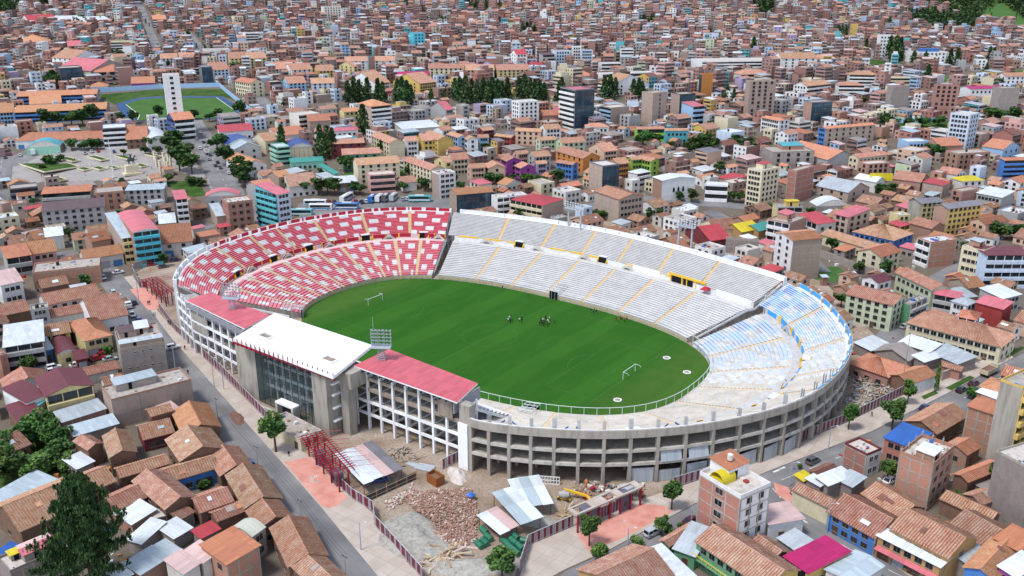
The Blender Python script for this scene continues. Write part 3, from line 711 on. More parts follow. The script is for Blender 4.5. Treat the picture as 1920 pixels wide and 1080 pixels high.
# concrete piers and the glazed hall
for a in ((-31.3,-22.6,-76.2,-72.4,17.4),(3.4,8.8,-79.0,-74.5,17.9),(9.7,12.4,-75.2,-72.6,17.6)):
    MB().box(a[0], a[1], a[2], a[3], 0, a[4], 'concrete').build('pier', sW)
MB().box(8.8,13.6,-75.0,-70.0,13.4,17.7, 'concrete').build('pier_head', sW)
for z in (4.4,8.1,11.8,14.9):
    MB().box(8.82,9.68,-77.6,-73.6, z-0.4, z, 'white_paint').build('edge_beam', sW)
    MB().box(-24,9,-73.0,-64, z-0.25, z, 'concrete').build('floor_slab', sW)
    MB().box(-23,9,-73.4,-73.05, z-0.55, z+0.25, 'white_paint').build('edge_beam', sW)
for k in range(9):
    x = -21.5+k*3.1; MB().box(x, x+0.4,-73.5,-73.02,0,17.2, 'white_paint').build('column', sW)
    for z in (3.2,6.8,10.4): MB().beam((x, -73.6, z),(x+2.2,-66, z+2.6),0.3,0.4, 'concrete').build('cross_beam', sW)
gl = link('glass_facade', None, sW)
nx_, nz_ = 10,6
for i in range(nx_):
    for j in range(nz_):
        x0, x1 = -22.5+25.8*i/nx_, -22.5+25.8*(i+1)/nx_; y0, y1 = -76.3-1.4*i/nx_, -76.3-1.4*(i+1)/nx_; z0, z1 = 0.4+16.9*j/nz_, 0.4+16.9*(j+1)/nz_
        MB().obox((x0+0.05, y0, z0+0.05),(x1-x0-0.1, y1-y0,0),(0,0.04,0),(0,0, z1-z0-0.1), 'glass_clear').build('pane', gl)
for i in range(nx_+1):
    x0 = -22.5+25.8*i/nx_; y0 = -76.3-1.4*i/nx_; MB().box(x0-0.04, x0+0.04, y0-0.06, y0+0.09,0.3,17.4, 'dark_metal').build('mullion', gl)
for j in range(nz_+1):
    z0 = 0.4+16.9*j/nz_; MB().obox((-22.5,-76.34, z0-0.04),(25.8,-1.4,0),(0,0.12,0),(0,0,0.08), 'dark_metal').build('transom', gl)
pr = link('porch', None, sW)
MB().box(-11.6,-4.4,-79.6,-77.2,4.2,4.7, 'white_paint').build('lintel', pr)
for x in (-11.6,-5.2): MB().box(x, x+0.8,-79.55,-77.3,0,4.2, 'concrete_light').build('jamb', pr)
MB().box(-10.8,-5.2,-77.9,-77.8,0.02,4.1, 'glass').build('door', pr)
MB().box(-19,-12.5,-79.4,-78.6,0.01,1.0, 'concrete_light').build('planter', pr)
# end pier and infill at the right end of the main stand
MB().box(38.0,42.6,-69.75,-69.62,11.9,16.6, 'concrete_brown').build('infill_wall', sW)
MB().box(44.9,47.8,-70.6,-68.4,0,12.2, 'white_paint').build('pier', sW); MB().box(45.2,48.2,-70.2,-67.8,12.2,17.0, 'concrete').build('pier', sW)
# left infill panels
for k, (z0, z1) in enumerate(((8.4,11.0),(11.9,14.2))): MB().obox((-65.4,-66.75, z0),(8.6,-1.15,0),(0,0.15,0),(0,0, z1-z0), 'concrete').build('infill_wall', sW)

# ------------------------------------------------------------------ pitch
mb = MB(); mb.face([SP(f, 0.0,0.02) for f in range(0, NS, 2)], 'turf'); o = structure(mb.build('pitch'))
lm = MB(); lw = 0.13; LZ = 0.026
def ln(x0, y0, x1, y1):
    L = math.hypot(x1-x0, y1-y0); nx, ny = -(y1-y0)/L*lw/2,(x1-x0)/L*lw/2
    lm.face([(x0+nx, y0+ny, LZ),(x0-nx, y0-ny, LZ),(x1-nx, y1-ny, LZ),(x1+nx, y1+ny, LZ)], 'line_paint')
def arcl(cx, cy, r, a0, a1, n=40):
    for k in range(n):
        a, b = R(a0+(a1-a0)*k/n), R(a0+(a1-a0)*(k+1)/n); ln(cx+r*math.cos(a), cy+r*math.sin(a), cx+r*math.cos(b), cy+r*math.sin(b))
for a in ((-52.5,-34,52.5,-34),(-52.5,34,52.5,34),(-52.5,-34,-52.5,34),(52.5,-34,52.5,34),(0,-34,0,34)): ln(*a)
for s_ in (-1,1):
    x = 52.5*s_
    for dx, hy in ((16.5,20.16),(5.5,9.16)): xx = x-dx*s_; ln(x, -hy, xx, -hy); ln(x, hy, xx, hy); ln(xx, -hy, xx, hy)
    arcl(x-11*s_, 0,9.15,180-53 if s_ > 0 else -53,180+53 if s_ > 0 else 53)
arcl(0,0,9.15,0,360,60)
structure(lm.build('pitch_markings'))
def goal(x, s_, label):
    g = thing('goal', label, 'goal', (x, 0,0.02)); r = 0.09
    for y in (-3.66,3.66):
        MB().tube((0, y, 0),(0, y, 2.44), r, r, 'white_tube', 6).build('post', g)
        MB().tube((0, y, 2.44),(s_*1.4, y*1.0,2.35),0.06,0.06, 'white_tube', 5).tube((s_*1.4, y, 2.35),(s_*1.9, y, 1.9),0.05,0.05, 'white_tube', 5).build('net_arm', g)
    MB().tube((0,-3.7,2.44),(0,3.7,2.44), r, r, 'white_tube', 6).build('crossbar', g)
goal(-52.5,-1, 'white goal frame in front of the red and white stand'); goal(52.5,1, 'white goal frame near the blue stand end of the pitch')
for (px_, py_, lb) in ((1250,671, 'small white curb square on grass right of the nearer goal, closest to the white stand'),(1288,698, 'small white curb ring on grass below the blue stand fence'),(1158,750, 'small white curb ring on grass left of the nearer goal')):
    P = at(px_, py_, 0.03); mb = MB()
    for k in range(8):
        a, b = R(45*k), R(45*k+45); r0, r1 = 0.9,1.25
        mb.face([(r0*math.cos(a), r0*math.sin(a),0.12),(r1*math.cos(a), r1*math.sin(a),0.12),(r1*math.cos(b), r1*math.sin(b),0.12),(r0*math.cos(b), r0*math.sin(b),0.12)], 'white_paint')
        mb.face([(r1*math.cos(a), r1*math.sin(a),0),(r1*math.cos(b), r1*math.sin(b),0),(r1*math.cos(b), r1*math.sin(b),0.12),(r1*math.cos(a), r1*math.sin(a),0.12)], 'white_paint')
        mb.face([(r0*math.cos(b), r0*math.sin(b),0.0),(r0*math.cos(a), r0*math.sin(a),0.0),(r0*math.cos(a), r0*math.sin(a),0.12),(r0*math.cos(b), r0*math.sin(b),0.12)], 'white_paint')
    o = tag(link('curb_ring', None, None, (P[0], P[1], 0.02)), lb, 'curb ring', 'curb rings set in the pitch grass')
    mb.build('rim', o); MB().tube((0,0,0.0),(0,0,0.03),0.88,0.88, 'site_dirt', 12).build('pit', o)

# ------------------------------------------------------------------ floodlights
plain('lamp_lens', (0.42,0.47,0.50),0.25,0.6)
def lamp_mesh():
    mb = MB(); n = 8
    mb.tube((0,0,0),(0,0.28,0),0.14,0.30, 'steel', n, False); mb.tube((0,0.28,0),(0,0.34,0),0.31,0.31, 'lamp_lens', n); return mb.mesh('floodlight_lamp')
LAMP = lamp_mesh()
def lattice(mb, z0, z1, w0, w1, mat, n=6, r=0.05):
    C = [(-1,-1),(1,-1),(1,1),(-1,1)]
    for k in range(n):
        a, b = z0+(z1-z0)*k/n, z0+(z1-z0)*(k+1)/n; wa, wb = w0+(w1-w0)*k/n, w0+(w1-w0)*(k+1)/n
        for i in range(4):
            c, d = C[i], C[(i+1) % 4]
            mb.tube((c[0]*wa, c[1]*wa, a),(c[0]*wb, c[1]*wb, b), r, r, mat, 4, False)
            mb.tube((c[0]*wa, c[1]*wa, a),(d[0]*wb, d[1]*wb, b), r*0.6, r*0.6, mat, 3, False); mb.tube((c[0]*wb, c[1]*wb, b),(d[0]*wb, d[1]*wb, b), r*0.6, r*0.6, mat, 3, False)
def floodtower(label, x, y, z, rz, zm, rows, cols, dish=True):
    f = thing('floodlight_tower', label, 'floodlight', (x, y, z), rz)
    mb = MB(); lattice(mb, 0, zm, 1.0,0.55, 'steel', 6,0.07); mb.build('lattice_mast', f)
    MB().box(-2.6,2.6,-1.2,1.0, zm, zm+0.15, 'steel').build('platform', f)
    mb = MB()
    for k in range(rows): mb.beam((-2.6,0.3, zm+0.7+k*0.95),(2.6,0.3, zm+0.7+k*0.95),0.1,0.1, 'steel')
    for xx in (-2.6,-0.9,0.9,2.6): mb.tube((xx, 0.25, zm+0.15),(xx, 0.25, zm+rows*0.95+0.2),0.07,0.07, 'steel', 4)
    mb.tube((-1.9,0.2, zm),(-1.9,0.2, zm+rows*0.95+3.4),0.035,0.03, 'galv', 4)
    mb.build('lamp_rack', f)
    for k in range(rows):
        for c in range(cols):
            o = link('lamp', LAMP, f, (-2.45+4.9*c/(cols-1),0.35, zm+0.75+k*0.95)); o.rotation_euler = (R(-25),0,0)
floodtower('floodlight mast with lamp rows on the red roof right of the white roof', 14.2,-64.3,18.1, R(32),3.6,5,6)
floodtower('floodlight mast with lamp rows on the far red roof beside the white roof', -48.5,-63.6,18.05, R(30),3.4,5,6)
def floodpair(label, xa, xb, y, ztop, rz):
    f = thing('floodlight_pair', label, 'floodlight', ((xa+xb)/2, y, 0), rz); w = abs(xb-xa)/2
    for s_ in (-w, w): MB().box(s_-0.26, s_+0.26,-0.26,0.26,0, ztop, 'steel').build('post', f)
    MB().box(-w-1.2, w+1.2,-1.2,0.6, ztop, ztop+0.2, 'steel').build('platform', f)
    for k in range(3):
        MB().beam((-w-1.6,0, ztop+0.6+k*0.9),(w+1.6,0, ztop+0.6+k*0.9),0.12,0.12, 'steel').build('cross_rail', f)
        for c in range(8): o = link('lamp', LAMP, f, (-w-1.4+(2*w+2.8)*c/7,-0.1, ztop+0.65+k*0.9)); o.rotation_euler = (R(25),0, R(180))
A1, A2 = at(1064,423,17), at(1090,427,17)
floodpair('twin grey posts with lamps behind the white stand, nearer the red stand', A1[0], A2[0], (A1[1]+A2[1])/2,24.2, R(-6))
A1, A2 = at(1271,462,17), at(1296,469,17)
floodpair('twin grey posts with lamps behind the white stand, nearer the blue stand', A1[0], A2[0], (A1[1]+A2[1])/2,25.4, R(-14))

# ------------------------------------------------------------------ streets
def wpts(L): return [tuple(at(*p)[:2]) for p in L]
NSTR = [0]
def street(name, pxs, width, lines=0, side=0.0):
    NSTR[0] += 1; mb = MB(); P = wpts(pxs); ribbon(mb, P, width, 'asphalt', 0.03+0.005*NSTR[0], side=side); structure(mb.build(name))
    if lines:
        m = MB(); acc = 0.0
        for (x0, y0),(x1, y1) in zip(P[:-1], P[1:]):
            L = math.hypot(x1-x0, y1-y0); n = int(L/9)
            for k in range(n):
                a = (x0+(x1-x0)*k/n, y0+(y1-y0)*k/n); b = (x0+(x1-x0)*(k+0.4)/n, y0+(y1-y0)*(k+0.4)/n); ribbon(m, [a, b], 0.18, 'road_paint', 0.034+0.005*NSTR[0], side=side)
        structure(m.build('lane_marking'))
    return P
KW = [(203,478),(222,505),(262,555),(322,635),(415,740),(492,827),(535,875),(605,955),(650,1010),(712,1085),(800,1190)]
KS = [(1000,1120),(1060,1072),(1147,1030),(1302,946),(1440,885),(1635,810),(1780,737),(1900,672),(2040,600)]
street('west_street', KW, 9.5,0, side=-4.75)
street('south_street', KS, 8.5,1, side=-4.25)
street('side_street', [(1448,915),(1490,965),(1560,1012),(1665,1068),(1790,1130)], 7.0,1)
street('north_lane', [(203,478),(150,470),(60,490),(-60,520)], 9)
street('north_lane', [(215,498),(262,470),(330,440),(400,420)], 9)
street('avenue', [(455,420),(425,350),(400,300),(382,268),(362,235),(340,196)], 15,1)
street('avenue', [(472,425),(480,380),(470,350)], 6); street('parking_yard', [(560,398),(700,386),(850,380)], 26)
street('plaza_street', [(-60,320),(30,305),(60,285),(200,268),(380,262),(470,250)], 14,1); street('plaza_street', [(5,285),(0,330),(-10,400)], 12,1)
street('school_street', [(1738,560),(1700,605),(1660,640),(1600,650)], 9); street('school_street', [(1738,560),(1745,530),(1800,500),(1900,470)], 7)
street('back_street', [(1330,395),(1420,440),(1500,470),(1540,510)], 8); street('back_street', [(1060,395),(1200,372),(1400,388),(1500,376)], 9)
for k, L in enumerate([[(1250,140),(1150,128),(1040,122)], [(300,105),(275,40),(262,10)], [(385,100),(350,60)], [(250,205),(520,225)], [(450,150),(520,215)], [(1200,150),(1260,330)], [(1880,120),(1700,130),(1560,60)]]): street('uphill_street', L, 9 if k else 12)
# yard around the stadium
plate('stadium_yard', [(248,515),(320,612),(420,707),(545,832),(632,907),(700,962),(704,985),(770,1060),(800,1092),(960,1092),(990,1022),(1075,987),(1200,937),(1290,907),(1420,862),(1590,792),(1700,737),(1650,640),(1520,500),(1300,420),(1100,406),(850,405),(560,408),(330,470)], 'site_dirt', 0.012)
KP = 0.14
plate('pavement', [(232,520),(262,555),(322,635),(415,740),(492,827),(535,875),(605,955),(650,1010),(712,1085),(795,1085),(770,1062),(704,987),(700,964),(655,925),(632,908),(585,858),(545,833),(420,708),(320,612),(285,570),(248,517)], 'pavement', KP, 0.13, 'kerb')
plate('pavement', [(975,1080),(1010,1095),(1060,1068),(1147,1029),(1302,945),(1440,884),(1635,809),(1780,736),(1900,671),(1885,655),(1800,695),(1700,738),(1590,792),(1420,863),(1290,908),(1200,938),(1075,988),(990,1024)], 'pavement', KP, 0.13, 'kerb')
def thin(name, poly, mat, off=0.02): return plate(name, poly, mat, KP+off)
thin('red_paving', [(533,868),(582,857),(652,934),(633,949),(615,954),(603,949)], 'red_paving'); thin('red_paving', [(243,543),(271,540),(298,559),(297,580),(278,583)], 'red_paving')
thin('red_paving', [(1100,1030),(1082,1003),(1202,945),(1248,950),(1260,961),(1175,1006),(1107,1035)], 'red_paving')
thin('planted_verge', [(1772,728),(1818,705),(1828,709),(1784,733)], 'grass'); thin('planted_verge', [(1727,744),(1752,733),(1760,738),(1733,750)], 'grass'); thin('planted_verge', [(1882,668),(1914,650),(1922,652),(1890,672)], 'grass')
plate('pavement', [(1480,925),(1500,945),(1560,985),(1628,1030),(1705,1080),(1760,1110),(1775,1108),(1700,1062),(1640,1022),(1570,975),(1505,935),(1492,920)], 'pavement', KP, 0.13, 'kerb_yellow')
thin('red_paving', [(1450,905),(1478,915),(1490,938),(1478,945),(1455,925)], 'red_paving', 0.0)
# faint white lettering worn into the red paving in front of both gates
def worn_mark(poly, n, rows):
    q_ = [at(*p) for p in poly]; m = MB(); rg = random.Random(5)
    for i in range(n):
        for j in range(rows):
            if rg.random() < 0.25: continue
            def P(u, v): a = q_[0]*(1-u)+q_[1]*u; b = q_[3]*(1-u)+q_[2]*u; p = a*(1-v)+b*v; return (p[0], p[1], KP+0.026)
            u0, v0 = (i+0.12)/n, (j+0.15)/rows; u1, v1 = u0+0.62/n, v0+0.6/rows
            for (a, b, c, d) in ((u0, u1, v0, v0+0.18/rows),(u0, u0+0.16/n, v0, v1),(u0, u1, v1-0.16/rows, v1)): m.face([P(a, c), P(b, c), P(b, d), P(a, d)], 'road_paint')
    structure(m.build('painted_mark'))
worn_mark([(576,893),(592,889),(604,908),(588,912)], 5,1); worn_mark([(1133,993),(1176,974),(1172,981),(1137,991)], 6,1)
# road arrows
for A, B_ in (((1450,886),(1472,876)),((1505,975),(1513,981))):
    m = MB(); ribbon(m, wpts([A, B_]),0.6, 'road_paint', 0.065); structure(m.build('road_arrow'))

# ------------------------------------------------------------------ perimeter fence
FP = {}
def fence_panel(mat):
    if mat not in FP: FP[mat] = MB().box(-0.36,0.36,-0.03,0.03,0.1,2.75, mat).mesh('fence_panel')
    return FP[mat]
FPOST = MB().box(-0.06,0.06,-0.06,0.06,0,3.0, 'steel').mesh('fence_post')
def fence(pxs, label, pat=('fence_red', 'fence_grey'), z=0.0, group='striped metal fences around the stadium'):
    P = wpts(pxs); f = thing('perimeter_fence', label, 'fence', (P[0][0], P[0][1], z),0, group); k = 0
    for (x0, y0),(x1, y1) in zip(P[:-1], P[1:]):
        L = math.hypot(x1-x0, y1-y0); n = max(1, round(L/0.8)); a = math.atan2(y1-y0, x1-x0)
        for i in range(n):
            t = (i+0.5)/n; link('panel', fence_panel(pat[k % len(pat)]), f, (x0+(x1-x0)*t-P[0][0], y0+(y1-y0)*t-P[0][1], 0), a); k += 1
            if i % 4 == 0: t = i/n; link('post', FPOST, f, (x0+(x1-x0)*t-P[0][0], y0+(y1-y0)*t-P[0][1], 0), a)
        m = MB(); o = np.array((P[0][0], P[0][1], 0))
        for zz in (0.35,2.8): m.beam(np.array((x0, y0, zz))-o, np.array((x1, y1, zz))-o, 0.1,0.07, 'galv')
        m.build('rail', f)
RG = ('fence_red', 'fence_red', 'fence_grey'); RG2 = ('fence_red', 'fence_grey')
fence([(300,582),(330,622),(420,704),(500,787),(545,830)], 'dark red striped metal fence along the west street, beside the glass front', RG)
fence([(643,918),(660,935),(700,960),(703,986),(770,1060),(792,1086)], 'dark red striped metal fence corner beside the gravel mound', RG)
fence([(975,1072),(990,1024),(1075,986)], 'striped metal fence section at the corner beside the green barrels', RG2)
fence([(1262,915),(1320,897),(1420,861),(1500,827),(1590,791),(1700,736)], 'long red and grey striped fence along the south street below the concrete rim', RG2)
fence([(249,513),(262,540),(275,541)], 'dark striped fence stub at the far street corner beside the red gate', RG); fence([(252,505),(300,492),(322,488)], 'grey metal sheet fence behind the far red gate', ('fence_grey',))
fence([(830,880),(845,872),(866,862)], 'short striped fence piece beside the white end column', RG2)

# ------------------------------------------------------------------ gates
def gate_pergola(A, B_, label, booths=True, h=5.4):
    a, b = at(*A), at(*B_); L = math.dist(a[:2], b[:2]); an = math.atan2(b[1]-a[1], b[0]-a[0])
    g = thing('entrance_gate', label, 'gate', (a[0], a[1], 0.0), an); n = 5
    for k in range(n):
        for y in (0.0,2.4): MB().box(L*k/(n-1)-0.16, L*k/(n-1)+0.16, y-0.16, y+0.16,0, h, 'gate_red').build('column', g)
    for y in (-1.2,0.0,1.2,2.4,3.6): MB().box(-1.2, L+1.2, y-0.09, y+0.09, h, h+0.22, 'gate_red').build('rafter', g)
    for k in range(int(L/1.1)+2): MB().box(-1.0+k*1.1-0.07,-1.0+k*1.1+0.07,-2.4,4.6, h+0.23, h+0.38, 'gate_red').build('slat', g)
    for k in range(9): MB().tube((L*k/8,4.4, h+0.3),(L*k/8+2.5,8.0, h+0.9),0.06,0.06, 'gate_red', 4).build('stay_rod', g)
    if booths:
        for x in (L*0.24, L*0.80): MB().box(x-1.3, x+1.3,0.3,2.2,0,3.4, 'slate_wall').build('ticket_booth', g); MB().box(x-0.8, x+0.8,0.24,0.298,1.2,2.2, 'glass').build('ticket_window', g)
    for k in range(12): x = L*(k+0.5)/12; MB().box(x-0.3, x+0.3,1.1,1.16,0.1,2.7, 'fence_red').build('gate_leaf', g)
gate_pergola((580,857),(637,924), 'red steel pergola gate with grey ticket booths beside the west street')
gate_pergola((277,548),(312,575), 'red steel pergola gate at the far street corner', False, 4.8)
a, b = at(1083,1000), at(1200,948); L = math.dist(a[:2], b[:2]); an = math.atan2(b[1]-a[1], b[0]-a[0])
g = thing('entrance_gate', 'long gate with pale frame slab, red columns and grey booths on pink paving', 'gate', (a[0], a[1], KP), an)
for y in (0.0,2.6): MB().box(-0.6, L+0.6, y-0.25, y+0.25,4.4,4.8, 'pavement').build('frame_beam', g)
for x0, x1 in ((-0.6,0.2),(4.2,8.4),(L*0.62, L*0.72),(L-1.0, L+0.6)): MB().box(x0, x1,0.26,2.34,4.41,4.79, 'pavement').build('frame_slab', g)
for k in range(7): MB().box(L*k/6-0.18, L*k/6+0.18,-0.18,0.18,0,4.4, 'gate_red').build('column', g)
for x0, x1 in ((2.2,6.0),(L*0.70, L*0.84)): MB().box(x0, x1,0.3,2.3,0,4.3, 'slate_wall').build('ticket_booth', g); MB().box(x0+0.9, x1-0.9,0.22,0.298,1.3,2.2, 'glass').build('ticket_window', g)
for k in range(14):
    x = 6.4+k*(L*0.68-6.4)/14; MB().box(x, x+0.5,1.2,1.27,0.1,2.7, 'fence_red' if k % 2 else 'fence_grey').build('gate_leaf', g)

# ------------------------------------------------------------------ building site inside the fence
def canopy(Z, N, L, Rr, h, label, mats, name='sheet_canopy', tilt=0.08, post='door_brown', group='sheet canopies on the building site', strips=1):
    c = lambda p: (Z[0]+p[0]/Z[2], Z[1]+p[1]/Z[2]); n, a, W, D = plan(c(N), c(L), c(Rr), h)
    g = thing(name, label, 'canopy', tuple(n), a, group); occupy(n[0], n[1], a, W, D)
    for x in (0.15, W-0.15):
        for y in (0.15, D-0.15): MB().tube((x, y, 0),(x, y, h+tilt*y-0.05),0.08,0.08, post, 5).build('post', g)
    rg = random.Random(int(W*100)); k = max(strips, int(W/2.2))
    for i in range(k):
        x0, x1 = -0.3+(W+0.6)*i/k, -0.3+(W+0.6)*(i+1)/k-0.01; dz = rg.uniform(0,0.06); e = rg.uniform(0,0.5); m = MB()
        q_ = [(x0,-0.3-e, h+dz),(x1,-0.3-e, h+dz),(x1, D+0.3, h+dz+tilt*D),(x0, D+0.3, h+dz+tilt*D)]; mt = mats[i % len(mats)]
        m.face(q_, mt, [(0,0),(x1-x0,0),(x1-x0, D),(0, D)]); m.face([(p[0], p[1], p[2]-0.05) for p in q_][::-1], mt)
        for j in range(4): p, r_ = q_[j], q_[(j+1) % 4]; m.face([(p[0], p[1], p[2]-0.05),(r_[0], r_[1], r_[2]-0.05), r_, p], mt)
        m.build('sheet', g)
    return g
SITE = (600,840,4)
LATE = []                       # things that need the building kit's palette
def site_things():
    canopy(SITE, (325,262),(160,60),(585,128),3.2, 'lean-to of white and patched sheets sheltering a blue car', ['metal_white', 'metal_white', 'pale_pink', 'grey_sheet', 'metal', 'pale_pink'])
    canopy(SITE, (1500,562),(1265,375),(1680,528),3.6, 'pale blue corrugated canopy over the site office, nearer the barrels', ['metal_blue', 'metal_white', 'metal_blue'])
    canopy(SITE, (1510,440),(1395,265),(1745,415),3.4, 'pale corrugated canopy beneath the concrete rim, next to the yellow mixer', ['metal_white', 'metal_blue'])
    canopy(SITE, (1345,640),(1215,510),(1460,560),2.4, 'low canopy of white and red banner sheets above the green barrels', ['metal_white', 'pale_pink', 'grey_sheet'])
    canopy((1080,810,4),(360,440),(340,400),(480,420),3.0, 'small blue grey sheet canopy behind the long front gate', ['metal'])
    # brick rubble: more fragments than anyone could count
    rg = random.Random(3); m = MB(); V = []; cols = ['rub_a', 'rub_b', 'rub_c', 'rub_d']
    plain('rub_a', (0.40,0.235,0.175),0.9,0.1); plain('rub_b', (0.36,0.21,0.16),0.9,0.1); plain('rub_c', (0.54,0.44,0.37),0.9,0.1); plain('rub_d', (0.30,0.19,0.14),0.9,0.1)
    plain('timber', (0.42,0.29,0.17),0.85,0.2); plain('timber_pale', (0.55,0.45,0.30),0.85,0.2); plain('debris_grey', (0.40,0.38,0.36),0.9,0.1); plain('debris_pale', (0.62,0.58,0.52),0.9,0.1)
    def inside(x, y, W):
        c = False
        for k in range(len(W)):
            (xa, ya),(xb, yb) = W[k], W[k-1]
            if (ya > y) != (yb > y) and x < (xb-xa)*(y-ya)/(yb-ya)+xa: c = not c
        return c
    def scatter(name, label, cat, poly, n, size, mats, hmax, longf=1.0):
        W = wpts([(SITE[0]+p[0]/4, SITE[1]+p[1]/4) for p in poly]); xs = [p[0] for p in W]; ys = [p[1] for p in W]; cx, cy = sum(xs)/len(xs), sum(ys)/len(ys); m = MB(); k = 0
        rad = max(math.dist((cx, cy), w) for w in W)
        while k < n:
            x, y = rg.uniform(min(xs), max(xs)), rg.uniform(min(ys), max(ys))
            if not inside(x, y, W): continue
            k += 1; z = hmax*max(0,1-math.dist((x, y),(cx, cy))/rad)*rg.uniform(0.3,1.0); s_ = size*rg.choice((0.35,0.5,0.6,0.8,1.0,1.45))*rg.uniform(0.8,1.2); an = rg.uniform(0,6.28); ti = rg.uniform(-0.35,0.35)
            u = np.array((math.cos(an), math.sin(an), ti))*s_*longf*(1 if longf == 1 else rg.uniform(0.4,1)); v = np.array((-math.sin(an), math.cos(an), rg.uniform(-0.3,0.3)))*s_*(0.6 if longf == 1 else 0.13); w = np.array((ti*-0.5,0.1,0.8))*s_*(0.5 if longf == 1 else 0.10)
            m.obox(np.array((x-cx, y-cy, z)), u, v, w, rg.choice(mats), None, False)
        o = m.build(name, None, (cx, cy, 0.03)); tag(o, label, cat, None, 'stuff')
    scatter('brick_rubble', 'heap of broken bricks behind the corner fence', 'rubble', [(620,340),(900,320),(1140,310),(1180,480),(1170,680),(1040,790),(880,760),(830,640),(840,560),(720,480),(640,400)], 7000,0.34, ['rub_a', 'rub_a', 'rub_b', 'rub_c', 'rub_d'], 1.3)
    scatter('brick_rubble', 'low spread of bricks and dirt beside the board fence', 'rubble', [(480,420),(700,280),(730,330),(520,470)], 260,0.4, ['rub_c', 'rub_a', 'debris_pale'], 0.4)
    scatter('timber_heap', 'pile of old timber poles at the foot of the brick rubble', 'timber', [(820,900),(860,780),(1040,740),(1060,800),(900,890)], 420,1.9, ['timber', 'timber_pale', 'rub_c'], 0.8,1.4)
    scatter('timber_heap', 'heap of planks and barrels beside the yellow mixer', 'timber', [(1780,480),(1850,450),(1910,500),(1830,530)], 120,1.5, ['timber', 'timber_pale'], 0.7,1.3)
    scatter('site_clutter', 'scattered site scrap along the foot of the concrete rim', 'scrap', [(1890,250),(2300,300),(2440,260),(2420,380),(2200,420),(1900,400)], 260,0.7, ['debris_grey', 'timber', 'rub_b', 'debris_pale', 'gate_red', 'dark_metal'], 0.6,1.0)
    scatter('site_clutter', 'rods and scrap under the white columns', 'scrap', [(480,0),(700,20),(760,90),(640,140),(520,80)], 110,1.1, ['timber', 'debris_grey', 'dark_metal'], 0.6,1.4)
    Wd = [(4000,-600),(4200,-570),(4390,-490),(4350,-440),(4060,-300),(3930,-300)]
    scatter('demolition_debris', 'heap of broken planks and rubble behind the striped fence beside the blue stand', 'debris', Wd, 1500,1.3, ['timber', 'timber_pale', 'debris_grey', 'debris_pale', 'rub_c', 'rub_b', 'dark_metal', 'metal_blue'], 1.6,1.3)
    # gravel mound
    P = wpts([(600+p[0]/4,840+p[1]/4) for p in ((440,590),(700,500),(860,560),(830,900),(730,900))]); cx, cy = sum(p[0] for p in P)/5, sum(p[1] for p in P)/5
    t = NT('gravel'); t.done(t.ramp(t.noise(1.2,9), [(0.3,(0.24,0.22,0.19)),(0.55,(0.36,0.34,0.30)),(0.75,(0.42,0.40,0.36))]),0.95,0.1, t.noise(8,6),0.6,0.1)
    def mound(name, label, cx, cy, rx, ry, hh, an, mat, seed):
        m = MB(); rg = random.Random(seed); nr, na = 7,26; ph_ = [rg.uniform(0,6.28) for _ in range(5)]
        def V(i, j):
            r = i/nr; a = 2*math.pi*j/na; w = 1+0.12*math.sin(2*a+ph_[0])+0.09*math.sin(3*a+ph_[1])+0.05*math.sin(7*a+ph_[2])
            x, y = rx*r*w*math.cos(a), ry*r*w*math.sin(a); z = hh*(1-r**1.5)*(1+0.2*math.sin(4*a+ph_[3])*r+0.15*math.sin(9*r+ph_[4]))-0.03
            return (x*math.cos(an)-y*math.sin(an), x*math.sin(an)+y*math.cos(an), z)
        for i in range(nr):
            for j in range(na): m.face([V(i, j), V(i+1, j), V(i+1,(j+1) % na), V(i, (j+1) % na)] if i else [V(0,0), V(1, j), V(1,(j+1) % na)], mat)
        tag(m.build(name, None, (cx, cy, 0.02)), label, name.replace('_', ' '))
    mound('gravel_mound', 'broad low mound of grey gravel inside the corner fence', cx, cy, 9.5,7.5,1.8, R(-20), 'gravel', 4)
    c = at(890,1062); mound('gravel_mound', 'long ridge of grey crushed stone beside the round tree', c[0], c[1], 10,3.4,1.3, R(40), 'gravel', 8)
    c = at(995,970); mound('gravel_mound', 'small grey stone heap behind the canopy by the front gate', c[0]+2, c[1], 4.5,3.0,0.9, R(30), 'gravel', 9)
    c = at(445,784); mound('soil_heap', 'brown soil heap dumped on the asphalt of the west street', c[0], c[1], 4.6,1.8,0.7, R(-19), 'adobe', 11)
    c = at(857,892); mound('sand_heap', 'pale sand heap beside the rusty container', c[0], c[1], 4.2,2.2,1.6, R(-25), 'roof_slab_pale', 12)
    # barrels
    plain('barrel_green', (0.025,0.16,0.09),0.45,0.5,0.12)
    def barrel():
        m = MB(); n = 12
        for k, (x0, x1, r0, r1) in enumerate(((-1.1,-0.95,0.66,0.7),(-0.95,-0.35,0.66,0.66),(-0.35,-0.25,0.7,0.7),(-0.25,0.4,0.66,0.66),(0.4,0.5,0.7,0.7),(0.5,1.0,0.66,0.66),(1.0,1.1,0.7,0.66))): m.tube((x0,0,0.7),(x1,0,0.7), r0, r1, 'barrel_green', n, k in (0,6))
        return m.mesh('barrel')
    BM = barrel(); names = ['leftmost of the barrels, in front', 'front row beside the leftmost', 'tucked under the white banner canopy', 'second under the banner canopy', 'middle of the slanting row', 'lower middle of the slanting row', 'lowest of the slanting row by the fence', 'rear row nearest the canopy post', 'rear row beside the fence', 'standing row end by the fence corner', 'between the rear and slanting rows']
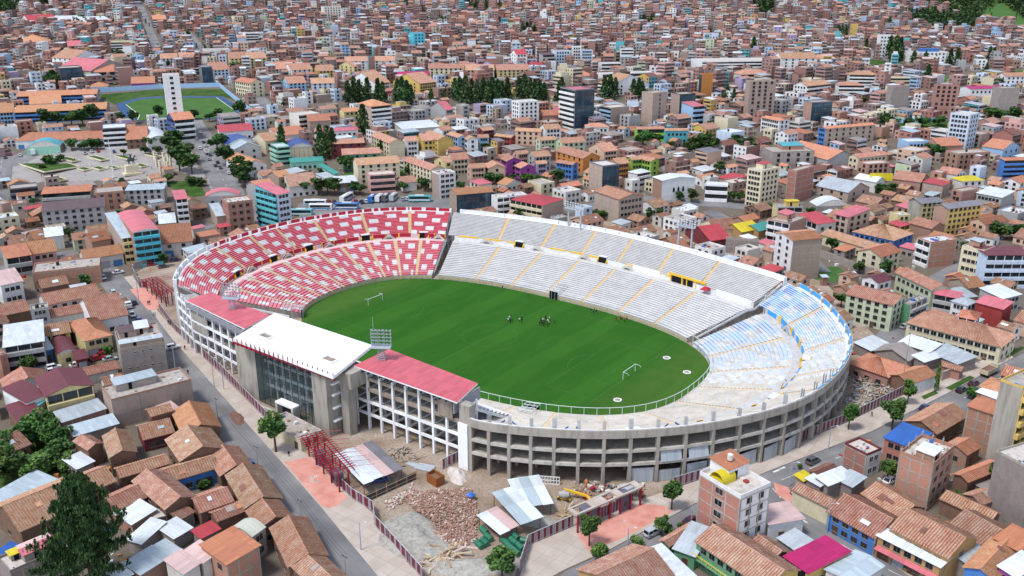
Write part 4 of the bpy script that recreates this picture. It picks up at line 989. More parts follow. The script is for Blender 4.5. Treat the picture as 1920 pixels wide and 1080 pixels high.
    for k, (x, y, an) in enumerate(((1195,745,40),(1235,725,40),(1230,640,40),(1265,690,40),(1390,725,40),(1430,765,40),(1470,800,40),(1465,685,40),(1500,760,40),(1540,715,80),(1450,720,40))):
        P = at(600+x/4,840+y/4); o = thing('barrel', 'green ribbed barrel lying on the site, '+names[k], 'barrel', (P[0], P[1], 0.03), R(an-60), 'green barrels on the building site'); link('drum', BM, o)
    # rusty container
    P = at(600+868/4,840+262/4); plain('rust', (0.30,0.10,0.035),0.8,0.2)
    o = thing('waste_container', 'rusty orange open steel container on the dirt', 'container', (P[0], P[1], 0.02), R(-10))
    m = MB()
    for a in ((-1.9,1.9,-1.2,-1.1),(-1.9,1.9,1.1,1.2),(-1.9,-1.8,-1.1,1.1),(1.8,1.9,-1.1,1.1)): m.box(a[0], a[1], a[2], a[3], 0,2.4, 'rust')
    m.box(-1.8,1.8,-1.1,1.1,0.1,1.5, 'adobe'); m.build('bin', o)
    for k in range(5): MB().box(-1.7+k*0.85,-1.6+k*0.85,-1.28,-1.201,0.05,2.4, 'rust').build('rib', o)
    # yellow mixer
    P = at(600+1830/4,840+390/4); o = thing('drum_mixer', 'yellow boomed concrete mixer with steel drum beside the sheet canopy', 'mixer', (P[0], P[1], 0.02), R(15))
    MB().tube((-1.2,0,1.3),(0.3,0,1.5),0.6,1.0, 'debris_grey', 10).tube((0.3,0,1.5),(1.3,0,1.65),1.0,0.5, 'debris_grey', 10).build('drum', o)
    MB().box(-1.6,1.6,-0.5,0.5,0.4,0.55, 'yellow').build('chassis', o)
    for x in (-1.1,1.1):
        for y in (-0.6,0.6): MB().tube((x, y-0.1,0.4),(x, y+0.1,0.4),0.4,0.4, 'dark_metal', 10).build('wheel', o)
    MB().beam((-0.5,1.2,2.0),(5.0,1.6,1.3),0.5,0.45, 'yellow').beam((5.0,1.6,1.3),(6.4,0.6,0.6),0.5,0.4, 'yellow').build('boom', o)
    # small items along the rim
    P = at(1099,912); o = thing('traffic_marker', 'bright orange upright marker at the foot of a concrete column', 'marker', (P[0], P[1], 0.02)); m = MB(); m.tube((0,0,0),(0,0,1.5),0.45,0.42, 'orange_w', 8).tube((0,0,1.5),(0,0,2.0),0.42,0.12, 'orange_w', 8); m.build('body', o)
    P = at(1027,908); o = thing('block_screen', 'white perforated block screen leaning under the concrete rim', 'screen', (P[0], P[1], 0.02), R(28))
    MB().box(-2.8,2.8,0,0.2,0,0.2, 'white').box(-2.8,2.8,0,0.2,0.95,1.1, 'white').box(-2.8,2.8,0,0.2,1.9,2.05, 'white').build('frame', o)
    for k in range(9): MB().box(-2.8+k*0.675,-2.6+k*0.675,0.01,0.19,0.201,1.9, 'white').build('mullion', o)
    P = at(1130,880); a_ = frame_at(ccols[8], 1.0,0)
    for k, f in enumerate((8.5,9.5)):
        fr_ = iSF+(iES-1.2-iSF)*f/27; p, n, s = frame_at(fr_, 1.0,5.6); o = thing('sheet_awning', ('left' if k == 0 else 'right')+' of two blue grey sheet awnings fixed in the concrete rim bays', 'awning', tuple(p))
        m = MB(); A = [-s*2.6+n*0.5, s*2.6+n*0.5, s*2.6-n*0.2+np.array((0,0,2.4)),-s*2.6-n*0.2+np.array((0,0,2.4))]; m.face(A, 'metal'); m.face([x+np.array((0,0,-0.06)) for x in A][::-1], 'metal'); m.build('sheet', o)
        MB().beam(-s*2.6+n*0.5, s*2.6+n*0.5,0.1,0.1, 'steel').build('batten', o)
    for k in range(7,14):
        fr_ = iSF+(iES-1.2-iSF)*(k+0.5)/27; p, n, s = frame_at(fr_, 0.992,0.03); MB().obox(p-s*2.7, s*5.4, n*0.1,(0,0,3.9 if k != 8 else 3.0), 'metal' if k != 10 else 'metal_rust').build('hoarding_sheet', sS)
    P = at(905,945); o = thing('tarpaulin', 'crumpled blue tarpaulin on the brick rubble', 'tarpaulin', (at(883,937)[0], at(883,937)[1], 1.0)); m = MB(); rg2 = random.Random(2)
    V = [[(x*0.45-0.9, y*0.45-0.9,0.3+rg2.uniform(0,0.6)*(1 if 0 < x < 4 and 0 < y < 4 else 0.1)) for x in range(5)] for y in range(5)]
    for y in range(4):
        for x in range(4): m.face([V[y][x], V[y][x+1], V[y+1][x+1], V[y+1][x]], 'plastic_blue')
    m.build('sheet', o)
    a, b = at(686,942), at(781,898); o = thing('board_fence', 'dark timber board fence running across the site', 'fence', (a[0], a[1], 0.02), math.atan2(b[1]-a[1], b[0]-a[0])); L = math.dist(a[:2], b[:2])
    for k in range(int(L/0.9)): MB().box(k*0.9, k*0.9+0.86,-0.03,0.03,0,2.0, 'dark_metal' if k % 3 else 'door_brown').build('board', o)
    for k in range(6): MB().tube((L*k/5,-0.12,0),(L*k/5,-0.12,2.6),0.07,0.07, 'timber', 5).build('post', o)
    for z in (0.6,1.7): MB().box(0, L, -0.1,-0.035, z, z+0.1, 'timber_pale').build('rail', o)
    # bundles of tubes on the dirt
    for k, (x, y) in enumerate(((715,130),(745,145),(775,160),(800,140))):
        P = at(600+x/4,840+y/4); o = thing('pipe_bundle', ['grey pipe bundle', 'second grey pipe bundle', 'third grey pipe bundle', 'last grey pipe bundle'][k]+' stacked in front of the white columns', 'pipe bundle', (P[0], P[1], 0.02), R(15), 'grey pipe bundles on the site')
        for j in range(4): MB().tube((-2.2, j*0.34-0.5,0.2),(2.2, j*0.34-0.5,0.2),0.16,0.16, 'metal', 7).build('pipe', o)
    # low ticket roof in front of the glass hall
    b_ = build((260,740,4),(1215,350),(1010,180),(1330,255),3.0, 'low flat-roofed gatehouse in front of the glass hall', 'gatehouse', 'building', 'flat', 'R', 'roof_slab', 'cream', None, 'd2', 'w2x1', 0.55, par='roof_slab_pale')
LATE.append(site_things)

# ------------------------------------------------------------------ building kit
brick('brick', (0.42,0.19,0.125),(0.33,0.15,0.105),(0.36,0.30,0.26)); brick('brick_red', (0.48,0.185,0.11),(0.40,0.145,0.09),(0.37,0.29,0.25))
brick('brick_tan', (0.44,0.31,0.24),(0.37,0.26,0.20),(0.36,0.32,0.28)); brick('adobe', (0.23,0.135,0.09),(0.19,0.11,0.075),(0.16,0.10,0.075),0.5,0.22)
brick('block', (0.34,0.29,0.26),(0.29,0.245,0.22),(0.24,0.21,0.19),0.4,0.2)
for sfx, k in (('', 1.12),('_ch', 0.58)):
    tile('tile'+sfx, sc3((0.50,0.245,0.155), k), sc3((0.37,0.175,0.115), k), sc3((0.58,0.44,0.33), k), mos=0.55); tile('tile_old'+sfx, sc3((0.48,0.25,0.165), k), sc3((0.35,0.18,0.12), k), sc3((0.58,0.45,0.345), k), mos=0.65)
    tile('tile_new'+sfx, sc3((0.55,0.235,0.13), k), sc3((0.44,0.185,0.105), k), sc3((0.58,0.38,0.27), k), mos=0.45); tile('tile_dark'+sfx, sc3((0.25,0.12,0.085), k), sc3((0.20,0.10,0.075), k), sc3((0.28,0.19,0.15), k), mos=0.3)
sheet('orange_sheet', (0.50,0.19,0.095),0.6,0.12,0.5)
sheet('metal', (0.47,0.52,0.55),0.4,0.4); sheet('metal_white', (0.74,0.78,0.80),0.35,0.12); sheet('metal_blue', (0.46,0.54,0.58),0.4,0.12); sheet('metal_rust', (0.36,0.31,0.28),0.6,0.6)
sheet('red_sheet', (0.50,0.055,0.065),0.5,0.1); sheet('pink_sheet', (0.62,0.16,0.19),0.5,0.08); sheet('maroon', (0.145,0.026,0.034),0.5,0.08); sheet('magenta', (0.46,0.012,0.12),0.5,0.04)
sheet('blue_sheet', (0.025,0.12,0.42),0.45,0.06); sheet('navy_sheet', (0.03,0.085,0.30),0.45,0.06); sheet('green_sheet', (0.06,0.33,0.28),0.5,0.08); sheet('teal_sheet', (0.08,0.38,0.44),0.5,0.08); sheet('yellow_sheet', (0.70,0.56,0.02),0.5,0.05)
sheet('pale_pink', (0.68,0.48,0.45),0.6,0.08); sheet('grey_sheet', (0.22,0.21,0.23),0.5,0.1); sheet('cream_sheet', (0.55,0.55,0.45),0.5,0.15); sheet('brown_sheet', (0.13,0.075,0.075),0.6,0.1)
for nm, cc in dict(white=(0.74,0.73,0.71), offwhite=(0.64,0.61,0.55), cream=(0.66,0.58,0.40), yellow_w=(0.62,0.43,0.13), pale_yellow=(0.66,0.55,0.27), ochre=(0.42,0.26,0.11), pale_green=(0.50,0.55,0.38),
                   green=(0.12,0.30,0.16), lime=(0.30,0.50,0.07), mint=(0.30,0.55,0.42), teal=(0.11,0.42,0.46), turq=(0.09,0.46,0.56), blue=(0.07,0.20,0.50), sky=(0.32,0.48,0.66), pale_blue=(0.52,0.60,0.70),
                   pink=(0.60,0.34,0.30), peach=(0.62,0.42,0.30), red_w=(0.33,0.045,0.04), maroon_w=(0.17,0.035,0.04), purple=(0.30,0.06,0.28), lilac=(0.42,0.34,0.50), orange_w=(0.55,0.22,0.06), brown=(0.20,0.11,0.08), grey=(0.38,0.37,0.36), dark=(0.06,0.06,0.065), slate=(0.16,0.17,0.20)).items():
    paint(nm, cc, 0.85,0.3,0.06)
plain('window_frame', (0.16,0.14,0.13),0.6,0.3,0.2); plain('frame_white', (0.45,0.45,0.44),0.6,0.3); plain('door_brown', (0.12,0.06,0.035),0.6,0.3,0.25); plain('shutter_blue', (0.05,0.2,0.5),0.5,0.4,0.2)
concrete('roof_slab', (0.40,0.36,0.32),0.7); concrete('roof_slab_pale', (0.55,0.50,0.45),0.6); plain('tank_black', (0.015,0.015,0.017),0.4,0.5); plain('plastic_blue', (0.03,0.13,0.45),0.4,0.5)

WINS = {}
def window_mesh(w, h, fr):
    k = (round(w, 1), round(h, 1), fr)
    if k in WINS: return WINS[k]
    w, h, _ = k; mb = MB(); t = 0.05 if w < 2.5 else 0.07
    mb.face([(-w/2,-0.03,0),(w/2,-0.03,0),(w/2,-0.03, h),(-w/2,-0.03, h)], 'glass')
    for x0, x1, z0, z1 in ((-w/2,-w/2+t, 0, h),(w/2-t, w/2,0, h),(-w/2+t, w/2-t, 0, t),(-w/2+t, w/2-t, h-t, h),(-t/2, t/2, t, h-t)): mb.box(x0, x1,-0.08,0.0, z0, z1, fr)
    mb.box(-w/2-0.06, w/2+0.06,-0.12,0.0,-0.08,-0.003, 'concrete')
    WINS[k] = mb.mesh('window'); return WINS[k]
DOORS = {}
def door_mesh(w, h, m):
    k = (w, h, m)
    if k not in DOORS:
        mb = MB(); mb.box(-w/2, w/2,-0.06,0,0, h, m); mb.box(-w/2-0.1,-w/2-0.003,-0.1,0,0, h, 'window_frame'); mb.box(w/2+0.003, w/2+0.1,-0.1,0,0, h, 'window_frame'); mb.box(-w/2-0.1, w/2+0.1,-0.1,0, h+0.003, h+0.12, 'window_frame')
        DOORS[k] = mb.mesh('door')
    return DOORS[k]
OCC = set(); CELL = 2.5
def occupy(x, y, a, W, D, pad=0.6):
    ca, sa = math.cos(a), math.sin(a); nx, ny = max(1, int((W+2*pad)/1.6)), max(1, int((D+2*pad)/1.6))
    for i in range(nx+1):
        for j in range(ny+1):
            u, v = -pad+(W+2*pad)*i/nx, -pad+(D+2*pad)*j/ny
            OCC.add((int((x+ca*u-sa*v)//CELL), int((y+sa*u+ca*v)//CELL)))
def is_free(x, y, a, W, D):
    ca, sa = math.cos(a), math.sin(a); nx, ny = max(1, int(W/1.6)), max(1, int(D/1.6))
    for i in range(nx+1):
        for j in range(ny+1):
            u, v = W*i/nx, D*j/ny
            if (int((x+ca*u-sa*v)//CELL), int((y+sa*u+ca*v)//CELL)) in OCC: return False
    return True
def occ_poly(poly):
    """block a pixel polygon for fillers"""
    W = [at(*p)[:2] for p in poly]; xs = [p[0] for p in W]; ys = [p[1] for p in W]
    X0, X1, Y0, Y1 = int(min(xs)//CELL), int(max(xs)//CELL), int(min(ys)//CELL), int(max(ys)//CELL)
    for i in range(X0, X1+1):
        for j in range(Y0, Y1+1):
            x, y = (i+0.5)*CELL, (j+0.5)*CELL; c = False
            for k in range(len(W)):
                (xa, ya),(xb, yb) = W[k], W[k-1]
                if (ya > y) != (yb > y) and x < (xb-xa)*(y-ya)/(yb-ya)+xa: c = not c
            if c: OCC.add((i, j))
TILES = {'tile', 'tile_old', 'tile_new', 'tile_dark'}
def slope_mesh(mb, a, b, c, d, mat, near, rng):
    """one roof slope: a-b along the eave, d-c along the ridge. near: real tile ridges"""
    a, b, c, d = (np.array(p, float) for p in (a, b, c, d))
    L = np.linalg.norm(b-a); S = np.linalg.norm(d-a); n = np.cross(b-a, d-a); n /= (np.linalg.norm(n) or 1)
    if not (near and mat in TILES):
        mb.face([a, b, c, d], mat, [(0,0),(L, 0),(L, S),(0, S)] if np.linalg.norm(c-d) > 0.3*L else None); return
    nc = max(2, int(L/0.56)); nr = max(2, int(S/1.5)); H = 0.13
    off = {}
    def pt(i, j):
        u, v = i/(2*nc), j/nr
        p = (a*(1-u)+b*u)*(1-v)+(d*(1-u)+c*u)*v
        w = off.setdefault((i//5, j), rng.uniform(-0.07,0.07)) if 0 < j < nr else 0.0
        return p+n*((H if i % 2 else 0.0)+w)
    for j in range(nr):
        for i in range(2*nc):
            mb.face([pt(i, j), pt(i+1, j), pt(i+1, j+1), pt(i, j+1)], mat if i % 2 else mat+'_ch', [(i*0.5*L/nc, S*j/nr),((i+1)*0.5*L/nc, S*j/nr),((i+1)*0.5*L/nc, S*(j+1)/nr),(i*0.5*L/nc, S*(j+1)/nr)])

class Bld:
    """one building in local axes: x along the right front, y along the left front, origin at the near corner"""
    def __init__(s, name, cat, label, P, a, W, D, h, near=True, group=None, seed=0):
        s.W, s.D, s.h, s.near = W, D, h, near; s.rng = random.Random(seed or hash((round(P[0], 1), round(P[1], 1))) & 0xffff)
        s.root = thing(name, label, cat, (P[0], P[1], P[2]), a, group); occupy(P[0], P[1], a, W, D); s.zb = -1.2
    def part(s, mb, name, par=None, label=None):
        o = mb.build(name, par or s.root)
        if label: o['label'] = label
        return o
    def walls(s, ml, mr, mb_=None, h=None, gable=None, gh=0.0):
        W, D = s.W, s.D; h = h or s.h; z = s.zb; mbk = mb_ or ml; m = MB()
        m.face([(0,0, z),(W, 0, z),(W, 0, h),(0,0, h)], mr); m.face([(0, D, z),(0,0, z),(0,0, h),(0, D, h)], ml)
        m.face([(W, 0, z),(W, D, z),(W, D, h),(W, 0, h)], mbk); m.face([(W, D, z),(0, D, z),(0, D, h),(W, D, h)], mbk)
        if gable == 'R': m.face([(0, D, h),(0,0, h),(0, D/2, h+gh)], ml); m.face([(W, 0, h),(W, D, h),(W, D/2, h+gh)], mbk)
        if gable == 'L': m.face([(0,0, h),(W, 0, h),(W/2,0, h+gh)], mr); m.face([(W, D, h),(0, D, h),(W/2, D, h+gh)], mbk)
        if gable == 'sL': m.face([(0,0, h),(W, 0, h),(W, 0, h+gh)], mr); m.face([(W, D, h),(0, D, h),(W, D, h+gh)], mbk); m.face([(W, 0, h),(W, D, h),(W, D, h+gh),(W, 0, h+gh)], mbk)   # rises towards +x
        if gable == 'sR': m.face([(0, D, h),(0,0, h),(0, D, h+gh)], ml); m.face([(W, 0, h),(W, D, h),(W, D, h+gh)], mbk); m.face([(W, D, h),(0, D, h),(0, D, h+gh),(W, D, h+gh)], mbk)
        m.face([(0,0, h-0.05),(W, 0, h-0.05),(W, D, h-0.05),(0, D, h-0.05)], 'roof_slab')
        return s.part(m, 'wall')
    def roof(s, kind, ax, mat, pitch=0.42, oh=0.4, ridge=None):
        W, D, h = s.W, s.D, s.h; m = MB(); e = oh; t = 0.14
        sl = lambda *q: slope_mesh(m, *q, mat, s.near, s.rng)
        if kind == 'gable':
            if ax == 'R':
                gh = D/2*pitch; ze = h-e*pitch
                sl((-e, -e, ze+t),(W+e, -e, ze+t),(W+e, D/2, h+gh+t),(-e, D/2, h+gh+t)); sl((W+e, D+e, ze+t),(-e, D+e, ze+t),(-e, D/2, h+gh+t),(W+e, D/2, h+gh+t))
                for x in (-e, W+e): m.face([(x, -e, ze),(x, D/2, h+gh),(x, D/2, h+gh+t),(x, -e, ze+t)], mat); m.face([(x, D/2, h+gh),(x, D+e, ze),(x, D+e, ze+t),(x, D/2, h+gh+t)], mat)
                m.face([(-e, -e, ze),(W+e, -e, ze),(W+e, -e, ze+t),(-e, -e, ze+t)], mat); m.face([(-e, -e, ze),(-e, D/2, h+gh),(W+e, D/2, h+gh),(W+e, -e, ze)], 'door_brown'); m.face([(-e, D/2, h+gh),(-e, D+e, ze),(W+e, D+e, ze),(W+e, D/2, h+gh)], 'door_brown')
                r = ((-e, D/2, h+gh+t+0.05),(W+e, D/2, h+gh+t+0.05))
            else:
                gh = W/2*pitch; ze = h-e*pitch
                sl((-e, D+e, ze+t),(-e, -e, ze+t),(W/2,-e, h+gh+t),(W/2, D+e, h+gh+t)); sl((W+e, -e, ze+t),(W+e, D+e, ze+t),(W/2, D+e, h+gh+t),(W/2,-e, h+gh+t))
                for y in (-e, D+e): m.face([(-e, y, ze),(W/2, y, h+gh),(W/2, y, h+gh+t),(-e, y, ze+t)], mat); m.face([(W/2, y, h+gh),(W+e, y, ze),(W+e, y, ze+t),(W/2, y, h+gh+t)], mat)
                m.face([(-e, D+e, ze),(-e, -e, ze),(-e, -e, ze+t),(-e, D+e, ze+t)], mat); m.face([(-e, -e, ze),(-e, D+e, ze),(W/2, D+e, h+gh),(W/2,-e, h+gh)], 'door_brown'); m.face([(W/2,-e, h+gh),(W/2, D+e, h+gh),(W+e, D+e, ze),(W+e, -e, ze)], 'door_brown')
                r = ((W/2,-e, h+gh+t+0.05),(W/2, D+e, h+gh+t+0.05))
            o = s.part(m, 'roof')
            if s.near and mat in TILES: MB().beam(r[0], r[1], 0.3,0.16, ridge or mat).build('ridge', o)
            return gh
        if kind == 'hip':
            k = min(W, D)/2; gh = k*pitch; ze = h-e*pitch+t
            if W >= D: A, B_ = (k, D/2, h+gh+t),(W-k, D/2, h+gh+t)
            else: A, B_ = (W/2, k, h+gh+t),(W/2, D-k, h+gh+t)
            c = [(-e, -e, ze),(W+e, -e, ze),(W+e, D+e, ze),(-e, D+e, ze)]
            if W >= D: Q = [(c[0], c[1], B_, A),(c[1], c[2], B_, B_),(c[2], c[3], A, B_),(c[3], c[0], A, A)]
            else: Q = [(c[0], c[1], A, A),(c[1], c[2], B_, A),(c[2], c[3], B_, B_),(c[3], c[0], A, B_)]
            for q_ in Q:
                if q_[2] == q_[3]: m.face([q_[0], q_[1], q_[2]], mat)
                else: sl(*q_)
            m.face([c[3], c[2], c[1], c[0]], 'door_brown'); o = s.part(m, 'roof')
            if s.near:
                mm = MB().beam(A, B_, 0.3,0.16, mat)
                for i, q_ in enumerate(c): mm.beam(q_, min((A, B_), key=lambda w: math.dist(w, q_)),0.28,0.14, mat)
                mm.build('ridge', o)
            return gh
        if kind == 'shed':
            t = 0.1; gh = (W if ax == 'L' else D)*pitch; dz = e*pitch
            if ax == 'L': q_ = [(-e, D+e, h-dz+t),(-e, -e, h-dz+t),(W+e, -e, h+gh+dz+t),(W+e, D+e, h+gh+dz+t)]     # rises towards +x
            else: q_ = [(-e, -e, h-dz+t),(W+e, -e, h-dz+t),(W+e, D+e, h+gh+dz+t),(-e, D+e, h+gh+dz+t)]             # rises towards +y
            sl(*q_); lo = [(p[0], p[1], p[2]-t) for p in q_]; m.face(lo[::-1], 'door_brown')
            for i in range(4): m.face([lo[i], lo[(i+1) % 4], q_[(i+1) % 4], q_[i]], mat)
            s.part(m, 'roof'); return gh
        if kind == 'arch':
            n = 10; r_ = pitch*(W if ax == 'L' else D)
            pr = [(-e+(1+2*e/(W if ax == 'L' else D))*(W if ax == 'L' else D)*k/n, h+r_*math.sin(math.pi*k/n)) for k in range(n+1)]
            for (u0, z0),(u1, z1) in zip(pr[:-1], pr[1:]):
                if ax == 'L': m.face([(u0, D+e, z0),(u0,-e, z0),(u1,-e, z1),(u1, D+e, z1)], mat)
                else: m.face([(-e, u0, z0),(W+e, u0, z0),(W+e, u1, z1),(-e, u1, z1)], mat)
            s.part(m, 'roof'); g = MB()
            for c in ((0.0, W) if ax == 'R' else (0.0, D)):
                P = [((c, u, z-0.02) if ax == 'R' else (u, c, z-0.02)) for u, z in pr]; P = [((p[0], min(max(p[1], 0), D), p[2]) if ax == 'R' else (min(max(p[0], 0), W), p[1], p[2])) for p in P]
                g.face(P, 'offwhite'); 
            s.part(g, 'gable_end'); return r_
        if kind == 'flat':
            p_ = pitch if pitch > 0.5 else 0.5; w = 0.18
            m.face([(0,0, h+0.03),(W, 0, h+0.03),(W, D, h+0.03),(0, D, h+0.03)], mat); s.part(m, 'roof')
            g = MB(); pm = ridge or 'brick'
            for x0, x1, y0, y1 in ((0.002, W-0.002,0.002, w),(0.002, W-0.002, D-w, D-0.002),(0.002, w, w, D-w),(W-w, W-0.002, w, D-w)): g.box(x0, x1, y0, y1, h, h+p_, pm)
            s.part(g, 'parapet'); return p_
        return 0
    # --- facade pieces: f is 'R' (plane y=0) or 'L' (plane x=0)
    def fpos(s, f, u, out=0.0): return (u, -out) if f == 'R' else (-out, u)
    def flen(s, f): return s.W if f == 'R' else s.D
    def fbox(s, m, f, u0, u1, z0, z1, o0, o1, mat):
        if f == 'R': m.box(u0, u1,-o1,-o0, z0, z1, mat)
        else: m.box(-o1,-o0, u0, u1, z0, z1, mat)
    def windows(s, f, cols, rows, w=1.5, hh=1.4, fr='window_frame', z0=0.9, mg=0.9, top=None, skip=0.0, ground=True):
        L = s.flen(f); H = top or s.h; st = H/rows
        join = None if s.near else MB()
        w = min(w, (L-2*mg)/max(1, cols)*0.78+0.05); hh = min(hh, st*0.6)
        for r in range(rows):
            if r == 0 and not ground: continue
            for c in range(cols):
                if skip and s.rng.random() < skip: continue
                u = mg+(L-2*mg)*(c+0.5)/cols; z = r*st+min(z0, st*0.34)
                if join is None:
                    me = window_mesh(w, hh, fr); x, y = s.fpos(f, u)
                    o = link('window', me, s.root, (x, y, z),0 if f == 'R' else R(-90))
                else:
                    s.fbox(join, f, u-w/2, u+w/2, z, z+hh, -0.05,0.05, 'glass')
                    s.fbox(join, f, u-w/2-0.06, u+w/2+0.06, z-0.14, z-0.003,-0.05,0.14, fr)
        if join is not None and join.f: stuffpart(s.part(join, 'windows'))
    def bands(s, f, rows, mat, glass='glass', depth=1.0, h0=0.0, top=None):
        """open balcony or ribbon per storey: dark recess behind a parapet"""
        L = s.flen(f); H = (top or s.h)-h0; st = H/rows
        for r in range(rows):
            z = h0+r*st; m = MB()
            s.fbox(m, f, 0.1, L-0.1, z+st*0.40, z+st*0.96,-0.04,0.05, glass); s.part(m, 'window_band')
            m = MB(); s.fbox(m, f, 0.02, L-0.02, z-0.08, z+st*0.38,0.02, depth, mat); s.part(m, 'balcony')
            if s.near:
                n = max(2, int(L/3.2))
                for k in range(n+1): u = 0.15+(L-0.3)*k/n; m = MB(); s.fbox(m, f, u-0.12, u+0.12, z+st*0.381, z+st*0.95,0.06,0.3, mat); s.part(m, 'balcony_post')
    def glasswall(s, f, cols, rows, mat='glass_blue', fr='dark_metal', z0=0.3, z1=None):
        L = s.flen(f); z1 = z1 or s.h-0.3; m = MB(); s.fbox(m, f, 0.25, L-0.25, z0, z1,-0.05,0.05, mat); g = s.part(m, 'glazing'); m = MB()
        for c in range(cols+1): u = 0.25+(L-0.5)*c/cols; s.fbox(m, f, u-0.08, u+0.08, z0, z1,0.051,0.16, fr)
        for r in range(rows+1): z = z0+(z1-z0)*r/rows; s.fbox(m, f, 0.2, L-0.2, z-0.1, z+0.1,0.052,0.13, fr)
        m.build('mullions', g)
    def frame(s, f, cols, rows, mat='concrete', h=None):
        """exposed concrete columns and floor beams over brick"""
        L = s.flen(f); h = h or s.h; m = MB()
        for c in range(cols+1): u = 0.15+(L-0.3)*c/cols; s.fbox(m, f, u-0.15, u+0.15, s.zb, h+0.02,-0.05,0.06, mat)
        for r in range(1, rows+1): z = h*r/rows; s.fbox(m, f, 0.0, L, z-0.26, z, -0.05,0.045, mat)
        s.part(m, 'concrete_frame')
    def door(s, f, u, w=1.1, hh=2.1, m='door_brown'):
        x, y = s.fpos(f, u); link('door', door_mesh(w, hh, m), s.root, (x, y, 0.0),0 if f == 'R' else R(-90))
    def shops(s, f, n, mats=('door_brown', 'shutter_blue', 'steel')):
        L = s.flen(f)
        for k in range(n): s.door(f, L*(k+0.5)/n, round(min(3.2, L/n*0.72),1),2.5, s.rng.choice(mats))
    def stubs(s, nx, ny, h=1.6, mat='concrete'):
        for i in range(nx+1):
            for j in range(ny+1):
                x, y = 0.05+(s.W-0.45)*i/nx, 0.05+(s.D-0.45)*j/ny; m = MB().box(x, x+0.32, y, y+0.32, s.h+0.02, s.h+h, mat)
                for a in (0.06,0.26): m.tube((x+a, y+a, s.h+h),(x+a+0.03, y+a, s.h+h+0.6),0.03,0.03, 'steel', 3)
                s.part(m, 'column_stub')
    def tank(s, x, y, z, m='tank_black'):
        mb = MB(); mb.tube((x, y, z),(x, y, z+1.25),0.62,0.62, m, 10, False).tube((x, y, z+1.25),(x, y, z+1.5),0.62,0.2, m, 10); s.part(mb, 'water_tank')
    def hut(s, x, y, w, d, h, wall, roofm, tilt=0.12):
        z = s.h+0.03; m = MB().box(x, x+w, y, y+d, z, z+h, wall); o = s.part(m, 'rooftop_room')
        m = MB(); q_ = [(x-0.3, y-0.3, z+h+0.02),(x+w+0.3, y-0.3, z+h+0.02),(x+w+0.3, y+d+0.3, z+h+0.02+d*tilt),(x-0.3, y+d+0.3, z+h+0.02+d*tilt)]
        m.face(q_, roofm); m.face([(p[0], p[1], p[2]-0.1) for p in q_][::-1], roofm)
        for i in range(4): a, b = q_[i], q_[(i+1) % 4]; m.face([(a[0], a[1], a[2]-0.1),(b[0], b[1], b[2]-0.1), b, a], roofm)
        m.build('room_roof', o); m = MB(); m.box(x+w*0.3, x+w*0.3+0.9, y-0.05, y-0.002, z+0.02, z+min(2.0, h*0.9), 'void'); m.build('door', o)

def locate(px_, py_, h):
    """ground point under an eave pixel that is h metres above the terrain"""
    d = ray(px_, py_); t = 60.0
    f = lambda t: (CPOS+d*t)[2]-hz(*(CPOS+d*t)[:2])-h
    while t < 4000 and f(t) > 0: t += 4.0
    lo, hi = t-4.0, t
    for _ in range(16):
        m = (lo+hi)/2
        if f(m) > 0: lo = m
        else: hi = m
    P = CPOS+d*hi; return np.array((P[0], P[1], hz(P[0], P[1])))
def plan(N, L, Rr, h):
    """eave-corner pixels (near, left, right) -> origin, angle, W, D; squared up"""
    n, l, r = locate(*N, h), locate(*L, h), locate(*Rr, h)
    u = (r-n)[:2]; v = (l-n)[:2]; lu, lv = np.linalg.norm(u), np.linalg.norm(v)
    a1 = math.atan2(u[1], u[0]); a2 = math.atan2(v[1], v[0])-math.pi/2
    da = (a2-a1+math.pi) % (2*math.pi)-math.pi
    a = a1+da*lv/(lu+lv)
    return n, a, max(2.0, lu*math.cos(da*lv/(lu+lv))), max(2.0, lv*math.cos(da*lu/(lu+lv)))
def wall_for(m): return m
FRAMED = ('brick', 'brick_red', 'brick_tan', 'block')
def build(Z, N, L, Rr, h, label, name='house', cat=None, roof='gable', ax='R', rm='tile', wall='adobe', wl=None, fl='', fr='', pitch=None, oh=0.4, ex='', group=None, par=None, near=None):
    """Z: (ox, oy, scale) of the survey window that N, L, Rr were read in"""
    c = lambda p: (Z[0]+p[0]/Z[2], Z[1]+p[1]/Z[2])
    P, a, W, D = plan(c(N), c(L), c(Rr), h)
    dist = np.linalg.norm(P-CPOS); near = dist < 470 if near is None else near
    b = Bld(name, cat or name.replace('_', ' '), label, P, a, W, D, h, near, group)
    furnish(b, roof, ax, rm, wall, wl, fl, fr, pitch, oh, ex, par); return b
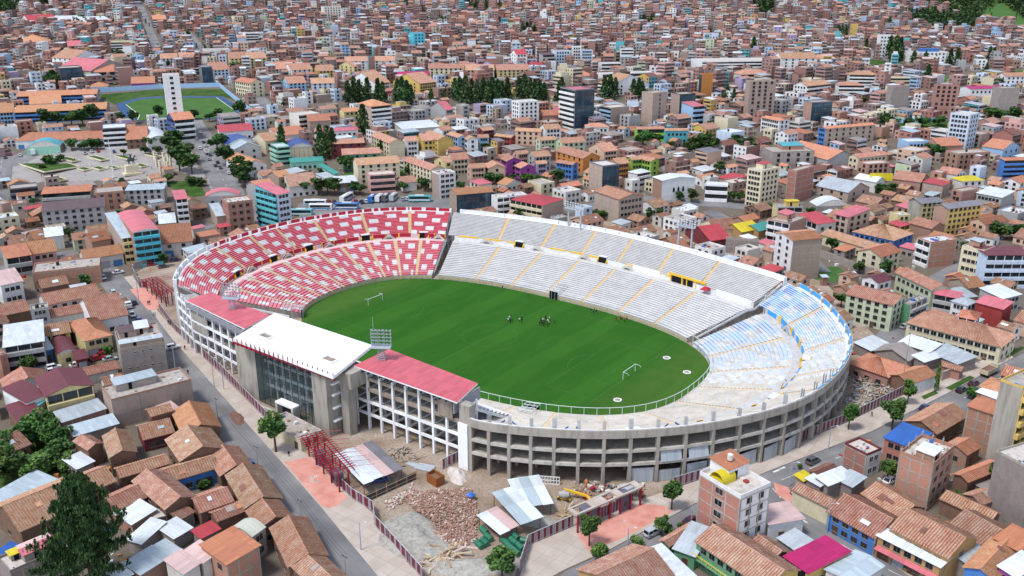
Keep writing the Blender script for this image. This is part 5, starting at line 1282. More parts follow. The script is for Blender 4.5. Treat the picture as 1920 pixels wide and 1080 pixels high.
def furnish(b, roof, ax, rm, wall, wl, fl, fr, pitch, oh, ex, par=None):
    W, D, h = b.W, b.D, b.h; wl = wl or wall
    pitch = pitch if pitch is not None else {'gable': 0.42, 'hip': 0.42, 'shed': 0.12, 'arch': 0.18, 'flat': 0.6}[roof]
    gh = {'gable': (D if ax == 'R' else W)/2*pitch, 'shed': (W if ax == 'L' else D)*pitch}.get(roof, 0)
    gb = ax if roof == 'gable' else ('s'+ax if roof == 'shed' else None)
    back = wall if wall not in ('glass',) else 'brick'
    b.walls(wl, wall, 'brick_tan' if wall not in ('adobe', 'brick', 'brick_red', 'block') else wall, gable=gb, gh=gh)
    if roof != 'none': b.roof(roof, ax, rm, pitch, oh if roof != 'arch' else min(oh, 0.15), par or (wall if roof == 'flat' else None))
    st = max(1, round(h/2.8))
    for f, sty, wm in (('L', fl, wl),('R', fr, wall)):
        for k in sty.split():
            c = k[0]; n = k[1:]
            if c == 'w': q_ = n.split('x'); b.windows(f, int(q_[0]), int(q_[1]) if len(q_) > 1 else st, fr='window_frame')
            elif c == 'W': q_ = n.split('x'); b.windows(f, int(q_[0]), int(q_[1]) if len(q_) > 1 else st, 2.1,1.5, 'frame_white')
            elif c == 'p': q_ = n.split('x'); b.windows(f, int(q_[0]), int(q_[1]),0.8,0.6, 'frame_white', skip=0.35)
            elif c == 'b': b.bands(f, int(n or st), wm if wm not in FRAMED else 'offwhite')
            elif c == 'B': b.bands(f, int(n or st), 'white')
            elif c == 'g': b.glasswall(f, max(2, int(b.flen(f)/2.2)), st)
            elif c == 'f': q_ = n.split('x') if n else ('', ''); b.frame(f, int(q_[0]) if n else max(1, round(b.flen(f)/4)), int(q_[1]) if n else st)
            elif c == 'd': b.door(f, float(n or b.flen(f)*0.4))
            elif c == 's': b.shops(f, int(n or 2))
            elif c == 'v': b.windows(f, int(n or 4), st, 1.8,1.6, 'void', skip=0.1)
    if b.near and roof == 'flat':
        m = MB(); cm = ['timber', 'debris_grey', 'debris_pale', 'plastic_blue', 'metal', 'brick_tan', 'red_w', 'white', 'dark'] if 'timber' in MATS else ['metal', 'brick_tan']
        for _ in range(int(4+W*D/14)):
            x, y, s_ = b.rng.uniform(0.6, max(0.7, W-1.6)), b.rng.uniform(0.6, max(0.7, D-1.6)), b.rng.uniform(0.25,1.1); m.box(x, x+s_, y, y+s_*b.rng.uniform(0.4,1.4), h+0.03, h+0.05+s_*b.rng.uniform(0.15,0.8), b.rng.choice(cm))
        stuffpart(b.part(m, 'rooftop_clutter'))
    if b.near and roof == 'gable' and rm in TILES and min(W, D) > 4:
        for _ in range(b.rng.choice((0,0,1,1,2))):
            S_ = (W if ax == 'R' else D); hp_ = (D if ax == 'R' else W)/2; u = b.rng.uniform(0.1,0.75)*S_; v = b.rng.uniform(0.15,0.6)*hp_; du, dv = b.rng.uniform(0.8,2.4), b.rng.uniform(0.7,1.6); z = lambda q: h+q*pitch+0.34
            P = [(u, v),(u+du, v),(u+du, v+dv),(u, v+dv)]; P = [((p[0], p[1], z(p[1])) if ax == 'R' else (p[1], p[0], z(p[1]))) for p in P]
            if ax == 'L': P = P[::-1]
            m = MB(); mt_ = b.rng.choice(['metal_white', 'metal', 'metal_rust', 'tile_dark', 'tile_new', 'tile_dark']); m.face(P, mt_); m.face([(p[0], p[1], p[2]-0.05) for p in P][::-1], mt_); b.part(m, 'roof_patch')
    for k in ex.split():
        if k[0] == 's': q_ = k[1:].split('x'); b.stubs(int(q_[0]), int(q_[1]))
        elif k[0] == 't': b.tank(W*b.rng.uniform(0.3,0.7), D*b.rng.uniform(0.3,0.7), h+gh*0.6+0.05)
        elif k[0] == 'h':
            mats = k[1:].split(':'); b.hut(W*0.35, D*0.4, W*0.5, D*0.45,2.4, mats[0] or 'brick', mats[1] if len(mats) > 1 else 'metal')

for fn in LATE: fn()
# ------------------------------------------------------------------ surveyed buildings (eave corners near / left / right, height)
WALLW = dict(adobe='mud-brick', brick='brick', brick_red='red brick', brick_tan='tan brick', block='grey block', white='white', offwhite='off-white', cream='cream', yellow_w='yellow', pale_yellow='pale yellow', ochre='ochre', pale_green='pale green', green='green', lime='lime green', mint='mint green', teal='teal', turq='turquoise', blue='blue', sky='sky blue', pale_blue='pale blue', pink='pink', peach='peach', red_w='red', maroon_w='maroon', purple='purple', lilac='lilac', orange_w='orange', brown='brown', grey='grey', dark='black', slate='slate grey', concrete='concrete', glass='glass')
ROOFW = dict(tile='clay tile', tile_old='weathered tile', tile_new='orange tile', tile_dark='dark tile', orange_sheet='orange sheet', metal='grey sheet', metal_white='white sheet', metal_blue='pale blue sheet', metal_rust='rusty sheet', red_sheet='red sheet', pink_sheet='pink sheet', maroon='maroon', magenta='magenta', blue_sheet='blue sheet', navy_sheet='navy', green_sheet='green sheet', teal_sheet='teal sheet', yellow_sheet='yellow', pale_pink='pale pink', grey_sheet='dark grey', cream_sheet='cream sheet', brown_sheet='brown sheet', roof_slab='bare concrete', roof_slab_pale='pale concrete', roof_white='white')
NUMW = ['one', 'one', 'two', 'three', 'four', 'five', 'six', 'seven', 'eight', 'nine', 'ten', 'eleven', 'twelve', 'thirteen', 'fourteen']
AUTO = []; LMS = []
def describe(root, kind, wall, rk, rm, st, lm=None):
    rkw = {'g': 'gabled', 'h': 'hipped', 's': 'sloping', 'f': 'flat', 'a': 'vaulted', 'n': ''}[rk]
    if kind == 'shed' and st > 1: kind = 'annex'
    base = '%s-storey %s %s with %s %s roof' % (NUMW[min(14, max(1, st))], WALLW.get(wall, wall), kind, rkw, ROOFW.get(rm, rm))
    AUTO.append((root, base, lm))
    if lm: LMS.append((root, lm))
def D(Z, pts, H, rs, wall, fl='', fr='', lm=None, kind=None, **kw):
    N, L, Rr = (tuple(float(v) for v in p.split(',')) for p in pts.split()); rk, rm = rs.split()
    roof = {'g': 'gable', 'h': 'hip', 's': 'shed', 'f': 'flat', 'a': 'arch'}[rk[0]]; ax = rk[1] if len(rk) > 1 else 'R'
    st = max(1, round(H/2.8)); kind = kind or ('house' if H < 6.6 else 'building' if H < 16 else 'tower block')
    if 'cat' in kw: kind = kw.pop('cat')
    b = build(Z, N, L, Rr, H, '', kind.replace(' ', '_'), kind, roof, ax, rm, wall, fl=fl, fr=fr, **kw)
    describe(b.root, kind, wall, rk[0], rm, st, lm); return b

Z1 = (0,810,4)
D(Z1, '1240,575 980,375 1470,490', 5, 'gL tile_old', 'adobe', 'w3x2', 'd2', 'steep mud-brick house')
D(Z1, '155,740 -15,540 650,510', 5, 'gR tile', 'adobe', 'w1x1', 'w6x1 d3', 'long tiled barn')
D(Z1, '825,190 690,50 1030,180', 5.5, 'gL tile_old', 'adobe', 'w2x2', '', )
D(Z1, '660,130 575,60 760,80', 5, 'gL tile_old', 'adobe'); D(Z1, '580,275 512,212 682,212', 2.6, 'sR metal_white', 'block', cat='shed', lm='white sheet shed')
D(Z1, '905,340 838,280 1275,245', 3.6, 'gR tile', 'adobe', '', 'w4x1'); D(Z1, '1190,395 1130,300 1625,268', 4, 'gR tile', 'blue', '', 'w5x1 d4', 'courtyard row')
D(Z1, '1355,215 1240,60 1690,122', 5.2, 'gL tile_old', 'adobe', 'w3x1', 'w2x1'); D(Z1, '1655,325 1600,165 1875,238', 4, 'gL tile', 'adobe', '', 'd2')
D(Z1, '880,585 800,480 1075,470', 4, 'gR tile', 'adobe'); D(Z1, '730,420 640,300 840,355', 5, 'gR tile', 'adobe')
D(Z1, '1700,990 1560,820 1910,840', 7, 'sL orange_sheet', 'brick_red', 'w2x2', 'f3x2', 'orange sheet roof', pitch=0.05)
D(Z1, '1520,980 1410,880 1615,905', 5.5, 'sL pale_pink', 'offwhite', 'W3x1', ''); D(Z1, '1380,1060 1250,955 1490,995', 5.5, 'sL pale_pink', 'offwhite', '', 'W4x1')
D(Z1, '1055,1065 948,995 1250,935', 4, 'sR metal_blue', 'brick', cat='shed'); D(Z1, '1260,935 1150,880 1350,885', 3.6, 'sR metal', 'brick', cat='shed'); D(Z1, '850,1130 760,1075 995,1075', 4, 'sR metal_white', 'block', cat='shed')
D(Z1, '1305,795 1215,725 1418,712', 3, 'sR metal_white', 'block', cat='shed'); D(Z1, '1060,835 1005,770 1190,690', 3.2, 'sL metal_white', 'block', cat='shed'); D(Z1, '1510,795 1455,750 1640,725', 3, 'sR red_sheet', 'block', cat='shed', lm='red sheet shed')
D(Z1, '990,690 890,590 1145,590', 3.5, 'sL metal_white', 'brick', '', 'W3x1', cat='shed'); D(Z1, '1160,640 1120,610 1290,630', 3, 'sR roof_slab_pale', 'block', cat='shed'); D(Z1, '1350,655 1290,620 1450,600', 3.2, 'sR tile_old', 'block', cat='shed')
b = D(Z1, '75,1060 -30,960 500,880', 5.5, 'f roof_slab_pale', 'block', '', 'f5x1', 'flat roof with pink awnings', par='block')
for k, (x, y, w, d, m, nm) in enumerate(((3.2,1.0,6.0,2.2, 'pink_sheet', 'pink'),(3.6,3.6,5.5,1.6, 'pale_pink', 'pale'),(1.6,3.4,1.6,1.8, 'yellow_sheet', 'yellow'))): b.hut(x, y, w, d, 1.9-0.2*k, 'block', m, 0.05)
canopy(Z1,(110,940),(20,880),(170,860),3.4, 'blue and white awning over the rooftop yard beside the pine', ['blue_sheet', 'metal_white'], 'rooftop_awning')
D((0,810,4), '20,590 -80,510 380,345', 2.6, 'sR metal_blue', 'block', cat='shed'); D((0,810,4), '60,160 -60,60 200,80', 4.5, 'gR tile', 'adobe')
Z2 = (260,740,4)
D(Z2, '465,880 385,770 700,795', 4, 'gR tile', 'adobe', '', 'd2'); D(Z2, '595,945 530,885 815,865', 3.5, 'gR tile', 'adobe')
D(Z2, '800,850 600,620 1085,800', 4.6, 'gL tile_old', 'adobe', '', 'w3x1'); D(Z2, '905,1000 790,880 1155,930', 4.6, 'gL tile', 'adobe', '', 'w2x1'); D((0,0,1), '542,1061 501,992 615,1044', 4.6, 'gL tile', 'adobe', 'w2x1', 'w1x1', 'blue-shuttered corner house'); D((0,0,1), '602,1112 552,1060 652,1085', 4.6, 'gL tile_old', 'adobe')
D(Z2, '335,300 200,140 620,258', 5, 'gL tile_new', 'adobe', 'w3x1', 'w1x1', 'bright tiled street house'); D(Z2, '95,160 40,118 255,125', 6, 'gR tile', 'adobe'); D(Z2, '40,335 -40,240 265,290', 3.6, 'gR tile', 'maroon_w', '', 'w4x1 d2')
D(Z2, '850,1065 715,985 925,985', 6, 'aR cream_sheet', 'block', '', 'w2x2', 'cream vaulted roof'); D(Z2, '200,140 120,60 290,105', 3.4, 'sL pale_pink', 'brick', cat='shed')
Z3 = (1080,810,4)
b = D(Z3, '1235,505 905,328 1485,420', 13.7, 'f roof_slab_pale', 'white', 'f3x5 W1x5', 'w2x5 f3x5', 'five-storey corner block', wl='brick_red', par='white', pitch=0.9)
b.hut(b.W*0.30, b.D*0.52, b.W*0.68, b.D*0.46,2.9, 'white', 'orange_sheet', 0.08); b.tank(b.W*0.6, b.D*0.72, b.h+3.4, 'offwhite')
m = MB()
for k in range(8):
    a0, a1 = math.pi*k/8, math.pi*(k+1)/8; P = lambda a, x: (x, b.D*0.62-1.7*math.cos(a), b.h+0.9+1.5*math.sin(a)); m.face([P(a0,0.4), P(a0,4.4), P(a1,4.4), P(a1,0.4)], 'yellow_sheet')
o = b.part(m, 'rooftop_tent', label='yellow vaulted tent sheet')
MB().box(0.4,4.4, b.D*0.62-1.7, b.D*0.62+1.7, b.h+0.03, b.h+0.9, 'yellow_sheet').build('tent_wall', o)
D(Z3, '1450,692 1380,560 1682,628', 4.5, 'sL pale_pink', 'white', '', 'd3', 'white hall with pale pink roof', pitch=0.02)
b = D(Z3, '1420,1170 885,830 1690,1050', 5.6, 'gL tile_old', 'yellow_w', 'w7x2 d4', '', 'green balcony tiled house', wl='green'); m = MB(); m.box(-1.5,-0.02,0.3, b.D-0.3,2.6,2.8, 'green'); o = b.part(m, 'balcony'); m = MB()
for k in range(14): m.box(-1.45,-1.35,0.3+(b.D-0.7)*k/13,0.4+(b.D-0.7)*k/13,2.8,3.7, 'yellow')
m.box(-1.46,-1.34,0.3, b.D-0.3,3.701,3.8, 'yellow'); m.build('railing', o)
D(Z3, '890,930 760,845 965,745', 3.5, 'sL metal', 'green', 'd2', '', cat='shed'); D(Z3, '700,850 640,810 910,720', 3, 'gR tile_old', 'green'); D(Z3, '760,1130 550,880 860,1060', 4, 'sL metal_white', 'offwhite', pitch=0.05, cat='shed')
D(Z3, '310,1270 0,1040 740,1080', 4.5, 'gR tile_old', 'ochre', '', '', 'wide double-slope tiled roof'); D(Z3, '1640,880 1540,790 1740,815', 3, 'sL metal', 'block', cat='shed'); D(Z3, '1480,940 1310,830 1590,900', 4, 'gL tile_old', 'adobe')
Z4 = (1440,810,4)
D(Z4, '300,1055 130,935 605,905', 4.5, 'sL magenta', 'yellow_w', 'b1', 'W5x1', 'magenta roof', pitch=0.03); D(Z4, '640,1150 360,1080 980,1070', 4, 'gR metal_blue', 'offwhite', pitch=0.15, lm='broad pale blue roof')
D(Z4, '800,790 450,600 1030,660', 4.5, 'gL tile', 'offwhite', 'w4x2 d9', '', 'blue-striped tiled house', wl='blue'); D(Z4, '1345,940 925,715 1560,790', 6.4, 'gL tile', 'ochre', 'w5x2', 'w1x2', 'tall tiled street house')
b = D(Z4, '1290,1010 835,770 1345,945', 5, 'sL metal_white', 'ochre', 's4 w5x2', '', pitch=0.1); m = MB(); m.obox((-1.4,0.2,2.5),(1.38,0,0.35),(0, b.D-0.4,0),(0,0,0.08), 'pink_sheet'); b.part(m, 'awning')
D(Z4, '980,635 715,460 1170,560', 5, 'gL tile', 'adobe'); D(Z4, '470,570 195,425 530,520', 4.5, 'gL tile_old', 'cream', lm='cream boundary house'); D(Z4, '390,405 300,345 430,375', 3.4, 'sL metal_white', 'block', cat='shed'); D(Z4, '450,400 385,340 610,310', 4, 'sR metal_white', 'block', cat='shed'); D(Z4, '630,410 530,350 710,350', 3.8, 'sL metal', 'block', cat='shed'); D(Z4, '390,335 320,290 515,275', 3.5, 'gR tile_dark', 'brick'); D(Z4, '265,365 220,325 310,325', 3, 'sR yellow_sheet', 'block', cat='shed', lm='yellow kiosk')
D(Z4, '742,180 575,95 852,135', 6.2, 'f roof_slab_pale', 'white', 'p3x2 f2x2', 'W2x2', 'white-sided two-storey house', wl='brick_red', par='maroon_w')
b = D(Z4, '1240,262 955,195 1475,150', 11.6, 'f roof_slab_pale', 'brick_red', 'f3x4', 'f3x4 w3x4', 'brick block with column stubs', par='brick_red', ex='s3x3', pitch=0.9); b.hut(b.W*0.1, b.D*0.1, b.W*0.4, b.D*0.5,2.0, 'brick_red', 'metal_white', 0.03)
D(Z4, '1080,120 880,40 1210,20', 6, 'sL blue_sheet', 'cream', 'w3x2', 'w2x2', 'bright blue roof', wl='brick_red', pitch=0.06); D(Z4, '1500,370 1440,300 1715,230', 5, 'gR tile_new', 'adobe')
D((0,0,1), '1938,885 1878,845 2010,850', 15, 'f roof_slab_pale', 'block', '', '', 'tall grey block wall at the right edge', wl='block', par='concrete', kind='tower block'); D((0,0,1), '1918,730 1873,716 1990,700', 25, 'f roof_slab', 'yellow_w', '', 'b8', 'unfinished concrete tower at the right edge', wl='concrete', kind='tower block')
D(Z4, '1660,665 1300,500 1740,610', 4, 'gL tile', 'adobe'); D(Z4, '1640,870 1380,690 1830,740', 4, 'gL tile_old', 'adobe'); D(Z4, '1700,1110 1480,1010 1890,890', 5, 'gR tile_new', 'blue', lm='orange tiled corner roof'); D(Z4, '1880,890 1715,790 1990,800', 6, 'sL orange_sheet', 'adobe'); D(Z4, '1500,990 1410,910 1620,890', 4, 'sR metal', 'block', cat='shed'); D(Z4, '1860,1090 1750,1010 2000,960', 6, 'sR metal_white', 'purple', 'w2x2', 'w3x2')
D(Z4, '1600,540 1500,460 1700,480', 3.5, 'gR tile_old', 'brick'); D(Z4, '1640,440 1540,380 1720,370', 3, 'sR metal_rust', 'block', cat='shed')
Z5 = (0,540,4)
D(Z5, '30,445 -15,300 325,415', 9, 'sR metal_white', 'grey', '', 'b3', 'white-roofed grey balcony block', pitch=0.03); D(Z5, '430,500 380,395 575,465', 4, 'aL maroon', 'pale_yellow', '', 'w1x1 d5', 'maroon vaulted roof'); D(Z5, '635,395 545,255 830,345', 6, 'h tile_new', 'pale_yellow', '', 'W3x2 s2', 'yellow hip-roofed house'); D(Z5, '700,250 635,100 945,185', 5.5, 'gR tile', 'white', '', 'w3x1'); D(Z5, '350,128 310,60 745,40', 6, 'gR tile', 'offwhite', '', 'w5x2'); D(Z5, '365,225 350,175 690,165', 4, 'gR tile', 'offwhite')
D(Z5, '300,370 270,300 525,335', 5, 'gR tile', 'yellow_w', '', 'w3x2'); D(Z5, '230,175 205,140 365,160', 7.5, 'f roof_slab', 'grey', '', 'W3x3', ex='t'); D(Z5, '560,330 500,270 640,300', 4.5, 'gR tile', 'adobe')
b = D(Z5, '900,470 820,325 1240,425', 9.6, 'f roof_slab', 'block', 'p3x3', 'p5x4', 'four-storey block house at the street', par='brick_tan', wl='block'); b.hut(0.3,0.3, b.W-0.8,2.6,1.9, 'brick_tan', 'metal', 0.06); b.hut(0.8, b.D*0.55, b.W*0.4, b.D*0.3,1.8, 'brick_tan', 'brown_sheet', 0.05); b.hut(b.W*0.45, b.D*0.6, b.W*0.3, b.D*0.3,2.0, 'brick_tan', 'metal_white', 0.1)
b = D(Z5, '835,850 765,750 1435,695', 8, 'f roof_slab', 'brick_tan', '', 'f6x2', 'long brick building with rooftop shed', par='brick'); b.hut(b.W*0.12, b.D*0.45, b.W*0.5, b.D*0.45,2.2, 'block', 'metal_blue', 0.05)
D(Z5, '345,815 240,690 700,738', 8, 'gL maroon', 'pale_yellow', '', 'b2', 'maroon gabled yellow house', pitch=0.3); D(Z5, '170,1045 20,890 355,1005', 6, 'sL maroon', 'adobe', '', '', 'maroon lean-to hall', pitch=0.05); D(Z5, '200,860 40,745 340,800', 7, 'sL maroon', 'white', pitch=0.08); D(Z5, '250,905 205,855 330,822', 5.5, 'sL teal_sheet', 'block', cat='shed', lm='teal sheet lean-to')
D(Z5, '470,1005 360,965 810,920', 4, 'sR metal', 'brick', '', 'f5x1'); D(Z5, '560,1110 480,1065 895,1030', 3.5, 'sR metal_blue', 'block', cat='shed'); D(Z5, '500,690 470,640 880,600', 3, 'gR tile', 'offwhite'); D((0,500,3.8575), '5,135 -60,60 150,95', 7.5, 'gR pale_pink', 'white', '', 'w3x2', 'white house with pink gable'); D(Z5, '10,210 -60,150 220,170', 4, 'gR tile', 'adobe')
D((0,330,3.84), '232,705 205,640 718,665', 6.5, 'f roof_slab', 'brick_red', '', 'f8x2', 'long red brick panelled building', par='brick_red', ex='t'); D(Z5, '0,520 -90,470 20,515', 8, 'f roof_slab', 'brick_red', '', 'w2x3'); D(Z5, '330,470 300,400 390,450', 4, 'sR metal_blue', 'blue', '', 'd1'); D(Z5, '575,540 560,490 655,520', 3.5, 'sR maroon', 'maroon_w', '', 's1')
Z6 = (1440,540,4)
D(Z6, '935,130 580,50 1060,70', 9.6, 'gL tile', 'pale_green', 'w5x4 d6', 'w3x4', 'pale green four-storey house', pitch=0.3); D(Z6, '1070,130 1010,110 1185,75', 8, 'f roof_slab', 'grey', '', 'b3', wl='green'); D(Z6, '1745,445 1040,262 1870,352', 5.6, 'h tile', 'cream', 'W12x2 d4', 'w3x2', 'long cream school')
D(Z6, '1560,240 1425,215 1600,190', 9.5, 'h tile_new', 'white', 'b3', 'w2x3', 'small tower with orange roof'); D(Z6, '1420,270 1200,200 1480,235', 7, 'gL tile', 'cream'); D(Z6, '1760,160 1575,100 1800,115', 7, 'sL pink_sheet', 'red_w', '', '', 'red hall with pink roof'); D(Z6, '1430,80 1245,45 1460,50', 6, 'sL pink_sheet', 'grey', 'b2', ''); D(Z6, '1490,130 1380,95 1560,100', 6, 'h metal', 'white', 'w3x2', 'w2x2')
for p, hh, m in (('1210,480 1000,400 1265,430', 4, 'sL metal_white'),('1050,545 805,470 1120,490', 3.6, 'gR metal_rust'),('1170,555 1105,510 1270,500', 3.4, 'sR metal_white'),('1420,570 1210,470 1545,530', 3.5, 'sL metal'),('770,470 660,420 890,410', 3, 'sR metal_white')): D(Z6, p, hh, m, 'block', cat='shed')
D(Z6, '900,668 615,560 1030,580', 4, 'h tile_new', 'brick', 'w3x1', '', 'hipped tiled house beside the debris'); D(Z6, '1060,720 915,650 1245,650', 4, 'gR tile_new', 'white', '', 'd3', 'white-walled tiled house by the pavement', wl='adobe'); D(Z6, '1440,620 1300,580 1470,600', 3.2, 'gL tile', 'brick')
D(Z6, '1900,690 1740,660 2000,640', 4, 'gL tile_new', 'adobe'); D(Z6, '1800,800 1610,725 1840,720', 4.5, 'h tile_new', 'adobe'); D(Z6, '1720,835 1590,770 1765,785', 4, 'sL metal_white', 'brick', cat='shed')
D(Z6, '1745,965 1505,880 1800,905', 11, 'sL orange_sheet', 'brick_red', 'f3x4', 'f1x4', 'brick tower house with orange roof', pitch=0.04); D(Z6, '1265,1090 1020,1000 1510,960', 4.6, 'gR tile', 'adobe', '', 'w3x1', 'large tiled house by the south street')
# boundary wall along the pavement
a, b_ = at(1440+1300/4,540+700/4), at(1440+1550/4,540+590/4)
o = thing('boundary_wall', 'tan brick wall along the pavement below the sheet-roofed yard', 'wall', (a[0], a[1], 0), math.atan2(b_[1]-a[1], b_[0]-a[0])); L = math.dist(a[:2], b_[:2])
MB().box(0, L, 0,0.3,0,2.8, 'brick_tan').build('wall', o); MB().box(-0.05, L+0.05,-0.05,0.35,2.801,2.95, 'concrete').build('coping', o)
Z7 = (0,330,3.84)
D(Z7, '300,258 255,205 748,232', 10.6, 'sR brown_sheet', 'grey', 'w2x4', 'w7x4', 'grey block with brown roof', pitch=0.04); D(Z7, '880,450 765,330 955,440', 11, 'sR metal_blue', 'pale_yellow', 'f3x4', 'b4', wl='brick_tan'); b = D(Z7, '957,410 845,270 1145,385', 14.5, 'aL pink_sheet', 'turq', 'f3x5', 'b5', 'turquoise balcony building', wl='brick_red', pitch=0.1)
D(Z7, '1265,170 1230,130 1350,165', 14, 'sR pink_sheet', 'dark', '', 'B5', 'narrow black and white building'); D(Z7, '1640,200 1610,165 1815,175', 13, 'f roof_slab_pale', 'brick_red', 'f1x4', 'f3x4 w3x4', 'square brick block behind the red stand', par='brick_red'); D(Z7, '1475,150 1460,110 1720,140', 9, 'aL pink_sheet', 'grey', '', 'w3x2', 'pink vaulted hall', pitch=0.15); D(Z7, '1560,290 1525,230 1620,280', 6, 'sR metal', 'brick_tan')
D(Z7, '690,130 640,80 890,115', 9, 'f roof_slab', 'brick_red', '', 'f4x3 w3x3', par='brick_red'); D(Z7, '905,105 890,70 1170,100', 8, 'sR metal_blue', 'grey', '', 'w5x3'); D(Z7, '300,130 270,90 640,115', 6.8, 'sR orange_sheet', 'grey', '', 'b2', 'long orange roof by the plaza'); D(Z7, '70,100 50,60 270,75', 6, 'f roof_slab', 'slate', '', 'b2')
D(Z7, '1150,490 1130,390 1385,470', 6, 'gR tile_new', 'offwhite', '', 's2 w2x2', 'orange-tiled corner warehouse'); D(Z7, '610,600 550,555 890,560', 5, 'gR tile_new', 'offwhite', '', 's3'); D(Z7, '660,475 625,430 785,445', 6, 'gR tile_new', 'brick'); D(Z7, '530,465 505,430 620,455', 5, 'gR tile', 'pale_green', '', 'w1x2'); D(Z7, '225,565 185,500 405,540', 6.5, 'gR tile_new', 'pink', '', 'w3x2'); D(Z7, '45,595 0,540 225,570', 8, 'sR orange_sheet', 'grey', '', 'b2'); D(Z7, '330,440 300,400 455,430', 6, 'sR metal_white', 'offwhite'); D(Z7, '10,210 -60,190 80,200', 10, 'f roof_slab', 'brick', '', 'f2x3'); D(Z7, '1150,345 1120,300 1265,340', 4, 'sR metal_white', 'brick')
D(Z7, '100,500 60,455 200,480', 5, 'gR tile', 'brick'); D(Z7, '250,460 200,420 320,445', 5, 'gR tile_new', 'brick'); D(Z7, '480,640 440,600 560,620', 5, 'gR tile', 'white', '', 'w2x1')
Z8 = (0,120,3.84)
def hpx(x, yb, yt): return rise(at(x, yb), yt)
D(Z8, '1172,85 1150,68 1290,80', hpx(318,255,142), 'f roof_slab_pale', 'white', '', 'W1x12', 'slim white tower', kind='tower block', par='white'); D(Z8, '1255,405 1200,370 1395,385', hpx(327,268,226), 'g tile_new', 'white', 'b4', 'b4 w4x4', 'white and navy block below the slim tower', wl='navy_sheet')
D(Z8, '105,350 95,300 755,320', 8, 'gR tile_new', 'blue', '', 'b3', 'long blue school wing', pitch=0.25); D(Z8, '120,235 105,200 685,215', 8, 'gR tile_new', 'blue', '', 'b3', pitch=0.25); D(Z8, '-60,355 -80,310 100,345', 8, 'gR tile_new', 'sky', '', 'w6x3'); D(Z8, '215,290 200,250 440,275', 6, 'gR tile_new', 'white', '', 'w5x2')
D(Z8, '110,555 105,485 735,560', 5, 'sR orange_sheet', 'white', '', 's9', 'striped market hall', pitch=0.05); D(Z8, '190,600 185,560 425,590', 5, 'aL teal_sheet', 'mint', '', 'd4', 'teal vaulted market front'); D(Z8, '735,470 710,420 905,460', 12, 'f metal_white', 'slate', '', 'B4', 'grey glass-banded bank'); D(Z8, '910,545 890,470 1060,540', 6, 'gR tile_new', 'brown', '', 'w3x2'); D(Z8, '1060,550 990,450 1225,530', 6.5, 'aL metal_white', 'offwhite', '', 'w3x1', 'striped vaulted shed'); D(Z8, '1580,490 1560,450 1820,470', 5.5, 'sR red_sheet', 'white', '', 'w6x1'); D(Z8, '430,35 400,10 590,20', 15, 'f roof_slab', 'dark', '', 'g', 'black glass building with yellow stripes'); D(Z8, '680,60 665,30 830,50', 9, 'gR tile_new', 'grey', '', 'b2'); D(Z8, '650,165 640,140 775,160', 4, 'h tile_new', 'white', '', 'w3x1')
D(Z8, '945,140 935,110 1110,135', 5, 'gR tile_new', 'purple', '', 'w3x1'); D(Z8, '1450,25 1425,5 1525,20', 13, 'f roof_slab', 'slate', '', 'g', wl='slate', lm='dark glass office'); D(Z8, '1800,140 1690,110 1900,125', 11, 'gL tile_new', 'cream', 'w7x4', 'w2x4', 'cream L-shaped apartments')
Z9 = (380,180,4)
D(Z9, '555,740 425,690 635,715', 17.5, 'sR pink_sheet', 'pale_blue', 'b6', 'w3x6', 'tall teal building with curved balconies', wl='teal', kind='building'); D(Z9, '410,690 360,640 520,650', 9, 'gR tile_new', 'grey'); D(Z9, '560,390 510,350 650,375', 11, 'f metal_white', 'mint', 'b4', 'b4', 'mint green school block'); D(Z9, '660,500 655,470 905,478', 4.5, 'sR green_sheet', 'mint', '', 'w6x1'); D(Z9, '985,585 880,480 1015,575', 4.5, 'sL green_sheet', 'mint', 'w6x1', '', 'green gallery roof')
D(Z9, '190,365 140,310 400,330', 7, 'aL navy_sheet', 'grey', '', '', 'left blue vaulted roof'); D(Z9, '650,390 600,330 830,375', 7, 'aL navy_sheet', 'cream', '', 'f5x1', 'right blue vaulted roof'); D(Z9, '240,400 195,350 430,365', 7, 'gL metal_blue', 'offwhite', '', 'w2x2'); D(Z9, '300,530 240,430 450,480', 7, 'gL tile_new', 'white', '', 'w3x2'); D(Z9, '470,340 400,290 560,310', 8, 'gR tile', 'cream', '', 'w3x2'); D(Z9, '570,610 515,570 640,580', 8, 'gR tile_new', 'brick_tan', '', 'w2x2'); D(Z9, '650,680 625,590 850,640', 6, 'gR tile_old', 'offwhite', '', 'w4x1'); D(Z9, '1010,655 980,610 1160,640', 5, 'sR metal_white', 'brick', '', 's2'); D(Z9, '920,620 850,590 1000,600', 4, 'sR metal', 'white')
D(Z9, '1160,520 1150,470 1470,480', 10.5, 'gR tile', 'cream', '', 'w5x4', 'cream apartments near the bus yard', kind='apartment block'); D(Z9, '1255,600 1240,560 1440,580', 9.5, 'f roof_slab_pale', 'pink', '', 'b3', 'pink balcony house'); D(Z9, '1050,440 1040,400 1330,420', 9, 'gR tile', 'green', '', 'w4x3', kind='apartment block'); D(Z9, '950,360 940,330 1210,345', 9, 'gR tile', 'maroon_w', '', 'w4x3', kind='apartment block'); D(Z9, '1400,355 1255,265 1515,340', 10, 'gL tile', 'cream', 'w7x4', '', kind='apartment block'); D(Z9, '1765,330 1640,265 1878,318', 10, 'gL tile', 'yellow_w', 'w5x4', '', kind='apartment block'); D(Z9, '1650,335 1600,290 1765,325', 9, 'gR tile', 'yellow_w', '', 'w3x3', kind='apartment block'); D(Z9, '1530,340 1500,310 1615,330', 9, 'gR tile', 'white', '', 'w3x3', kind='apartment block')
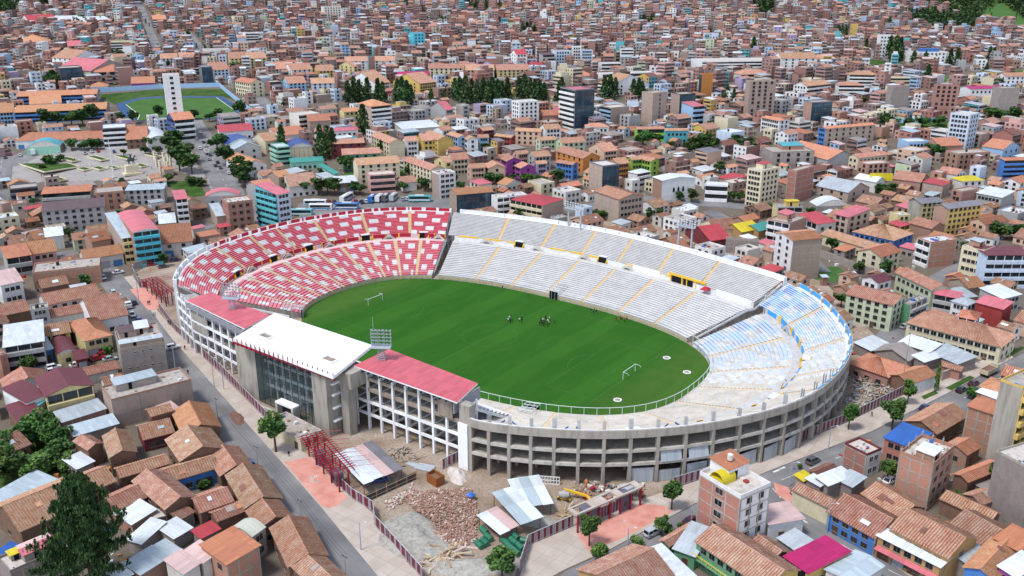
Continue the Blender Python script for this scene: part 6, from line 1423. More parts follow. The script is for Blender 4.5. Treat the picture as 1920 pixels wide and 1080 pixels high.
D(Z9, '1710,555 1550,440 1790,520', 10, 'gL tile', 'cream', 'w8x4', '', kind='apartment block'); D(Z9, '1770,590 1710,560 1900,570', 13.5, 'f roof_slab_pale', 'white', '', 'W3x5', 'white five-storey block', wl='brick_tan', par='white'); D(Z9, '1265,80 1150,45 1415,60', 17, 'h tile_new', 'white', 'f2x6', 'b6', 'white six-storey block with tiled roof', wl='brick_tan', kind='tower block'); D(Z9, '1060,120 985,105 1190,115', 9, 'gR tile_new', 'pale_yellow', '', 'w3x3'); D(Z9, '800,190 775,150 960,180', 9, 'sR orange_sheet', 'brick_tan', '', 'f3x3'); D(Z9, '720,150 680,115 860,120', 9, 'f roof_slab_pale', 'offwhite', '', 'b3'); D(Z9, '600,300 460,220 830,280', 5, 'sL orange_sheet', 'white', '', '', 'broad striped orange roof', pitch=0.02); D(Z9, '850,270 830,240 1165,245', 8, 'gR pink_sheet', 'white', '', 'w8x2', 'long white wing with pink roof', pitch=0.2); D(Z9, '1500,250 1400,175 1790,235', 6, 'sL metal_white', 'offwhite', '', '', 'broad translucent white roof', pitch=0.02)
D(Z9, '1500,650 1440,610 1610,640', 5, 'gR tile', 'offwhite'); D(Z9, '1800,260 1700,245 1900,250', 9, 'gR tile', 'white', '', 'w3x3', kind='apartment block')
Z10 = (820,180,3.84)
D(Z10, '138,712 60,660 410,690', 10.5, 'gR tile_new', 'slate', 'f2x3', 'g', 'navy glass-fronted building', wl='brick_tan', pitch=0.25); D(Z10, '758,790 515,750 925,745', 9, 'hR red_sheet', 'brick_tan', 'b3', 'f3x3', 'cream office with red roof', wl='cream', pitch=0.2); D(Z10, '430,740 405,710 640,705', 9, 'f roof_slab_pale', 'white', '', 'B3', par='white'); D(Z10, '1310,745 1125,685 1490,720', 12.5, 'gL tile', 'brick_tan', 'f3x4', 'w6x4', 'tan five-storey building behind the white stand', pitch=0.25); D(Z10, '1190,510 1060,470 1335,500', 16, 'f roof_slab_pale', 'slate', 'f3x6', 'g', 'dark glass tower with pale flank', wl='brick_tan', kind='tower block')
b = D(Z10, '1620,610 1520,575 1880,590', 11, 'gL metal_white', 'white', '', '', 'white hall with arched windows', pitch=0.12, wl='brick')
for k in (0.36,0.5,0.64):
    x = b.W*k; m = MB(); m.box(x-0.6, x+0.6,-0.06,0.0,4.5,6.2, 'glass'); m.face([(x-0.6,-0.06,6.2),(x+0.6,-0.06,6.2),(x, -0.06,7.4)], 'glass'); b.part(m, 'arched_window')
D(Z10, '1440,560 1350,545 1560,545', 8, 'h metal_white', 'white', '', 'b3')
for p, c_, ax in (('600,520 575,490 700,500', 'purple', 'L'),('500,470 465,440 600,455', 'purple', 'L'),('975,495 820,480 1055,490', 'blue', 'L'),('370,520 340,480 490,510', 'peach', 'L'),('240,520 215,490 345,510', 'peach', 'R'),('530,300 380,290 605,295', 'red_w', 'L'),('215,315 190,295 295,310', 'white', 'L'),('300,300 285,280 370,295', 'sky', 'R'),('20,330 -40,290 115,315', 'yellow_w', 'L'),('1540,470 1400,445 1630,465', 'lime', 'L'),('1400,460 1365,440 1500,445', 'lime', 'R'),('1050,450 840,370 1180,430', 'orange_w', 'L'),('700,440 660,405 810,420', 'grey', 'R'),('720,490 690,470 790,480', 'lilac', 'R'),('110,460 90,415 220,440', 'cream', 'R'),('150,300 100,255 200,280', 'sky', 'L'),('740,320 700,300 860,310', 'pale_green', 'R'),('900,340 870,305 1060,320', 'pale_green', 'R'),('580,420 540,400 660,410', 'pink', 'R'),('330,250 270,235 420,240', 'maroon_w', 'R'),('560,250 490,225 720,290', 'peach', 'R'),('1300,490 1250,450 1370,470', 'orange_w', 'R'),('60,480 0,440 85,465', 'pale_yellow', 'R'),('780,240 715,215 900,235', 'white', 'R'),('1200,400 1090,350 1300,385', 'peach', 'R')):
    D(Z10, p, 8.6, 'g%s tile' % ax, c_, 'w5x3' if ax == 'L' else 'w1x3', 'w1x3' if ax == 'L' else 'w4x3', kind='apartment block', lm={'blue': 'bright blue gable', 'lime': 'lime green gables'}.get(c_) if p[0] in '91' else None)
D(Z10, '590,50 510,30 745,40', 16, 'f roof_slab_pale', 'white', 'w3x6', 'w4x6', 'white tower with tan stripe', kind='tower block', par='white'); D((0,0,1), '1078,170 1055,160 1112,165', 26, 'f pink_sheet', 'slate', 'B8', 'g', 'glass tower with pink roof', wl='white', kind='tower block'); D(Z10, '1250,90 1180,65 1375,70', 11, 'f roof_slab_pale', 'brick_tan', 'b4', 'f3x4', 'blue-banded office', wl='sky'); D((0,0,1), '1225,176 1203,171 1252,172', 20, 'f roof_slab', 'brick_tan', 'f2x7', 'f2x7 w1x7', 'tan tower with yellow seams', kind='tower block'); D(Z10, '1440,240 1425,220 1635,235', 8, 'gR tile', 'lime', '', 'b2', 'lime green school wing', pitch=0.25); D(Z10, '1645,250 1635,230 1805,245', 8, 'gR tile', 'teal', '', 'w5x2', pitch=0.25); D(Z10, '1075,225 1055,200 1235,225', 7, 'h tile', 'white', '', 'w5x2'); D(Z10, '850,130 820,90 990,125', 6, 'gR pink_sheet', 'blue', '', 'w4x1'); D(Z10, '760,140 750,110 870,130', 6, 'gR tile_new', 'brick'); D((0,0,1), '1275,178 1256,172 1306,176', 16, 'f roof_slab', 'dark', '', 'g', kind='tower block', wl='brick_tan'); D((0,0,1), '1300,200 1280,193 1320,197', 13, 'sR pink_sheet', 'sky', '', 'b4'); D(Z10, '60,100 -40,60 110,90', 9, 'gR pink_sheet', 'grey', '', 'w3x3'); D(Z10, '185,75 130,60 228,70', 11, 'f roof_slab_pale', 'grey', '', 'w3x4', wl='block')
Z11 = (1300,180,3.097)
D(Z11, '400,440 285,425 545,420', 19, 'f roof_slab_pale', 'cream', 'w4x7', 'w4x7', 'cream seven-storey apartment tower', kind='tower block', par='cream', ex='hcream:red_sheet'); D(Z11, '600,440 545,430 715,400', 17, 'f roof_slab', 'brick_red', 'f1x6', 'f3x6', kind='tower block'); D(Z11, '720,640 690,605 905,630', 5, 'aL metal_white', 'block', '', '', 'white vaulted shed'); b = D(Z11, '490,650 450,630 640,650', 7.5, 'f roof_slab', 'grey', '', 'b2', wl='pale_yellow'); b.hut(b.W*0.4, b.D*0.3, b.W*0.5, b.D*0.5,2.6, 'yellow_w', 'yellow_sheet', 0.02)
D(Z11, '580,840 510,790 730,815', 16.5, 'gR tile_new', 'brick_tan', 'w2x6', 'f4x6', 'slim white and brick tower by the blue stand', wl='white', kind='tower block', pitch=0.2); D(Z11, '1480,655 1420,630 1660,625', 13, 'gR grey_sheet', 'yellow_w', 'f1x5', 'w7x5', 'yellow apartments with grey roof', wl='brick', kind='apartment block', pitch=0.3); D(Z11, '1325,625 1265,600 1440,610', 12, 'gR grey_sheet', 'pale_yellow', 'f1x4', 'w4x5', wl='concrete', kind='apartment block', pitch=0.3); D(Z11, '1810,375 1790,360 1950,365', 10.5, 'sR orange_sheet', 'blue', '', 'b4', 'blue office at the right edge'); D(Z11, '1610,115 1480,100 1700,100', 22, 'f roof_slab_pale', 'pale_blue', 'w5x8', 'w3x8', 'pale blue hospital', kind='tower block', par='pale_blue'); D(Z11, '770,190 690,180 1095,165', 11.5, 'gR tile_new', 'brick_tan', 'w3x4', 'f7x4 w7x4', 'long tan apartment slab', kind='apartment block', wl='blue', pitch=0.25); D(Z11, '500,145 385,115 570,140', 10.5, 'gL tile_new', 'white', 'w8x4', 'w2x4', 'white ribbon-window block', kind='apartment block', pitch=0.2); D(Z11, '690,40 630,25 820,35', 15, 'f roof_slab', 'slate', 'f2x5', 'g', 'blue glass block', wl='brick'); D(Z11, '780,370 590,270 905,330', 6, 'gL tile_new', 'grey', '', '', 'large orange tiled hall'); D(Z11, '960,360 870,345 1160,340', 7, 'gR tile', 'cream', 'w2x2', 'w7x2'); D(Z11, '1560,495 1515,465 1680,480', 6, 'h yellow_sheet', 'offwhite', '', 'w3x2', 'bright yellow hipped roof')
D(Z11, '1380,855 1315,825 1520,835', 10.5, 'f metal_white', 'brick_red', 'B3', 'f4x4', 'white-banded brick house', wl='white'); D(Z11, '1690,905 1560,875 1750,880', 13, 'f roof_slab_pale', 'cream', 'w4x4', 'w2x4', 'tan balcony apartments', kind='apartment block', ex='t hbrick:metal'); D(Z11, '1705,925 1690,880 1930,905', 13, 'sR maroon', 'pale_blue', '', 'b4', 'pale blue banded block with maroon roof', pitch=0.05, kind='apartment block'); D(Z11, '1160,840 920,790 1290,800', 6, 'h tile', 'blue', 'w7x2', 'w4x2', 'hip-roofed house with blue gallery'); D(Z11, '1130,920 735,805 1215,905', 4.5, 'gL tile', 'cream', 'w6x1', '', 'long low tiled row'); D(Z11, '1090,935 950,900 1215,905', 7.5, 'gR tile_new', 'cream', 'w2x3', 'w3x3'); D(Z11, '720,745 640,700 800,720', 8, 'sR red_sheet', 'offwhite', 'b2', 'w2x2', 'red-roofed pale house'); D(Z11, '900,705 835,680 1000,670', 11, 'sL pink_sheet', 'brick_tan', 'v2', 'v3'); D(Z11, '560,745 430,720 660,710', 10, 'f roof_slab', 'brick', 'B3', 'f3x3', ex='hbrick:pink_sheet', wl='white'); D(Z11, '1700,745 1640,715 1795,715', 7, 'gR tile_new', 'peach', 'w2x2', 'w3x2'); D(Z11, '1540,340 1475,310 1720,320', 9, 'f roof_slab', 'brick', 'w2x3', 'w6x3', ex='t'); D(Z11, '1010,400 960,375 1140,385', 8, 'f roof_slab_pale', 'brick', 'v2', 'v4'); D(Z11, '280,790 235,745 330,750', 4, 'gR yellow_sheet', 'ochre', lm='yellow and green patch roof'); D(Z11, '380,785 310,755 430,755', 4, 'gR green_sheet', 'ochre'); D(Z11, '300,730 250,705 350,700', 4, 'gR orange_sheet', 'brick'); D(Z11, '130,780 80,730 240,760', 4, 'gR tile', 'cream'); D(Z11, '100,840 0,770 180,810', 4, 'gR red_sheet', 'maroon_w'); D(Z11, '190,830 165,830 375,860', 6, 'f roof_slab', 'block', '', 'f4x2'); D(Z11, '1190,700 1155,680 1250,690', 8, 'f metal_white', 'pale_yellow', '', 'w2x3'); D(Z11, '1200,760 1130,745 1260,745', 7, 'sR red_sheet', 'yellow_w', 'b2', 'b2'); D(Z11, '1380,770 1260,735 1450,750', 6, 'gL tile', 'brick'); D(Z11, '1320,500 1160,470 1370,460', 6, 'gL tile', 'brick'); D(Z11, '900,560 760,490 960,500', 6, 'gL metal', 'brick_tan', 'w3x2', 'w2x2'); D(Z11, '1060,500 960,460 1080,470', 6, 'gL metal_white', 'offwhite'); D(Z11, '1450,520 1320,495 1520,510', 7, 'sL red_sheet', 'brick_tan', 'f4x2', 'f2x2'); D(Z11, '1560,560 1510,540 1650,530', 8, 'f roof_slab', 'brick', 'v2', 'f2x3'); D(Z11, '1790,590 1650,550 1860,560', 7, 'sL metal_white', 'grey', 'w6x2', '', 'wide grey hall with white roof'); D(Z11, '70,520 25,490 200,545', 8, 'f metal_white', 'white', '', 'b2'); D(Z11, '1430,290 1370,245 1540,270', 7, 'gR tile_new', 'brick'); D(Z11, '1800,310 1690,280 1890,280', 7, 'gL tile_new', 'sky', '', 'w3x2'); D(Z11, '1250,270 1220,240 1350,255', 7, 'f metal_white', 'sky', '', 'w5x2'); D(Z11, '460,330 430,280 690,310', 9, 'f roof_slab', 'block', 'f2x3', 'f4x3 v4', ex='hbrick:teal_sheet')
Z12 = (1400,400,3)
D(Z12, '740,390 640,365 830,375', 7, 'gR maroon', 'white', 'w2x2', 'w2x2', 'white house with maroon gables'); D(Z12, '1040,430 840,335 1150,420', 7, 'gL tile', 'pale_green', 'w7x2', '', 'pale green corner row'); D(Z12, '1250,420 1160,370 1320,400', 6, 'gR tile_new', 'brick_tan'); D(Z12, '1190,480 1120,440 1280,460', 5, 'sR metal', 'brick'); D(Z12, '1440,480 1300,440 1560,460', 6, 'sR metal_white', 'grey', '', 'w4x2'); D(Z12, '570,440 495,410 640,420', 4, 'gR tile', 'brick')
D(Z12, '430,360 340,370 510,400', 3.5, 'sR metal', 'brick')
D((1280,0,3), '110,350 105,320 560,330', 10, 'f roof_slab_pale', 'white', '', 'b4', 'long white university block', kind='apartment block'); D((1280,0,3), '560,330 550,310 740,320', 13, 'gR tile', 'white', 'w2x5', 'w5x5', kind='apartment block'); D((1280,0,3), '700,485 595,475 870,470', 9, 'gR tile', 'white', 'w4x3', 'b3', 'white angled university wing', kind='apartment block'); D((1280,0,3), '880,480 870,465 1020,480', 8, 'h tile', 'white', '', 'b3', kind='apartment block'); D((1280,0,3), '940,420 930,405 1100,425', 8, 'h tile', 'white', '', 'b3', kind='apartment block'); D((1280,0,3), '650,375 640,365 840,380', 7, 'h tile_dark', 'white', '', 'w8x2'); D((1280,0,3), '745,330 740,315 860,325', 7, 'h tile', 'sky', '', 'w5x2'); D((1280,0,3), '1280,295 1270,285 1475,290', 9, 'f roof_slab', 'white', '', 'w9x3', 'white block with blue rooftop', ex='hblue:blue_sheet', kind='apartment block'); D((1280,0,3), '1110,200 1100,195 1190,200', 20, 'f roof_slab_pale', 'white', '', 'w4x6', 'white tower on the hillside foot', kind='tower block'); D((1280,0,3), '380,460 370,450 520,450', 24, 'f roof_slab', 'brick_tan', 'f3x8', 'f4x8 v4', 'bare brick tower', kind='tower block'); D((1280,0,3), '1420,480 1400,470 1560,490', 20, 'f roof_slab', 'brick', 'f3x6', 'v4', 'dark brick tower', kind='tower block'); D((1280,0,3), '1790,500 1760,485 1890,495', 19, 'f roof_slab', 'block', 'f3x6', 'f3x6', 'grey block tower', kind='tower block'); D((1280,0,3), '1180,490 1160,480 1275,485', 18, 'f pink_sheet', 'block', 'f2x6', 'f2x6', kind='tower block'); D((1280,0,3), '1820,430 1800,415 1960,420', 9, 'gR tile', 'white', 'w2x3', 'w6x3', kind='apartment block'); D((1280,0,3), '1620,500 1590,480 1800,490', 8, 'gR magenta', 'white', '', 'w8x2', 'white wing with magenta roof', pitch=0.2); D((1280,0,3), '110,420 95,415 172,415', 17, 'f roof_slab', 'orange_w', 'g', '', 'orange and glass tower', kind='tower block', wl='slate'); D((1280,0,3), '330,420 305,400 480,405', 7, 'h tile', 'white', '', 'b2'); D((1280,0,3), '1100,440 1085,430 1330,440', 8, 'f roof_slab_pale', 'cream', '', 'b3', kind='apartment block')
Z13 = (640,0,3)
for p, c_ in (('490,385 480,370 690,385', 'cream'),('700,395 690,375 860,395', 'cream'),('880,395 875,375 1055,385', 'pale_yellow'),('20,345 10,330 300,340', 'white'),('440,470 300,440 525,450', 'yellow_w'),('190,470 20,440 290,460', 'white'),('70,375 0,360 80,370', 'pale_yellow')):
    D(Z13, p, 9.5, 'gR tile', c_, 'w3x4', 'w7x4', kind='apartment block')
D(Z13, '320,420 300,405 500,415', 8, 'gR magenta', 'ochre', '', 'w5x2', 'magenta-roofed block', pitch=0.25); D(Z13, '985,305 970,290 1040,300', 15, 'g red_sheet', 'white', 'w2x5', 'w3x5', 'white block with red roof', kind='tower block'); D(Z13, '1135,310 1125,300 1195,305', 12, 'sR brown_sheet', 'grey', '', 'b4'); D(Z13, '1205,290 1195,280 1285,285', 14, 'f roof_slab', 'pale_blue', '', 'w5x5', kind='tower block'); D(Z13, '1350,285 1340,280 1415,285', 13, 'f roof_slab_pale', 'pale_blue', '', 'w5x5', kind='tower block'); D(Z13, '1300,265 1295,260 1350,265', 14, 'f roof_slab_pale', 'white', '', 'w3x5', kind='tower block'); D(Z13, '1575,280 1565,275 1645,280', 13, 'f roof_slab', 'white', '', 'B5', 'black and white banded block', kind='tower block'); D(Z13, '1465,360 1455,350 1570,355', 9, 'f roof_slab_pale', 'white', '', 'b3', kind='apartment block'); D(Z13, '1470,420 1455,405 1750,400', 7, 'f roof_slab_pale', 'white', '', 'b2', kind='apartment block'); D(Z13, '1520,480 1500,450 1700,450', 8, 'gL tile', 'white', 'b3', 'w2x3', kind='apartment block'); D(Z13, '1240,430 1225,410 1420,420', 6, 'h tile_new', 'white', '', 'w5x1'); D(Z13, '1075,375 1065,360 1150,365', 6, 'gR red_sheet', 'brick'); D(Z13, '405,190 395,180 465,185', 18, 'f roof_slab', 'turq', '', 'w3x6', 'turquoise tower on the hillside', kind='tower block')
Z14 = (0,0,3)
for p, c_ in (('905,330 895,315 1000,325', 'white'),('1010,325 1000,310 1105,320', 'sky'),('1195,395 1115,375 1300,390', 'pale_blue'),('1290,330 1280,310 1390,325', 'pale_yellow'),('1400,330 1390,310 1495,320', 'pale_yellow'),('1520,390 1500,370 1620,385', 'white'),('1640,395 1590,375 1760,385', 'white'),('1790,400 1760,380 1880,395', 'yellow_w'),('1620,470 1595,445 1720,460', 'sky'),('1750,470 1720,450 1880,470', 'pale_blue')):
    D(Z14, p, 9.5, 'gR tile', c_, 'w3x4', 'w4x4', kind='apartment block')
D(Z14, '410,330 350,310 510,300', 11, 'gL tile', 'white', 'w4x4', 'w3x4', kind='apartment block'); D(Z14, '620,240 615,225 740,235', 10, 'f roof_slab', 'pale_yellow', '', 'B4', 'pale yellow banded block'); D(Z14, '780,250 770,240 840,245', 8, 'f roof_slab', 'white', '', 'B3'); D(Z14, '385,260 380,245 460,255', 9, 'g pink_sheet', 'orange_w', '', 'b3'); D(Z14, '90,240 75,215 270,235', 7, 'h tile_new', 'red_w', '', 'w7x2', 'red school with white trim'); D(Z14, '180,140 130,110 330,120', 5, 'gR red_sheet', 'white'); D(Z14, '340,130 330,95 470,115', 5, 'sR metal_white', 'white', lm='white market sheds'); D(Z14, '490,130 460,100 640,110', 5, 'sR metal_white', 'white'); D(Z14, '370,150 360,125 520,140', 5, 'sR orange_sheet', 'white'); D(Z14, '860,110 850,95 935,105', 11, 'g tile_new', 'brown', '', 'B4'); D(Z14, '1160,290 1155,265 1295,280', 7, 'f roof_slab', 'white', '', 'w7x2'); D(Z14, '1380,190 1375,180 1450,185', 13, 'f roof_slab', 'white', '', 'B5'); D(Z14, '1315,95 1310,85 1365,90', 14, 'f roof_slab', 'cream', '', 'w3x5'); D(Z14, '1820,40 1800,30 1920,35', 20, 'f roof_slab', 'offwhite', '', 'w6x7', 'pale towers at the hill foot', kind='tower block'); D(Z14, '510,400 480,350 600,350', 10, 'gL pink_sheet', 'block', 'f3x3', '', wl='pale_green'); D(Z14, '245,370 245,360 300,355', 6, 'sR metal_white', 'white', '', 'w3x2')

# ------------------------------------------------------------------ keep streets, stadium and open ground free of fillers
def occ_line(pxs, w, side=0.0):
    P = wpts(pxs)
    for (x0, y0),(x1, y1) in zip(P[:-1], P[1:]):
        L = math.hypot(x1-x0, y1-y0); a = math.atan2(y1-y0, x1-x0); occupy(x0-math.sin(a)*(side-w/2), y0+math.cos(a)*(side-w/2), a, L, w, 0.3)
occ_line(KW, 11,-4.75); occ_line(KS, 10,-4.25); occ_line([(1448,915),(1490,965),(1560,1012),(1665,1068),(1790,1130)], 12)
for L_, w_ in (([(203,478),(150,470),(60,490),(-60,520)], 9),([(215,498),(262,470),(330,440),(400,420)], 9),([(455,420),(425,350),(400,300),(382,268),(362,235),(340,196)], 18),([(472,425),(480,380)], 6),([(-60,320),(30,305),(60,285),(200,268),(380,262),(470,250)], 14),
               ([(1738,560),(1700,605),(1660,640),(1600,650)], 9),([(1738,560),(1745,530),(1800,500),(1900,470)], 7),([(1330,395),(1420,440),(1500,470),(1540,510)], 8),([(1060,395),(1200,372),(1400,388),(1500,376)], 9),([(1250,140),(1150,128),(1040,122)], 12),([(300,105),(275,40),(262,10)], 9),([(385,100),(350,60)], 8),([(450,150),(520,215)], 9),([(1880,120),(1700,130),(1560,60)], 8),([(0,690),(110,690),(210,668)], 8)): occ_line(L_, w_)
occ_poly([(248,515),(320,612),(420,707),(545,832),(632,907),(700,962),(704,985),(770,1060),(800,1120),(960,1120),(990,1022),(1075,987),(1200,937),(1290,907),(1420,862),(1590,792),(1700,737),(1640,690),(1500,700),(1000,600),(600,560),(400,540),(330,500)])
occ_poly([(1590,775),(1700,737),(1660,700),(1600,690)])
def occ_world(W):
    xs = [p[0] for p in W]; ys = [p[1] for p in W]
    for i in range(int(min(xs)//CELL), int(max(xs)//CELL)+1):
        for j in range(int(min(ys)//CELL), int(max(ys)//CELL)+1):
            x, y = (i+0.5)*CELL, (j+0.5)*CELL; c = False
            for k in range(len(W)):
                (xa, ya),(xb, yb) = W[k], W[k-1]
                if (ya > y) != (yb > y) and x < (xb-xa)*(y-ya)/(yb-ya)+xa: c = not c
            if c: OCC.add((i, j))
occ_world([(p[0]*1.035, p[1]*1.05) for p in RC[::4]])
for bl in ([(-10,246),(185,244),(190,215),(-10,215)], [(572,196),(700,190),(760,196),(780,214),(600,214)], [(850,184),(1010,180),(1030,200),(860,204)], [(1125,184),(1210,182),(1210,196),(1130,198)]): occ_poly(bl)
occ_poly([(1000,1120),(990,1022),(1200,937),(1640,765),(1900,650),(1940,680),(1640,815),(1300,955)])
PLAZA = [(20,292),(-10,345),(80,342),(300,335),(300,310),(400,340),(440,400),(395,352),(352,275),(200,272)]
occ_poly(PLAZA); occ_poly([(300,335),(400,330),(400,372),(340,372)])
TRACK = [(218,195),(258,184),(300,181),(417,181),(443,198),(458,216),(427,223),(260,227),(229,219)]
occ_poly([(175,165),(420,160),(470,215),(440,232),(260,236),(190,215)])
FIELD = [(1530,500),(1570,500),(1613,530),(1550,528),(1527,524)]; occ_poly(FIELD)
occ_poly([(0,830),(100,815),(140,850),(130,890),(60,905),(0,920)])     # garden at the left edge
occ_poly([(545,345),(850,345),(870,420),(700,410),(545,440)])                # bus yard
PARK1 = [(1743,147),(1860,133),(1925,131),(1915,145),(1773,154)]; PARK2 = [(1573,113),(1640,112),(1700,119),(1695,131),(1600,126)]; PARK3 = [(1660,232),(1780,226),(1775,250),(1690,248)]
for p in (PARK1, PARK2, PARK3): occ_poly(p)
FOREST1 = [(1640,-14),(1662,1),(1707,7),(1763,20),(1813,38),(1860,44),(1930,62),(1935,-14)]; FOREST2 = [(1700,30),(1760,29),(1832,42),(1815,62),(1760,62),(1712,46)]; FOREST3 = [(-5,-5),(40,-5),(38,20),(20,34),(-5,38)]; FOREST4 = [(1420,-5),(1452,-5),(1450,36),(1425,40)]
for p in (FOREST1, FOREST2, FOREST3, FOREST4): occ_poly(p)
for x, y in ((150,45),(880,15),(900,20),(770,10),(990,60),(830,48),(1210,45),(700,128),(220,115),(1575,65),(1330,200)): occ_poly([(x-14, y+4),(x-10, y-6),(x+12, y-6),(x+16, y+4)])

# ------------------------------------------------------------------ filler houses in the gaps of the street grid
brick('brick_b', (0.36,0.175,0.125),(0.29,0.145,0.105),(0.31,0.26,0.23)); brick('brick_c', (0.44,0.24,0.185),(0.37,0.20,0.155),(0.37,0.31,0.28)); brick('brick_d', (0.31,0.20,0.17),(0.26,0.165,0.14),(0.29,0.25,0.23))
GA = math.atan2(at(1440,885)[1]-at(1147,1030)[1], at(1440,885)[0]-at(1147,1030)[0]); ca_, sa_ = math.cos(GA), math.sin(GA)
rg = random.Random(21); CAND = []
def visible(x, y, h=6):
    z = hz(x, y); d = (np.array((x, y, z))-CPOS)@FWD
    if d < 60: return None
    u, v = pix((x, y, z)); u2, v2 = pix((x, y, z+h))
    return (u, v, d) if -70 < u < 1990 and v > -8 and v2 < 1095 else None
uu = -700.0
while uu < 1700:
    dpt = rg.uniform(10,13.5); gapu = rg.random() < 0.14
    vv = -1500.0
    while vv < 1700:
        w = rg.uniform(7.5,12.5)
        x, y = uu*ca_-vv*sa_, uu*sa_+vv*ca_
        vis = visible(x, y)
        if vis and vis[2] < 780:
            W_, D_ = dpt-rg.uniform(0.2,1.5), w-rg.uniform(0.1,0.6); a = GA+rg.uniform(-0.03,0.03)+(0.12 if vis[2] > 800 else 0)*math.sin(x/190.0)
            for sc_ in (1.0,0.8,0.62):
                if is_free(x, y, a, W_*sc_, D_*sc_):
                    occupy(x, y, a, W_*sc_, D_*sc_, -0.2); CAND.append((vis[2], x, y, a, W_*sc_, D_*sc_, vis)); break
        vv += w
        if rg.random() < 0.12: vv += 6
    uu += dpt+(6.5 if gapu else 0.4)
dd = 760.0
while dd < 1480:
    dpt = rg.uniform(8.2,10.6); ll = -0.62*dd-40
    while ll < 0.62*dd+40:
        w = rg.uniform(6,9.8); x, y = CAMX+CYW*dd+RGT[0]*ll, CAMY+SYW*dd+RGT[1]*ll
        a = YAW-R(90)+0.32*math.sin(ll/130.0+dd/310.0)+rg.uniform(-0.04,0.04); vis = visible(x, y, 9)
        if vis:
            for sc_ in (0.97,0.78,0.6):
                if is_free(x, y, a, w*sc_, dpt*0.93*sc_): occupy(x, y, a, w*sc_, dpt*0.93*sc_, -0.9); CAND.append((vis[2], x, y, a, w*sc_, dpt*0.93*sc_, vis)); break
        ll += w*1.01
        if rg.random() < 0.045: ll += 5.5
    dd += dpt*0.98+(5.5 if rg.random() < 0.13 else 0)
uu = -690.0
while uu < 520:
    vv = -1500.0
    while vv < 1700:
        x, y = uu*ca_-vv*sa_, uu*sa_+vv*ca_; vis = visible(x, y, 3); W_, D_ = rg.uniform(4.6,7.0), rg.uniform(4.6,7.0)
        if vis and vis[2] < 760 and rg.random() < 0.8:
            a = GA+rg.uniform(-0.05,0.05)
            if is_free(x, y, a, W_, D_): occupy(x, y, a, W_, D_, -0.3); CAND.append((vis[2], x, y, a, W_, D_, vis))
        vv += 5.2
    uu += 5.2
CAND.sort(key=lambda c: c[0])
kinds = {}
for o in bpy.data.objects:
    if 'category' in o: kinds[o['category']] = kinds.get(o['category'], 0)+1
PAL = ['white', 'offwhite', 'cream', 'pale_yellow', 'pink', 'peach', 'pale_blue', 'pale_green', 'grey', 'ochre', 'mint', 'sky', 'yellow_w', 'orange_w', 'teal', 'lilac']
def pick(rg, d):
    r = rg.random()
    if d < 560:
        if r < 0.62: return ('gable', rg.choice('LR'), rg.choice(['tile', 'tile', 'tile_new', 'tile_old', 'tile']), rg.choice(['adobe', 'brick', 'brick_tan', 'offwhite', 'cream', 'white', 'peach', 'white']), rg.uniform(3.0,5.2))
        if r < 0.80: return ('shed', rg.choice('LR'), rg.choice(['metal', 'metal_white', 'metal_blue', 'red_sheet', 'pink_sheet', 'metal_rust', 'orange_sheet']), rg.choice(['brick', 'brick_tan', 'block', 'offwhite', 'white']), rg.uniform(3,5.2))
        return ('flat', 'R', rg.choice(['roof_slab', 'roof_slab_pale', 'metal_white']), rg.choice(['brick_red', 'brick_tan', 'grey', 'white', 'cream', 'offwhite', 'pale_blue']), rg.uniform(4.5,7.6))
    if r < 0.46: return ('gable', rg.choice('LR'), rg.choice(['tile', 'tile_old', 'tile_new', 'tile', 'tile_old']), rg.choice(['brick', 'brick_tan', 'offwhite', 'cream', 'white', 'white', 'pale_yellow', 'pale_blue']), rg.uniform(3.6,6.4))
    if r < 0.62: return ('shed', rg.choice('LR'), rg.choice(['orange_sheet', 'metal', 'metal_white', 'red_sheet', 'pale_pink', 'metal']), rg.choice(['brick', 'brick_tan', 'block', 'white', 'offwhite']), rg.uniform(3.6,6.4))
    return ('flat', 'R', rg.choice(['roof_slab', 'roof_slab_pale', 'roof_slab']), rg.choice(['brick_red', 'brick', 'brick_b', 'brick_tan', 'white', 'white', 'pale_blue', 'cream', 'grey']), rg.uniform(5.5,8.6))
REST = []
WALLW.update(brick_b='dark brick', brick_c='light red brick', brick_d='brown brick')
for c in CAND:
    d, x, y, a, W_, D_, vis = c; rk, ax, rm, wall, H = pick(rg, d)
    if min(W_, D_) < 5.2: H = min(H, 4.2); rk = 'shed' if rk == 'flat' else rk; rm = 'metal' if rk == 'shed' and rm.startswith('roof') else rm
    kind = 'shed' if min(W_, D_) < 5.5 else ('house' if H < 6.6 else 'building')
    if kinds.get(kind, 0) >= 296 or d > 900: REST.append(c); continue
    kinds[kind] = kinds.get(kind, 0)+1; st = max(1, round(H/2.8)); near = d < 470
    b = Bld(kind, kind, '', (x, y, hz(x, y)), a, W_, D_, H, near); nl, nr = max(1, int(D_/3.2)), max(1, int(W_/3.2))
    fl = 'w%dx%d' % (nl, st) if rg.random() < 0.75 else ''; fr = 'w%dx%d' % (nr, st) if rg.random() < 0.8 else 'd'
    if wall.startswith('brick') and near and H > 6: fl += ' f'; fr += ' f'
    furnish(b, rk, ax, rm, wall, None, fl, fr, 0.42 if rk == 'gable' else (0.08 if rk == 'shed' else 0.6),0.35, 't' if rk == 'flat' and rg.random() < 0.4 else '', wall if rk == 'flat' else None)
    describe(b.root, kind, wall, rk[0], rm, st)

